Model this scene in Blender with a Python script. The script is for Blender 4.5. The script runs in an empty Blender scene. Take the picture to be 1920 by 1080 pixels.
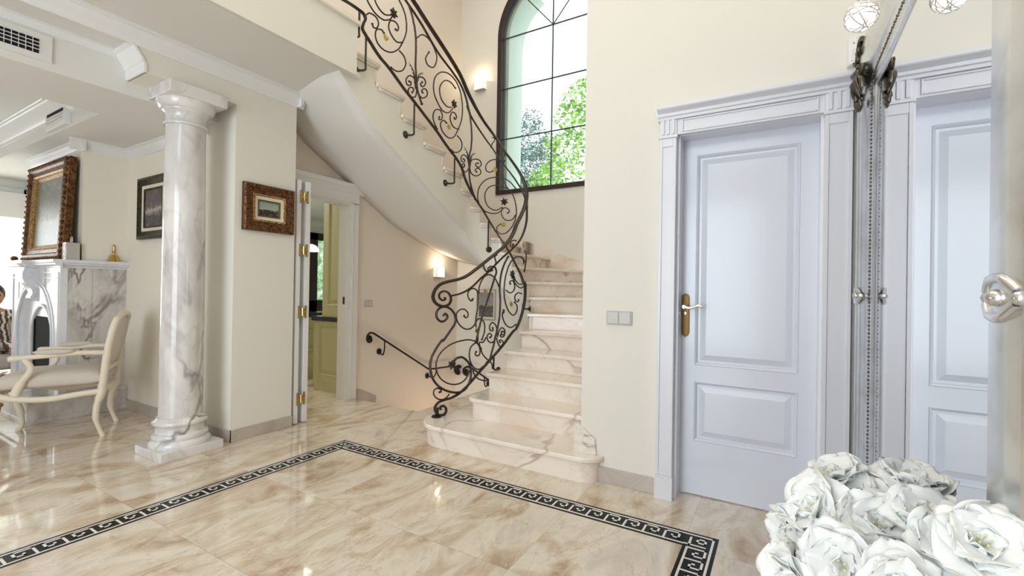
import bpy, bmesh, math, random
from mathutils import Vector, Matrix
random.seed(7)
R = math.radians
scene = bpy.context.scene
COL = scene.collection

# ------------------------------------------------------------------ camera
cam_d = bpy.data.cameras.new('camera')
cam_d.sensor_width = 36.0
cam_d.lens = 16.1045
cam_d.clip_start = 0.02
cam = bpy.data.objects.new('camera', cam_d)
COL.objects.link(cam)
_yaw, _pitch, _roll = math.pi / 2 - 1.03803309, 0.00476005, 0.01613477
_f = Vector((math.cos(_yaw) * math.cos(_pitch), math.sin(_yaw) * math.cos(_pitch), math.sin(_pitch)))
_r = Vector((math.sin(_yaw), -math.cos(_yaw), 0))
_u = _r.cross(_f)
_r2 = _r * math.cos(_roll) + _u * math.sin(_roll)
_u2 = -_r * math.sin(_roll) + _u * math.cos(_roll)
cam.matrix_world = Matrix(((_r2.x, _u2.x, -_f.x, 0), (_r2.y, _u2.y, -_f.y, 0), (_r2.z, _u2.z, -_f.z, 1.2), (0, 0, 0, 1)))
scene.camera = cam

# ------------------------------------------------------------------ view and world
scene.view_settings.view_transform = 'Standard'
scene.view_settings.look = 'None'
scene.view_settings.exposure = 0.0
scene.view_settings.gamma = 1.0
scene.view_settings.use_curve_mapping = False
world = bpy.data.worlds.new('sky')
scene.world = world
world.use_nodes = True
wn = world.node_tree
wn.nodes['Background'].inputs[0].default_value = (0.90, 0.96, 1.0, 1)
wn.nodes['Background'].inputs[1].default_value = 1.9
scene.cycles.max_bounces = 10
scene.cycles.diffuse_bounces = 5
scene.cycles.glossy_bounces = 5
scene.cycles.transmission_bounces = 8
scene.cycles.sample_clamp_indirect = 6.0
scene.cycles.use_denoising = True
scene.cycles.caustics_reflective = False
scene.cycles.caustics_refractive = False

sun_d = bpy.data.lights.new('sun', 'SUN'); sun_d.energy = 4.0; sun_d.angle = R(1.0); sun_d.color = (1.0, 0.96, 0.88)
sun = bpy.data.objects.new('sun', sun_d); COL.objects.link(sun)
sun.rotation_euler = Vector((-0.32, -0.62, 0.72)).to_track_quat('Z', 'Y').to_euler()

def area(name, loc, target, sx, sy, power, color):
    d = bpy.data.lights.new(name, 'AREA'); d.shape = 'RECTANGLE'; d.size = sx; d.size_y = sy
    d.energy = power; d.color = color
    o = bpy.data.objects.new(name, d); COL.objects.link(o)
    o.location = loc
    o.rotation_euler = (Vector(loc) - Vector(target)).to_track_quat('Z', 'Y').to_euler()
    return o
# daylight through the glazed entrance and the high window behind the photographer
area('entrance_daylight', (-3.0, 1.6, 1.5), (2.0, 1.8, 1.2), 2.4, 2.6, 90, (0.78, 0.88, 1.0))
area('upper_window_daylight', (-3.0, 1.2, 4.3), (2.5, 1.6, 2.5), 2.4, 1.8, 30, (0.95, 0.97, 1.0))
# soft overhead fill added above the stair void, no lamp known there
area('hall_overhead_fill', (0.9, 1.3, 5.75), (0.9, 1.3, 0), 2.6, 2.2, 34, (1.0, 0.89, 0.71))
area('landing_overhead_fill', (3.6, 2.5, 5.75), (3.6, 2.5, 0), 1.6, 1.6, 22, (1.0, 0.95, 0.87))
# the living room's garden doors
area('living_room_daylight', (-3.6, 6.0, 1.3), (1.5, 6.0, 1.1), 3.2, 2.2, 85, (0.90, 0.95, 1.0))
area('living_room_far_daylight', (0.6, 8.3, 1.4), (0.6, 4.0, 1.2), 1.8, 1.6, 25, (0.92, 0.96, 1.0))
area('garden_window_daylight', (1.2, 9.3, 1.5), (1.2, 7.0, 1.0), 1.6, 2.2, 70, (0.95, 0.98, 1.0))
area('kitchen_overhead_fill', (3.3, 5.4, 2.35), (3.3, 5.4, 0), 0.8, 0.8, 20, (1.0, 0.97, 0.86))  # fill added to brighten the kitchen, no ceiling lamp known
area('basement_fill', (4.3, 3.12, -0.75), (4.3, 4.0, 0.5), 1.2, 0.3, 9, (1.0, 0.84, 0.66))  # unseen fill added to lighten the stairwell wall from below

# ------------------------------------------------------------------ material helpers
MATS = {}
def mat(name, col=(0.8, 0.8, 0.8), rough=0.5, metal=0.0, **kw):
    m = bpy.data.materials.new(name); m.use_nodes = True
    nt = m.node_tree; b = nt.nodes['Principled BSDF']
    b.inputs['Base Color'].default_value = (*col, 1)
    b.inputs['Roughness'].default_value = rough
    b.inputs['Metallic'].default_value = metal
    for k, v in kw.items():
        b.inputs[k.replace('_', ' ')].default_value = v
    MATS[name] = m
    return m
class NT:
    def __init__(s, m): s.nt = m.node_tree; s.b = s.nt.nodes['Principled BSDF']
    def n(s, t, **kw):
        nd = s.nt.nodes.new(t)
        for k, v in kw.items(): setattr(nd, k, v)
        return nd
    def l(s, a, b): s.nt.links.new(a, b)
    def math(s, op, a, b=None, clamp=False):
        nd = s.n('ShaderNodeMath', operation=op, use_clamp=clamp)
        for i, v in enumerate((a, b)):
            if v is None: continue
            if isinstance(v, (int, float)): nd.inputs[i].default_value = v
            else: s.l(v, nd.inputs[i])
        return nd.outputs[0]
    def coords(s, scale=(1, 1, 1), loc=(0, 0, 0), rot=(0, 0, 0), kind='Object'):
        tc = s.n('ShaderNodeTexCoord'); mp = s.n('ShaderNodeMapping')
        mp.inputs['Scale'].default_value = scale; mp.inputs['Location'].default_value = loc; mp.inputs['Rotation'].default_value = rot
        s.l(tc.outputs[kind], mp.inputs[0]); return mp.outputs[0]
    def noise(s, vec, scale, detail=4, rough=0.5, dist=0.0):
        nd = s.n('ShaderNodeTexNoise'); nd.inputs['Scale'].default_value = scale; nd.inputs['Detail'].default_value = detail
        nd.inputs['Roughness'].default_value = rough; nd.inputs['Distortion'].default_value = dist
        if vec is not None: s.l(vec, nd.inputs['Vector'])
        return nd
    def ramp(s, fac, stops):
        nd = s.n('ShaderNodeValToRGB'); e = nd.color_ramp.elements
        while len(e) < len(stops): e.new(0.5)
        for i, (p, c) in enumerate(stops):
            e[i].position = p; e[i].color = (*c, 1) if len(c) == 3 else c
        s.l(fac, nd.inputs[0]); return nd.outputs[0]
    def mix(s, fac, a, b, mode='MIX'):
        nd = s.n('ShaderNodeMix', data_type='RGBA', blend_type=mode)
        for i, v in ((0, fac), (6, a), (7, b)):
            if isinstance(v, (int, float)): nd.inputs[i].default_value = v
            elif isinstance(v, tuple): nd.inputs[i].default_value = (*v, 1)
            else: s.l(v, nd.inputs[i])
        return nd.outputs[2]
    def vein(s, vec, scale, width, dist=1.2, detail=5):
        nz = s.noise(vec, scale, detail, 0.55, dist)
        a = s.math('ABSOLUTE', s.math('SUBTRACT', nz.outputs[0], 0.5))
        return s.math('SUBTRACT', 1.0, s.math('DIVIDE', a, width), clamp=True)
    def bump(s, h, strength=0.3, dist=0.01):
        nd = s.n('ShaderNodeBump'); nd.inputs['Strength'].default_value = strength; nd.inputs['Distance'].default_value = dist
        s.l(h, nd.inputs['Height']); s.l(nd.outputs[0], s.b.inputs['Normal'])
    def base(s, c): s.l(c, s.b.inputs['Base Color'])

def plaster(name, col):
    m = mat(name, col, 0.75); t = NT(m)
    nz = t.noise(t.coords(), 160, 2)
    t.bump(nz.outputs[0], 0.10, 0.002)
    n2 = t.noise(t.coords(), 1.3, 3)
    t.base(t.mix(t.math('MULTIPLY', n2.outputs[0], 0.10), col, tuple(c * 0.86 for c in col)))
    return m
plaster('cream_plaster', (0.80, 0.775, 0.705))
plaster('pale_plaster', (0.80, 0.78, 0.73))
plaster('white_ceiling', (0.76, 0.745, 0.715))
plaster('peach_plaster', (0.86, 0.765, 0.665))
plaster('living_plaster', (0.85, 0.80, 0.70))
mat('white_moulding', (0.82, 0.82, 0.82), 0.35)
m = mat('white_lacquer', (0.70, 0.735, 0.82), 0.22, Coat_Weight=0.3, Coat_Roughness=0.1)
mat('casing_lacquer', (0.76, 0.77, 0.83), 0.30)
mat('foliage_lit_render', (0.80, 0.90, 0.78), 0.8)
mat('black_iron', (0.022, 0.017, 0.014), 0.42, 0.6)
m = mat('wrought_iron', (0.05, 0.042, 0.036), 0.40, 0.75); t = NT(m)
t.base(t.mix(t.noise(t.coords(), 30, 4).outputs[0], (0.035, 0.028, 0.022), (0.085, 0.072, 0.062)))
mat('window_frame_wood', (0.030, 0.012, 0.010), 0.40)
mat('lead_bar', (0.03, 0.03, 0.04), 0.5)
m = mat('gold_leaf', (0.55, 0.40, 0.12), 0.42, 0.8)
mat('brass', (0.62, 0.42, 0.12), 0.22, 1.0)
mat('dark_brass', (0.10, 0.062, 0.022), 0.3, 1.0)
mat('chrome', (0.80, 0.78, 0.76), 0.15, 1.0)
mat('steel', (0.62, 0.62, 0.60), 0.3, 1.0)
m = mat('mirror_glass', (0.93, 0.95, 0.96), 0.008, 1.0)
mat('black_lacquer', (0.010, 0.010, 0.011), 0.25)
mat('soot_and_shade_black', (0.004, 0.004, 0.004), 0.9)

# cream floor marble in large polished tiles
m = mat('floor_marble', rough=0.07, Coat_Weight=0.35, Coat_Roughness=0.03); t = NT(m)
vec = t.coords(loc=(-0.49, -0.395, 0))
sx = t.n('ShaderNodeSeparateXYZ'); t.l(vec, sx.inputs[0])
T = 0.605
def cell(o): return t.math('FLOOR', t.math('DIVIDE', o, T))
cx_, cy_ = cell(sx.outputs[0]), cell(sx.outputs[1])
cb = t.n('ShaderNodeCombineXYZ'); t.l(cx_, cb.inputs[0]); t.l(cy_, cb.inputs[1])
wnz = t.n('ShaderNodeTexWhiteNoise', noise_dimensions='3D'); t.l(cb.outputs[0], wnz.inputs['Vector'])
sc_ = t.n('ShaderNodeVectorMath', operation='SCALE'); t.l(wnz.outputs['Color'], sc_.inputs[0]); sc_.inputs['Scale'].default_value = 7.0
ad = t.n('ShaderNodeVectorMath', operation='ADD'); t.l(vec, ad.inputs[0]); t.l(sc_.outputs[0], ad.inputs[1])
mp = t.n('ShaderNodeMapping'); mp.inputs['Scale'].default_value = (1.0, 2.0, 1.0); mp.inputs['Rotation'].default_value = (0, 0, 0.6); t.l(ad.outputs[0], mp.inputs[0])
cloud = t.noise(mp.outputs[0], 1.9, 7, 0.58, 1.3)
c1 = t.ramp(cloud.outputs[0], [(0.30, (0.40, 0.27, 0.165)), (0.43, (0.62, 0.50, 0.37)), (0.56, (0.78, 0.70, 0.59)), (0.78, (0.58, 0.51, 0.44))])
v1 = t.vein(mp.outputs[0], 1.5, 0.012, 1.6)
v2 = t.vein(mp.outputs[0], 2.6, 0.010, 2.2)
c2 = t.mix(t.math('MULTIPLY', v1, 0.40), c1, (0.45, 0.31, 0.20))
c2 = t.mix(t.math('MULTIPLY', v2, 0.35), c2, (0.92, 0.87, 0.78))
def edge(o):
    fr = t.math('FRACT', t.math('DIVIDE', o, T)); d = t.math('MINIMUM', fr, t.math('SUBTRACT', 1.0, fr))
    return t.math('LESS_THAN', d, 0.0016)
g = t.math('MAXIMUM', edge(sx.outputs[0]), edge(sx.outputs[1]))
t.base(t.mix(t.math('MULTIPLY', g, 0.7), c2, (0.30, 0.22, 0.15)))

# white marble with grey veins: column and fireplace
def marble(name, base, cloudc, veinc, scale=1.0, rough=0.12, vw=0.012, vf=0.8, stretch=(1, 1, 0.45)):
    m = mat(name, rough=rough, Coat_Weight=0.3, Coat_Roughness=0.05); t = NT(m)
    v = t.coords(scale=stretch, rot=(0.3, 0.5, 0.2))
    c = t.noise(v, 2.4 * scale, 5, 0.55, 0.5)
    col = t.ramp(c.outputs[0], [(0.30, cloudc), (0.52, base), (0.75, tuple(min(1, b * 1.05) for b in base))])
    a = t.vein(v, 1.0 * scale, vw, 0.5, 4)
    msk = t.ramp(t.noise(v, 1.1 * scale, 2).outputs[0], [(0.42, (0, 0, 0)), (0.62, (1, 1, 1))])
    a = t.math('MULTIPLY', a, msk)
    col = t.mix(t.math('MULTIPLY', a, vf), col, veinc)
    b2 = t.vein(v, 2.6 * scale, vw * 1.2, 0.4, 3)
    col = t.mix(t.math('MULTIPLY', b2, 0.14), col, veinc)
    t.base(col); return m
marble('grey_vein_marble', (0.76, 0.74, 0.73), (0.54, 0.52, 0.52), (0.12, 0.10, 0.11), 1.4, 0.10, 0.020, 0.9)
marble('fireplace_side_marble', (0.66, 0.63, 0.60), (0.42, 0.39, 0.37), (0.10, 0.06, 0.06), 2.4, 0.3, 0.026, 0.95)
marble('fireplace_marble', (0.78, 0.79, 0.84), (0.66, 0.67, 0.72), (0.45, 0.45, 0.50), 1.5, 0.3, 0.010, 0.35)
marble('stair_marble', (0.86, 0.79, 0.71), (0.76, 0.63, 0.52), (0.42, 0.27, 0.19), 1.0, 0.10, 0.014, 0.65, (0.55, 0.9, 1.2))
marble('riser_marble', (0.85, 0.77, 0.69), (0.72, 0.58, 0.46), (0.36, 0.24, 0.18), 1.0, 0.12, 0.016, 0.7, (1.0, 0.8, 1.2))
marble('skirting_marble', (0.52, 0.46, 0.40), (0.42, 0.36, 0.31), (0.30, 0.23, 0.18), 2.0, 0.25, 0.012, 0.4, (1, 1, 1))

marble('striped_marble', (0.84, 0.78, 0.72), (0.74, 0.66, 0.58), (0.10, 0.07, 0.06), 5.0, 0.12, 0.035, 0.9, (1.0, 0.5, 1.4))

# ------------------------------------------------------------------ mesh builder
ORG = {}
class MB:
    def __init__(s): s.v = []; s.f = []
    def add(s, vs, fs):
        o = len(s.v); s.v += [tuple(p) for p in vs]; s.f += [tuple(i + o for i in f) for f in fs]; return s
    def box(s, x0, x1, y0, y1, z0, z1):
        vs = [(x, y, z) for x in (x0, x1) for y in (y0, y1) for z in (z0, z1)]
        return s.add(vs, [(0, 1, 3, 2), (4, 6, 7, 5), (0, 4, 5, 1), (2, 3, 7, 6), (0, 2, 6, 4), (1, 5, 7, 3)])
    def obox(s, o, a, b, c):
        o, a, b, c = map(Vector, (o, a, b, c))
        vs = [o + a * i + b * j + c * k for i in (0, 1) for j in (0, 1) for k in (0, 1)]
        return s.add(vs, [(0, 1, 3, 2), (4, 6, 7, 5), (0, 4, 5, 1), (2, 3, 7, 6), (0, 2, 6, 4), (1, 5, 7, 3)])
    def prism(s, pts, vec):
        vec = Vector(vec); a = [Vector(p) for p in pts]; n = len(a)
        return s.add(a + [p + vec for p in a], [tuple(range(n))[::-1], tuple(range(n, 2 * n))] + [(i, (i + 1) % n, n + (i + 1) % n, n + i) for i in range(n)])
    def quad(s, *p): return s.add(p, [tuple(range(len(p)))])
    def grid(s, rows, closed=False):
        n = len(rows); m = len(rows[0]); vs = [p for r in rows for p in r]; fs = []
        for i in range(n - 1):
            for j in range(m if closed else m - 1):
                k = (j + 1) % m
                fs.append((i * m + j, i * m + k, (i + 1) * m + k, (i + 1) * m + j))
        return s.add(vs, fs)
    def tube(s, pts, r, n=8, flat=1.0, up=None, caps=True):
        P = [Vector(p) for p in pts]; N = len(P)
        if N < 2: return s
        rr = r if isinstance(r, (list, tuple)) else [r] * N
        rows = []; prev = None
        for i, p in enumerate(P):
            d = (P[min(i + 1, N - 1)] - P[max(i - 1, 0)])
            if d.length < 1e-9: d = Vector((0, 0, 1))
            d.normalize()
            if up is not None: a = Vector(up[i]) if isinstance(up, list) else Vector(up)
            else: a = prev if prev is not None else (Vector((0, 0, 1)) if abs(d.z) < 0.9 else Vector((1, 0, 0)))
            a = a - d * a.dot(d)
            if a.length < 1e-6: a = d.orthogonal()
            a.normalize(); b = d.cross(a); prev = a
            rows.append([p + (a * math.cos(t) * flat + b * math.sin(t)) * rr[i] for t in [2 * math.pi * k / n + math.pi / n for k in range(n)]])
        s.grid(rows, True)
        if caps:
            o = len(s.v) - N * n
            s.f.append(tuple(o + k for k in range(n))[::-1]); s.f.append(tuple(o + (N - 1) * n + k for k in range(n)))
        return s
    def lathe(s, prof, c, n=32, axis=(0, 0, 1), a0=0, a1=360):
        c = Vector(c); ax = Vector(axis).normalized(); u = ax.orthogonal().normalized() if abs(ax.z) < 0.99 else Vector((1, 0, 0)); w = ax.cross(u)
        full = abs(a1 - a0) >= 360
        angs = [R(a0 + (a1 - a0) * k / n) for k in range(n if full else n + 1)]
        rows = [[c + ax * z + (u * math.cos(t) + w * math.sin(t)) * r for t in angs] for r, z in prof]
        s.grid(rows, full)
        o = len(s.v) - len(rows) * len(angs); m_ = len(angs)
        if full:
            if prof[0][0] > 1e-5: s.f.append(tuple(o + k for k in range(m_))[::-1])
            if prof[-1][0] > 1e-5: s.f.append(tuple(o + (len(rows) - 1) * m_ + k for k in range(m_)))
        return s
    def ball(s, c, r, n=12, sc=(1, 1, 1)):
        c = Vector(c); rows = []
        for i in range(n // 2 + 1):
            ph = math.pi * i / (n // 2)
            rows.append([c + Vector((math.sin(ph) * math.cos(t) * sc[0], math.sin(ph) * math.sin(t) * sc[1], -math.cos(ph) * sc[2])) * r for t in [2 * math.pi * k / n for k in range(n)]])
        return s.grid(rows, True)
    def mould(s, prof, p0, p1, out, up=(0, 0, 1)):
        """profile [(out, up)] swept in a straight run from p0 to p1"""
        o, u, p0, p1 = Vector(out), Vector(up), Vector(p0), Vector(p1)
        return s.prism([p0 + o * a + u * b for a, b in prof], p1 - p0)
    def build(s, name, mt, parent=None, angle=35, bevel=0, kind=None, solid=0, at=None, weld=True, sub=0):
        V = [Vector(p) for p in s.v]
        if parent is not None: base = ORG[parent]
        elif at is not None: base = Vector(at)
        else:
            base = Vector(((min(p.x for p in V) + max(p.x for p in V)) / 2, (min(p.y for p in V) + max(p.y for p in V)) / 2, min(p.z for p in V)))
        me = bpy.data.meshes.new(name)
        me.from_pydata([p - base for p in V], [], s.f)
        bm = bmesh.new(); bm.from_mesh(me)
        if weld: bmesh.ops.remove_doubles(bm, verts=bm.verts, dist=1e-5)
        bmesh.ops.recalc_face_normals(bm, faces=bm.faces)
        bm.to_mesh(me); bm.free()
        me.materials.append(MATS[mt] if isinstance(mt, str) else mt)
        if angle:
            me.polygons.foreach_set('use_smooth', [True] * len(me.polygons))
            me.set_sharp_from_angle(angle=R(angle))
        o = bpy.data.objects.new(name, me); COL.objects.link(o)
        if parent is None: o.location = base
        else: o.parent = parent
        ORG[o] = base
        if solid:
            md = o.modifiers.new('thickness', 'SOLIDIFY'); md.thickness = solid; md.offset = 0
        if bevel:
            md = o.modifiers.new('bevel', 'BEVEL'); md.width = bevel; md.segments = 2; md.limit_method = 'ANGLE'; md.angle_limit = R(40)
        if sub:
            md = o.modifiers.new('sub', 'SUBSURF'); md.levels = sub; md.render_levels = sub
        if kind: o['kind'] = kind
        return o
def tag(o, label, cat, group=None, kind=None):
    o['label'] = label; o['category'] = cat
    if group: o['group'] = group
    if kind: o['kind'] = kind
    return o
def thing(name, label, cat, loc, group=None):
    e = bpy.data.objects.new(name, None); COL.objects.link(e); e.location = loc; e.empty_display_size = 0.1
    ORG[e] = Vector(loc)
    return tag(e, label, cat, group)
def root(name, loc, kind='structure'):
    e = bpy.data.objects.new(name, None); COL.objects.link(e); e.location = loc; ORG[e] = Vector(loc); e['kind'] = kind
    e.empty_display_size = 0.1
    return e
def struct(name, mb, mt, **kw):
    o = mb.build(name, mt, kind='structure', **kw); return o
def smooth(P, n=6):
    """centripetal-free Catmull-Rom through 3D points"""
    P = [Vector(p) for p in P]
    if len(P) < 3: return P
    Q = [P[0] * 2 - P[1]] + P + [P[-1] * 2 - P[-2]]
    out = []
    for i in range(1, len(Q) - 2):
        a, b, c, d = Q[i - 1:i + 3]
        for k in range(n):
            t_ = k / n
            out.append(0.5 * ((2 * b) + (c - a) * t_ + (2 * a - 5 * b + 4 * c - d) * t_ * t_ + (3 * b - a - 3 * c + d) * t_ ** 3))
    out.append(P[-1]); return out
PLAN=[(2.7,2.52),(2.712,2.512),(2.724,2.504),(2.736,2.495),(2.748,2.487),(2.761,2.479),(2.773,2.471),(2.786,2.463),(2.8,2.455),(2.817,2.446),(2.835,2.437),(2.854,2.428),(2.873,2.419),(2.892,2.41),(2.912,2.402),(2.931,2.393),(2.95,2.385),(2.968,2.377),(2.987,2.369),(3.005,2.361),(3.023,2.354),(3.042,2.346),(3.061,2.339),(3.08,2.332),(3.1,2.325),(3.123,2.317),(3.148,2.31),(3.173,2.302),(3.198,2.295),(3.223,2.289),(3.249,2.282),(3.275,2.276),(3.3,2.27),(3.325,2.265),(3.35,2.259),(3.375,2.254),(3.4,2.25),(3.425,2.246),(3.45,2.242),(3.475,2.238),(3.5,2.235),(3.525,2.232),(3.549,2.23),(3.574,2.228),(3.599,2.226),(3.623,2.225),(3.648,2.224),(3.674,2.223),(3.7,2.222),(3.73,2.221),(3.761,2.221),(3.792,2.22),(3.823,2.22),(3.855,2.22),(3.887,2.22),(3.919,2.22),(3.95,2.22),(3.976,2.221),(4.002,2.224),(4.027,2.229),(4.052,2.236),(4.076,2.245),(4.1,2.256),(4.122,2.269),(4.144,2.283),(4.164,2.299),(4.183,2.317),(4.201,2.336),(4.217,2.356),(4.231,2.378),(4.244,2.4),(4.255,2.424),(4.264,2.448),(4.271,2.473),(4.276,2.498),(4.279,2.524),(4.28,2.55),(4.279,2.576),(4.276,2.602),(4.271,2.627),(4.264,2.652),(4.255,2.676),(4.244,2.7),(4.231,2.722),(4.217,2.744),(4.201,2.764),(4.183,2.783),(4.164,2.801),(4.144,2.817),(4.122,2.831),(4.1,2.844),(4.076,2.855),(4.052,2.864),(4.027,2.871),(4.002,2.876),(3.976,2.879),(3.95,2.88),(3.9,2.88),(3.85,2.88),(3.8,2.88),(3.75,2.88),(3.7,2.88),(3.65,2.88),(3.6,2.88),(3.55,2.88),(3.5,2.88),(3.45,2.88),(3.4,2.88),(3.35,2.88),(3.3,2.88),(3.25,2.88),(3.2,2.88),(3.15,2.88),(3.1,2.88),(3.05,2.88),(3.0,2.88),(2.95,2.88),(2.9,2.88),(2.85,2.88),(2.8,2.88),(2.75,2.88),(2.7,2.88),(2.65,2.88),(2.6,2.88),(2.55,2.88),(2.5,2.88),(2.45,2.88),(2.4,2.88),(2.35,2.88),(2.3,2.88),(2.25,2.88),(2.2,2.88),(2.15,2.88),(2.1,2.88),(2.05,2.88),(2.0,2.88),(1.95,2.88),(1.9,2.88),(1.85,2.88),(1.8,2.88),(1.75,2.88),(1.7,2.88),(1.65,2.88),(1.6,2.88),(1.55,2.88),(1.5,2.88),(1.45,2.88),(1.4,2.88)]
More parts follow.
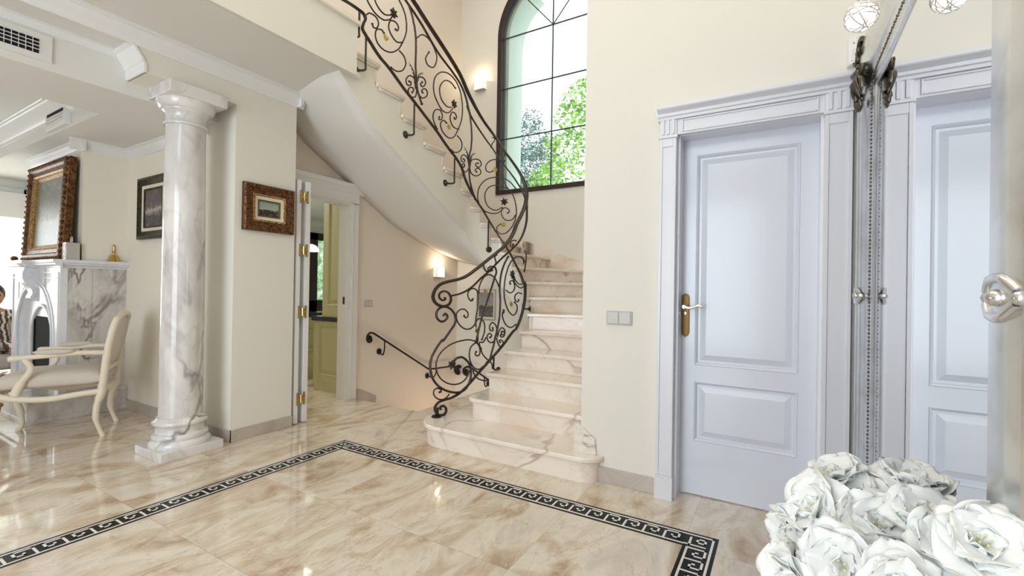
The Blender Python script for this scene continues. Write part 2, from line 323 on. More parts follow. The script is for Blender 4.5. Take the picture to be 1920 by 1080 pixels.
SCROLLS=[
('handrail','rail',[(3.532,3.957),(3.514,3.942),(3.496,3.927),(3.476,3.913),(3.458,3.897),(3.436,3.883),(3.416,3.868),(3.39,3.854),(3.362,3.84),(3.332,3.827),(3.302,3.814),(3.272,3.8),(3.242,3.785),(3.212,3.77),(3.182,3.756),(3.154,3.74),(3.124,3.724),(3.09,3.707),(3.054,3.687),(2.984,3.652),(2.898,3.611),(2.806,3.564),(2.71,3.516),(2.622,3.467),(2.548,3.421),(2.512,3.393),(2.482,3.367),(2.454,3.341),(2.43,3.315),(2.404,3.289),(2.372,3.263),(2.336,3.234),(2.3,3.204),(2.268,3.17),(2.236,3.136),(2.206,3.1),(2.176,3.065),(2.148,3.031),(2.118,2.997),(2.088,2.963),(2.06,2.929),(2.032,2.895),(2.008,2.86),(1.988,2.832),(1.968,2.803),(1.948,2.775),(1.93,2.748),(1.912,2.72),(1.894,2.694),(1.878,2.672),(1.86,2.65),(1.844,2.628),(1.828,2.607),(1.81,2.585),(1.794,2.564),(1.776,2.541),(1.758,2.519),(1.74,2.496),(1.722,2.473),(1.704,2.45),(1.686,2.428),(1.67,2.407),(1.654,2.386),(1.638,2.365),(1.622,2.344),(1.604,2.323),(1.584,2.302)]),
('handrail','rail',[(1.424,2.165),(1.41,2.146),(1.404,2.128),(1.396,2.11),(1.388,2.091),(1.378,2.073),(1.366,2.055),(1.352,2.035),(1.338,2.016),(1.324,1.998),(1.308,1.979),(1.294,1.961),(1.28,1.942),(1.264,1.924),(1.248,1.905),(1.232,1.887),(1.216,1.869),(1.2,1.851),(1.186,1.833),(1.174,1.815),(1.164,1.798),(1.154,1.781),(1.144,1.764),(1.132,1.747),(1.118,1.73),(1.102,1.712),(1.084,1.694),(1.064,1.676),(1.044,1.658),(1.022,1.641),(1.0,1.624),(0.976,1.607),(0.952,1.591),(0.926,1.575),(0.9,1.56),(0.874,1.545),(0.85,1.53),(0.828,1.516),(0.806,1.503),(0.784,1.49),(0.762,1.477),(0.742,1.464),(0.722,1.451),(0.7,1.438),(0.682,1.425),(0.662,1.413),(0.642,1.4),(0.624,1.388),(0.604,1.376),(0.586,1.365),(0.568,1.353),(0.55,1.342),(0.532,1.331),(0.514,1.321),(0.498,1.313),(0.486,1.307),(0.474,1.302),(0.462,1.298),(0.452,1.294),(0.44,1.29),(0.426,1.286),(0.408,1.281),(0.386,1.276),(0.364,1.272),(0.344,1.267),(0.324,1.263),(0.306,1.258),(0.294,1.254),(0.282,1.251),(0.272,1.247),(0.262,1.243),(0.252,1.238),(0.242,1.232),(0.234,1.226),(0.226,1.218),(0.218,1.21),(0.21,1.201),(0.204,1.193),(0.2,1.184),(0.196,1.175),(0.192,1.165),(0.19,1.156),(0.188,1.146),(0.186,1.137),(0.188,1.128),(0.19,1.119),(0.194,1.11),(0.198,1.102),(0.204,1.093),(0.212,1.086),(0.218,1.08),(0.228,1.074),(0.238,1.069),(0.248,1.065),(0.26,1.062),(0.272,1.06),(0.282,1.059),(0.292,1.06),(0.302,1.062),(0.312,1.065),(0.322,1.069),(0.33,1.074),(0.336,1.079),(0.34,1.086),(0.344,1.094),(0.348,1.102),(0.35,1.111),(0.35,1.12),(0.348,1.128),(0.348,1.136),(0.344,1.143),(0.34,1.151),(0.336,1.157),(0.33,1.164),(0.326,1.169),(0.318,1.173),(0.312,1.177),(0.304,1.18),(0.294,1.182),(0.286,1.183),(0.28,1.183),(0.272,1.181),(0.266,1.178),(0.258,1.174),(0.252,1.17),(0.248,1.165),(0.244,1.16),(0.242,1.155),(0.24,1.15),(0.24,1.144),(0.242,1.138),(0.244,1.128),(0.248,1.123),(0.254,1.119),(0.258,1.115),(0.264,1.111),(0.27,1.109),(0.276,1.108),(0.286,1.11),(0.294,1.115),(0.298,1.117),(0.298,1.124),(0.294,1.127),(0.29,1.132)]),
('lower_rail','rail2',[(3.63,3.896),(3.61,3.884),(3.59,3.872),(3.57,3.86),(3.55,3.847),(3.53,3.835),(3.506,3.823),(3.48,3.808),(3.452,3.794),(3.424,3.778),(3.394,3.764),(3.364,3.749),(3.334,3.734),(3.306,3.721),(3.278,3.708),(3.25,3.695),(3.22,3.682),(3.192,3.666),(3.16,3.65),(3.116,3.625),(3.07,3.595),(3.022,3.562),(2.974,3.529),(2.924,3.499),(2.876,3.472),(2.842,3.456),(2.806,3.442),(2.772,3.429),(2.738,3.416),(2.704,3.404),(2.672,3.391),(2.646,3.379),(2.62,3.367),(2.594,3.356),(2.57,3.344),(2.548,3.331),(2.526,3.317),(2.508,3.303),(2.49,3.288),(2.474,3.272),(2.458,3.256),(2.444,3.238),(2.43,3.219),(2.414,3.195),(2.402,3.169),(2.39,3.141),(2.378,3.114),(2.364,3.088),(2.348,3.064),(2.328,3.046),(2.308,3.028),(2.286,3.011),(2.266,2.994),(2.248,2.976),(2.23,2.958),(2.214,2.942),(2.198,2.926),(2.184,2.909),(2.168,2.893),(2.154,2.877),(2.14,2.86),(2.124,2.842),(2.11,2.824),(2.094,2.806),(2.078,2.788),(2.064,2.769),(2.048,2.75),(2.034,2.729),(2.02,2.708),(2.004,2.686),(1.99,2.664),(1.974,2.642),(1.96,2.621),(1.944,2.602),(1.93,2.583),(1.914,2.565),(1.898,2.546),(1.884,2.527),(1.868,2.508),(1.85,2.487),(1.834,2.466),(1.816,2.444),(1.798,2.422),(1.78,2.4),(1.762,2.377),(1.744,2.353),(1.724,2.329),(1.704,2.304),(1.682,2.279),(1.66,2.254),(1.64,2.229),(1.622,2.208),(1.606,2.188),(1.59,2.168),(1.572,2.147),(1.55,2.126),(1.516,2.103)]),
('lower_rail','rail2',[(1.464,2.053),(1.464,2.025),(1.464,1.998),(1.464,1.97),(1.464,1.943),(1.446,1.913),(1.42,1.884),(1.4,1.86),(1.382,1.837),(1.364,1.814),(1.348,1.793),(1.332,1.772),(1.316,1.752),(1.302,1.734),(1.286,1.717),(1.27,1.701),(1.252,1.685),(1.234,1.669),(1.216,1.654),(1.196,1.64),(1.174,1.627),(1.152,1.614),(1.13,1.601),(1.11,1.589),(1.088,1.576),(1.066,1.563),(1.042,1.551),(1.02,1.538),(0.998,1.526),(0.976,1.514),(0.956,1.502),(0.938,1.49),(0.92,1.478),(0.902,1.467),(0.886,1.455),(0.87,1.444),(0.852,1.432),(0.836,1.419),(0.818,1.406),(0.8,1.393),(0.782,1.38),(0.766,1.368),(0.748,1.356),(0.734,1.346),(0.72,1.337),(0.706,1.328),(0.692,1.319),(0.678,1.31),(0.664,1.301),(0.65,1.291),(0.638,1.28),(0.624,1.27),(0.612,1.259),(0.598,1.249),(0.586,1.239),(0.572,1.23),(0.558,1.22),(0.542,1.211),(0.528,1.202),(0.514,1.194),(0.5,1.187),(0.488,1.182),(0.476,1.177),(0.464,1.173),(0.454,1.169),(0.442,1.165),(0.43,1.161),(0.416,1.158),(0.404,1.155),(0.39,1.152),(0.378,1.15),(0.364,1.147),(0.352,1.145)]),
('bottom_rail','rail2',[(4.418,3.299),(4.382,3.305),(4.344,3.311),(4.306,3.317),(4.266,3.324),(4.228,3.33),(4.19,3.337),(4.154,3.344),(4.12,3.35),(4.084,3.357),(4.05,3.363),(4.016,3.369),(3.984,3.373),(3.96,3.375),(3.936,3.376),(3.914,3.377),(3.892,3.377),(3.872,3.377),(3.852,3.376),(3.842,3.375),(3.83,3.375),(3.82,3.375),(3.81,3.374),(3.802,3.371),(3.794,3.369),(3.788,3.366),(3.784,3.361),(3.78,3.357),(3.776,3.352),(3.774,3.346),(3.774,3.34),(3.774,3.333),(3.776,3.326),(3.78,3.317),(3.786,3.308),(3.79,3.299),(3.792,3.291),(3.794,3.284),(3.798,3.275),(3.8,3.268),(3.8,3.261),(3.802,3.254),(3.802,3.247),(3.798,3.241),(3.794,3.236),(3.79,3.23),(3.784,3.225),(3.776,3.221),(3.77,3.216),(3.764,3.209),(3.756,3.203),(3.746,3.197),(3.738,3.191),(3.728,3.184),(3.718,3.177),(3.704,3.167),(3.69,3.155),(3.674,3.143),(3.658,3.131),(3.64,3.119),(3.622,3.109),(3.606,3.099),(3.588,3.091),(3.57,3.084),(3.55,3.076),(3.532,3.067),(3.512,3.058),(3.486,3.044),(3.46,3.029),(3.432,3.012),(3.404,2.995),(3.376,2.978),(3.348,2.962),(3.324,2.948),(3.298,2.936),(3.272,2.923),(3.246,2.91),(3.222,2.897),(3.196,2.884),(3.172,2.871),(3.146,2.859),(3.122,2.847),(3.098,2.833),(3.074,2.82),(3.048,2.806),(3.016,2.79),(2.982,2.772),(2.948,2.753),(2.914,2.735),(2.884,2.717),(2.856,2.702),(2.842,2.693),(2.83,2.685),(2.818,2.678),(2.808,2.67),(2.796,2.662),(2.784,2.654),(2.764,2.643),(2.744,2.63),(2.722,2.618),(2.7,2.605),(2.678,2.593),(2.656,2.581),(2.64,2.572),(2.622,2.563),(2.606,2.555),(2.59,2.546),(2.574,2.537),(2.558,2.527),(2.542,2.516),(2.526,2.505),(2.512,2.494),(2.498,2.482),(2.484,2.469),(2.472,2.456),(2.462,2.442),(2.452,2.427),(2.444,2.412),(2.436,2.396),(2.428,2.381),(2.418,2.365),(2.404,2.349),(2.39,2.333),(2.376,2.317),(2.36,2.301),(2.344,2.285),(2.328,2.269),(2.31,2.251),(2.292,2.233),(2.274,2.214),(2.256,2.195),(2.24,2.176),(2.224,2.158),(2.21,2.143),(2.198,2.129),(2.184,2.114),(2.172,2.1),(2.16,2.085),(2.148,2.07),(2.138,2.054),(2.126,2.037),(2.114,2.02),(2.104,2.003),(2.092,1.985),(2.08,1.967),(2.066,1.945),(2.05,1.922),(2.036,1.898),(2.02,1.875),(2.006,1.851),(1.99,1.828),(1.976,1.808),(1.964,1.788),(1.95,1.768),(1.936,1.749),(1.922,1.729),(1.908,1.709),(1.894,1.689),(1.88,1.669),(1.866,1.649),(1.852,1.629),(1.838,1.609),(1.824,1.589),(1.812,1.57),(1.8,1.552),(1.79,1.534),(1.778,1.516),(1.766,1.498),(1.754,1.48),(1.742,1.462),(1.728,1.444),(1.714,1.426),(1.7,1.408),(1.684,1.39),(1.67,1.372),(1.656,1.354),(1.644,1.337),(1.63,1.319),(1.616,1.301),(1.602,1.284),(1.584,1.266)]),
('bottom_rail','rail2',[(1.388,1.284),(1.394,1.27),(1.4,1.257),(1.408,1.244),(1.414,1.231),(1.42,1.218),(1.426,1.204),(1.428,1.191),(1.428,1.178),(1.428,1.165),(1.424,1.152),(1.42,1.138),(1.414,1.124),(1.408,1.108),(1.4,1.092),(1.39,1.076),(1.382,1.059),(1.372,1.043),(1.362,1.026),(1.352,1.009),(1.342,0.991),(1.332,0.973),(1.32,0.956),(1.31,0.938),(1.298,0.921),(1.284,0.902),(1.268,0.882),(1.252,0.863),(1.234,0.845),(1.218,0.83),(1.204,0.82),(1.198,0.817),(1.192,0.816),(1.182,0.814),(1.176,0.813),(1.17,0.811),(1.15,0.801),(1.128,0.787),(1.102,0.77),(1.076,0.753),(1.052,0.736),(1.03,0.72),(1.01,0.707),(0.99,0.695),(0.972,0.683),(0.952,0.671),(0.934,0.66),(0.916,0.648),(0.898,0.637),(0.88,0.627),(0.864,0.616),(0.848,0.606),(0.83,0.596),(0.816,0.586),(0.802,0.577),(0.788,0.568),(0.774,0.559),(0.762,0.55),(0.748,0.541),(0.736,0.531),(0.72,0.522),(0.706,0.511),(0.692,0.501),(0.676,0.491),(0.664,0.481),(0.65,0.471),(0.64,0.463),(0.63,0.455),(0.62,0.448),(0.61,0.44),(0.6,0.433),(0.59,0.425),(0.578,0.415),(0.564,0.405),(0.552,0.395),(0.538,0.385),(0.526,0.375),(0.512,0.367),(0.5,0.359),(0.488,0.351),(0.476,0.343),(0.464,0.336),(0.452,0.33),(0.44,0.324),(0.428,0.319),(0.418,0.314),(0.406,0.31),(0.394,0.306),(0.382,0.303),(0.372,0.299),(0.36,0.297),(0.35,0.295),(0.338,0.294),(0.326,0.293),(0.316,0.292),(0.306,0.29),(0.296,0.288),(0.286,0.286),(0.276,0.284),(0.266,0.282),(0.256,0.279),(0.25,0.275),(0.242,0.271),(0.238,0.266),(0.232,0.261),(0.228,0.255),(0.224,0.249),(0.222,0.243),(0.22,0.237),(0.22,0.231),(0.22,0.225),(0.222,0.218),(0.224,0.212),(0.226,0.206),(0.23,0.2),(0.234,0.194),(0.24,0.188),(0.246,0.183),(0.252,0.178),(0.258,0.174),(0.266,0.172),(0.272,0.17),(0.28,0.169),(0.286,0.169),(0.294,0.169),(0.3,0.17),(0.304,0.173),(0.31,0.175),(0.314,0.179),(0.316,0.184),(0.32,0.188),(0.322,0.193),(0.324,0.202),(0.322,0.213),(0.32,0.218),(0.318,0.222),(0.316,0.227),(0.312,0.231),(0.308,0.236),(0.302,0.24),(0.296,0.243),(0.288,0.244),(0.282,0.243),(0.274,0.239),(0.27,0.236),(0.268,0.23),(0.27,0.222),(0.272,0.216)]),
('scroll','rail2',[(0.278,0.981),(0.282,0.984),(0.286,0.988),(0.29,0.992),(0.294,0.995),(0.298,0.998),(0.304,0.997),(0.308,0.993),(0.312,0.989),(0.316,0.984),(0.318,0.978),(0.32,0.974),(0.318,0.964),(0.314,0.959),(0.31,0.954),(0.306,0.949),(0.302,0.946),(0.298,0.942),(0.292,0.939),(0.286,0.937),(0.278,0.935),(0.272,0.934),(0.266,0.934),(0.258,0.936),(0.252,0.94),(0.244,0.945),(0.236,0.951),(0.23,0.957),(0.226,0.964),(0.222,0.97),(0.22,0.977),(0.218,0.985),(0.218,0.993),(0.218,1.001),(0.22,1.008),(0.222,1.014),(0.226,1.021),(0.23,1.028),(0.234,1.034),(0.24,1.039),(0.246,1.043),(0.254,1.047),(0.262,1.051),(0.272,1.053),(0.282,1.055),(0.29,1.055),(0.3,1.055),(0.31,1.053),(0.32,1.051),(0.328,1.047),(0.338,1.042),(0.348,1.036),(0.356,1.03),(0.364,1.022),(0.372,1.013),(0.38,1.003),(0.386,0.993),(0.39,0.982),(0.394,0.972),(0.396,0.962),(0.398,0.953),(0.398,0.943),(0.396,0.933),(0.394,0.924),(0.39,0.914),(0.386,0.905),(0.38,0.896),(0.374,0.887),(0.366,0.878),(0.358,0.868),(0.35,0.859),(0.338,0.843),(0.324,0.824),(0.308,0.805),(0.294,0.788),(0.284,0.776),(0.278,0.773),(0.278,0.78),(0.28,0.786),(0.274,0.783),(0.264,0.771),(0.25,0.754),(0.234,0.734),(0.22,0.714),(0.21,0.697),(0.202,0.684),(0.196,0.671),(0.188,0.659),(0.184,0.646),(0.18,0.633),(0.176,0.62),(0.174,0.61),(0.172,0.599),(0.172,0.589),(0.172,0.578),(0.172,0.567),(0.174,0.556),(0.174,0.544),(0.178,0.532),(0.18,0.52),(0.184,0.507),(0.188,0.495),(0.194,0.483),(0.2,0.471),(0.208,0.458),(0.216,0.446),(0.226,0.434),(0.236,0.423),(0.246,0.413),(0.256,0.404),(0.266,0.396),(0.278,0.389),(0.288,0.382),(0.3,0.375),(0.312,0.369),(0.324,0.363),(0.336,0.358),(0.35,0.353),(0.362,0.349),(0.374,0.345),(0.388,0.342),(0.4,0.339),(0.412,0.337),(0.424,0.336),(0.436,0.335),(0.446,0.335),(0.458,0.336),(0.468,0.338),(0.478,0.341),(0.488,0.344),(0.496,0.349),(0.506,0.353),(0.514,0.359),(0.52,0.365),(0.528,0.373),(0.534,0.381),(0.54,0.389),(0.546,0.398),(0.55,0.407),(0.554,0.416),(0.558,0.426),(0.562,0.435),(0.564,0.445),(0.566,0.455),(0.566,0.466),(0.568,0.478),(0.568,0.491),(0.566,0.505),(0.564,0.518),(0.562,0.531),(0.558,0.543),(0.554,0.552),(0.548,0.561),(0.542,0.569),(0.536,0.577),(0.53,0.585),(0.522,0.592),(0.514,0.599),(0.506,0.606),(0.498,0.613),(0.488,0.619),(0.48,0.623),(0.47,0.627),(0.462,0.629),(0.452,0.629),(0.442,0.629),(0.434,0.628),(0.424,0.626),(0.416,0.624),(0.41,0.621),(0.404,0.617),(0.398,0.612),(0.394,0.607),(0.388,0.602),(0.382,0.597)]),
('scroll','',[(0.688,0.677),(0.68,0.686),(0.674,0.694),(0.668,0.703),(0.66,0.711),(0.652,0.72),(0.644,0.727),(0.636,0.734),(0.626,0.741),(0.616,0.747),(0.604,0.753),(0.594,0.758),(0.582,0.762),(0.57,0.765),(0.558,0.768),(0.544,0.769),(0.532,0.77),(0.518,0.771),(0.504,0.771),(0.488,0.77),(0.472,0.769),(0.454,0.767),(0.438,0.765),(0.42,0.762),(0.406,0.758),(0.39,0.754),(0.376,0.75),(0.362,0.745),(0.348,0.739),(0.334,0.733),(0.322,0.726),(0.31,0.719),(0.298,0.71),(0.286,0.701),(0.276,0.692),(0.266,0.682),(0.258,0.672),(0.25,0.663),(0.244,0.652),(0.238,0.642),(0.234,0.631),(0.23,0.62),(0.226,0.61),(0.224,0.599),(0.224,0.588),(0.224,0.577),(0.224,0.566),(0.226,0.555),(0.228,0.545),(0.232,0.533),(0.236,0.521),(0.24,0.509),(0.246,0.498),(0.254,0.487),(0.262,0.476),(0.27,0.467),(0.28,0.457),(0.292,0.448),(0.304,0.44),(0.316,0.432),(0.328,0.426),(0.338,0.421),(0.35,0.417),(0.36,0.414),(0.372,0.411),(0.384,0.409),(0.394,0.407),(0.406,0.406),(0.416,0.406),(0.426,0.407),(0.436,0.407),(0.446,0.409),(0.456,0.411),(0.466,0.415),(0.476,0.419),(0.486,0.424),(0.494,0.429),(0.504,0.435),(0.512,0.442),(0.518,0.45),(0.526,0.459),(0.532,0.469),(0.536,0.479),(0.542,0.489),(0.548,0.498)]),
('scroll','',[(0.35,0.335),(0.346,0.331),(0.342,0.326),(0.338,0.321),(0.334,0.317),(0.33,0.313),(0.326,0.309),(0.32,0.306),(0.314,0.303),(0.308,0.3),(0.302,0.298),(0.296,0.296),(0.288,0.296),(0.282,0.296),(0.272,0.297),(0.264,0.299),(0.256,0.302),(0.248,0.305),(0.24,0.309),(0.234,0.314),(0.228,0.319),(0.22,0.326),(0.216,0.332),(0.212,0.339),(0.208,0.345),(0.206,0.351),(0.206,0.358),(0.206,0.364),(0.208,0.37),(0.208,0.376),(0.212,0.381),(0.218,0.387),(0.224,0.39),(0.228,0.392),(0.234,0.393),(0.244,0.393),(0.25,0.391),(0.256,0.388),(0.262,0.385),(0.268,0.381),(0.272,0.377),(0.274,0.37),(0.274,0.363),(0.272,0.358),(0.266,0.358),(0.26,0.36)]),
('scroll','',[(0.588,0.509),(0.59,0.501),(0.594,0.493),(0.596,0.485),(0.6,0.476),(0.604,0.468),(0.608,0.461),(0.616,0.452),(0.626,0.444),(0.636,0.435),(0.648,0.427),(0.66,0.42),(0.672,0.414),(0.686,0.409),(0.702,0.403),(0.718,0.399),(0.734,0.396),(0.748,0.394),(0.762,0.394),(0.77,0.396),(0.778,0.4),(0.786,0.405),(0.794,0.41),(0.798,0.416),(0.802,0.42),(0.8,0.426),(0.798,0.432),(0.794,0.437)]),
('scroll','',[(0.636,0.836),(0.636,0.819),(0.638,0.802),(0.64,0.784),(0.64,0.767),(0.638,0.754),(0.634,0.743),(0.628,0.739),(0.622,0.737),(0.614,0.736),(0.606,0.735),(0.6,0.733),(0.592,0.731),(0.586,0.726),(0.578,0.721),(0.57,0.716),(0.564,0.709),(0.558,0.703),(0.554,0.695),(0.55,0.687),(0.548,0.677),(0.546,0.667),(0.546,0.657),(0.544,0.646),(0.546,0.635),(0.546,0.624),(0.55,0.612),(0.552,0.599),(0.556,0.587),(0.562,0.575),(0.566,0.565),(0.572,0.557),(0.578,0.549),(0.584,0.541),(0.592,0.534),(0.6,0.528),(0.608,0.522),(0.616,0.518),(0.624,0.514),(0.634,0.51),(0.642,0.508),(0.652,0.506),(0.66,0.505),(0.668,0.505),(0.674,0.508),(0.682,0.51),(0.688,0.514),(0.696,0.517),(0.702,0.52)]),
('scroll','',[(0.634,0.735),(0.638,0.729),(0.644,0.722),(0.648,0.716),(0.654,0.709),(0.658,0.702),(0.66,0.695),(0.664,0.685),(0.666,0.674),(0.666,0.663),(0.666,0.653),(0.666,0.644),(0.662,0.636),(0.658,0.633),(0.654,0.629),(0.65,0.627),(0.644,0.625),(0.638,0.624),(0.63,0.625),(0.624,0.628),(0.62,0.632),(0.614,0.636),(0.61,0.643),(0.612,0.649),(0.618,0.655),(0.622,0.661)]),
('stem','stem',[(1.054,1.522),(1.042,1.508),(1.028,1.495),(1.016,1.481),(1.004,1.467),(0.992,1.453),(0.982,1.439),(0.972,1.424),(0.964,1.409),(0.956,1.393),(0.948,1.378),(0.942,1.362),(0.936,1.346),(0.932,1.328),(0.926,1.311),(0.924,1.293),(0.92,1.275),(0.918,1.256),(0.916,1.236),(0.916,1.211),(0.918,1.184),(0.922,1.156),(0.926,1.128),(0.928,1.1),(0.928,1.073),(0.928,1.05),(0.928,1.027),(0.926,1.004),(0.924,0.982),(0.922,0.96),(0.918,0.938),(0.912,0.914),(0.904,0.89),(0.898,0.866),(0.89,0.843),(0.882,0.822),(0.876,0.805),(0.874,0.797),(0.87,0.791),(0.868,0.785),(0.866,0.779),(0.862,0.773),(0.86,0.766),(0.858,0.757),(0.854,0.747),(0.852,0.736),(0.85,0.725),(0.846,0.714),(0.842,0.703),(0.838,0.692),(0.834,0.68),(0.828,0.668),(0.824,0.656),(0.818,0.645),(0.814,0.634),(0.812,0.626),(0.808,0.618),(0.806,0.61),(0.804,0.602),(0.802,0.595),(0.798,0.588),(0.792,0.581),(0.786,0.575),(0.778,0.57),(0.772,0.564),(0.764,0.558),(0.758,0.553)]),
('scroll','',[(0.736,0.779),(0.73,0.771),(0.726,0.763),(0.72,0.755),(0.714,0.747),(0.708,0.741),(0.7,0.738),(0.694,0.737),(0.686,0.738),(0.678,0.74),(0.67,0.742),(0.664,0.743),(0.656,0.736),(0.658,0.728),(0.66,0.718),(0.664,0.707),(0.668,0.696),(0.672,0.686),(0.676,0.675),(0.682,0.664),(0.688,0.652),(0.694,0.641),(0.702,0.63),(0.71,0.62),(0.72,0.612),(0.728,0.604),(0.738,0.597),(0.748,0.589),(0.758,0.582),(0.768,0.575),(0.776,0.569),(0.786,0.563),(0.794,0.557),(0.802,0.551),(0.81,0.545),(0.816,0.538),(0.82,0.531),(0.824,0.525),(0.826,0.518),(0.828,0.51),(0.83,0.503),(0.832,0.496)]),
('scroll','',[(0.872,1.518),(0.862,1.516),(0.856,1.515),(0.848,1.512),(0.842,1.507),(0.84,1.503),(0.838,1.499),(0.838,1.489),(0.84,1.48),(0.842,1.475),(0.846,1.47),(0.85,1.465),(0.854,1.46),(0.856,1.455),(0.854,1.449),(0.85,1.438),(0.848,1.433),(0.844,1.428),(0.84,1.422),(0.834,1.416),(0.826,1.411),(0.818,1.405),(0.81,1.399),(0.802,1.394),(0.792,1.389),(0.782,1.383),(0.772,1.377),(0.76,1.371),(0.748,1.366),(0.738,1.363),(0.73,1.362),(0.722,1.365),(0.716,1.369),(0.71,1.374),(0.706,1.381),(0.702,1.387),(0.698,1.393),(0.696,1.4),(0.694,1.406),(0.692,1.414),(0.692,1.421),(0.694,1.432),(0.698,1.435),(0.702,1.438),(0.706,1.44),(0.712,1.442),(0.716,1.444),(0.722,1.447)]),
('scroll','',[(0.832,1.404),(0.824,1.406),(0.816,1.407),(0.808,1.409),(0.8,1.411),(0.792,1.411),(0.786,1.411),(0.778,1.408),(0.77,1.405),(0.762,1.401),(0.754,1.396),(0.75,1.391),(0.748,1.387),(0.752,1.378),(0.756,1.373),(0.762,1.369),(0.768,1.366),(0.774,1.364),(0.784,1.366),(0.79,1.368),(0.796,1.371),(0.8,1.374),(0.806,1.376)]),
('scroll','',[(0.56,1.113),(0.564,1.115),(0.568,1.118),(0.572,1.12),(0.578,1.124),(0.576,1.118),(0.574,1.113),(0.57,1.107),(0.564,1.103),(0.556,1.102),(0.55,1.104),(0.546,1.107),(0.54,1.111),(0.536,1.116),(0.532,1.12),(0.526,1.126),(0.524,1.133),(0.52,1.14),(0.518,1.148),(0.516,1.155),(0.516,1.162),(0.518,1.168),(0.52,1.174),(0.522,1.181),(0.526,1.186),(0.532,1.192),(0.536,1.196),(0.544,1.2),(0.552,1.204),(0.56,1.207),(0.57,1.209),(0.578,1.21),(0.586,1.209),(0.594,1.207),(0.602,1.203),(0.608,1.198),(0.616,1.193),(0.622,1.186),(0.626,1.18),(0.63,1.171),(0.632,1.162),(0.634,1.152),(0.634,1.142),(0.636,1.131),(0.636,1.12),(0.636,1.106),(0.636,1.092),(0.634,1.077),(0.632,1.062),(0.632,1.048),(0.63,1.034),(0.628,1.022),(0.624,1.011),(0.622,0.999),(0.618,0.988),(0.616,0.977),(0.614,0.966),(0.612,0.956),(0.612,0.945),(0.61,0.935),(0.61,0.925),(0.608,0.915),(0.604,0.907),(0.6,0.9),(0.596,0.894),(0.59,0.888),(0.584,0.883),(0.578,0.878),(0.57,0.874),(0.564,0.87),(0.554,0.867),(0.546,0.864),(0.536,0.862),(0.526,0.861),(0.518,0.861),(0.506,0.863),(0.496,0.866),(0.484,0.87),(0.474,0.875),(0.464,0.881),(0.454,0.887),(0.446,0.894),(0.438,0.902),(0.43,0.911),(0.422,0.92),(0.416,0.929),(0.412,0.939),(0.408,0.948),(0.406,0.958),(0.404,0.968),(0.404,0.978),(0.404,0.988),(0.406,0.996),(0.41,1.003),(0.414,1.009),(0.418,1.014),(0.424,1.019),(0.43,1.024),(0.438,1.027),(0.444,1.03),(0.452,1.032),(0.46,1.033),(0.468,1.034),(0.476,1.034),(0.482,1.032),(0.49,1.03),(0.498,1.025),(0.504,1.02),(0.51,1.014),(0.516,1.008),(0.52,1.002),(0.522,0.997),(0.524,0.991),(0.524,0.984),(0.522,0.973),(0.52,0.969),(0.514,0.963),(0.504,0.96),(0.496,0.959),(0.492,0.963),(0.488,0.97),(0.484,0.976)]),
('scroll','',[(0.644,1.163),(0.644,1.171),(0.642,1.18),(0.642,1.188),(0.642,1.197),(0.642,1.206),(0.642,1.214),(0.646,1.224),(0.648,1.235),(0.654,1.245),(0.658,1.256),(0.664,1.266),(0.67,1.275),(0.676,1.284),(0.682,1.292),(0.688,1.3),(0.696,1.308),(0.704,1.314),(0.712,1.32),(0.72,1.324),(0.73,1.328),(0.742,1.332),(0.752,1.334),(0.764,1.335),(0.774,1.335),(0.786,1.333),(0.798,1.33),(0.81,1.325),(0.82,1.32),(0.832,1.313),(0.842,1.306),(0.854,1.297),(0.864,1.286),(0.874,1.274),(0.882,1.261),(0.892,1.248),(0.902,1.236)]),
('scroll','stem',[(0.774,1.388),(0.784,1.391),(0.796,1.396),(0.808,1.4),(0.82,1.403),(0.83,1.405),(0.84,1.404),(0.846,1.401),(0.852,1.394),(0.856,1.387),(0.86,1.378),(0.862,1.369),(0.862,1.361),(0.862,1.354),(0.858,1.346),(0.856,1.339),(0.85,1.332),(0.846,1.324),(0.842,1.315),(0.834,1.299),(0.826,1.28),(0.818,1.26),(0.808,1.239),(0.8,1.218),(0.79,1.199),(0.782,1.181),(0.774,1.163),(0.766,1.145),(0.758,1.128),(0.75,1.111),(0.742,1.093),(0.734,1.076),(0.726,1.059),(0.718,1.042),(0.71,1.025),(0.702,1.007),(0.696,0.989),(0.688,0.969),(0.68,0.947),(0.672,0.926),(0.664,0.904),(0.658,0.882),(0.65,0.862),(0.644,0.843),(0.64,0.824),(0.634,0.806),(0.628,0.788),(0.624,0.77),(0.618,0.752)]),
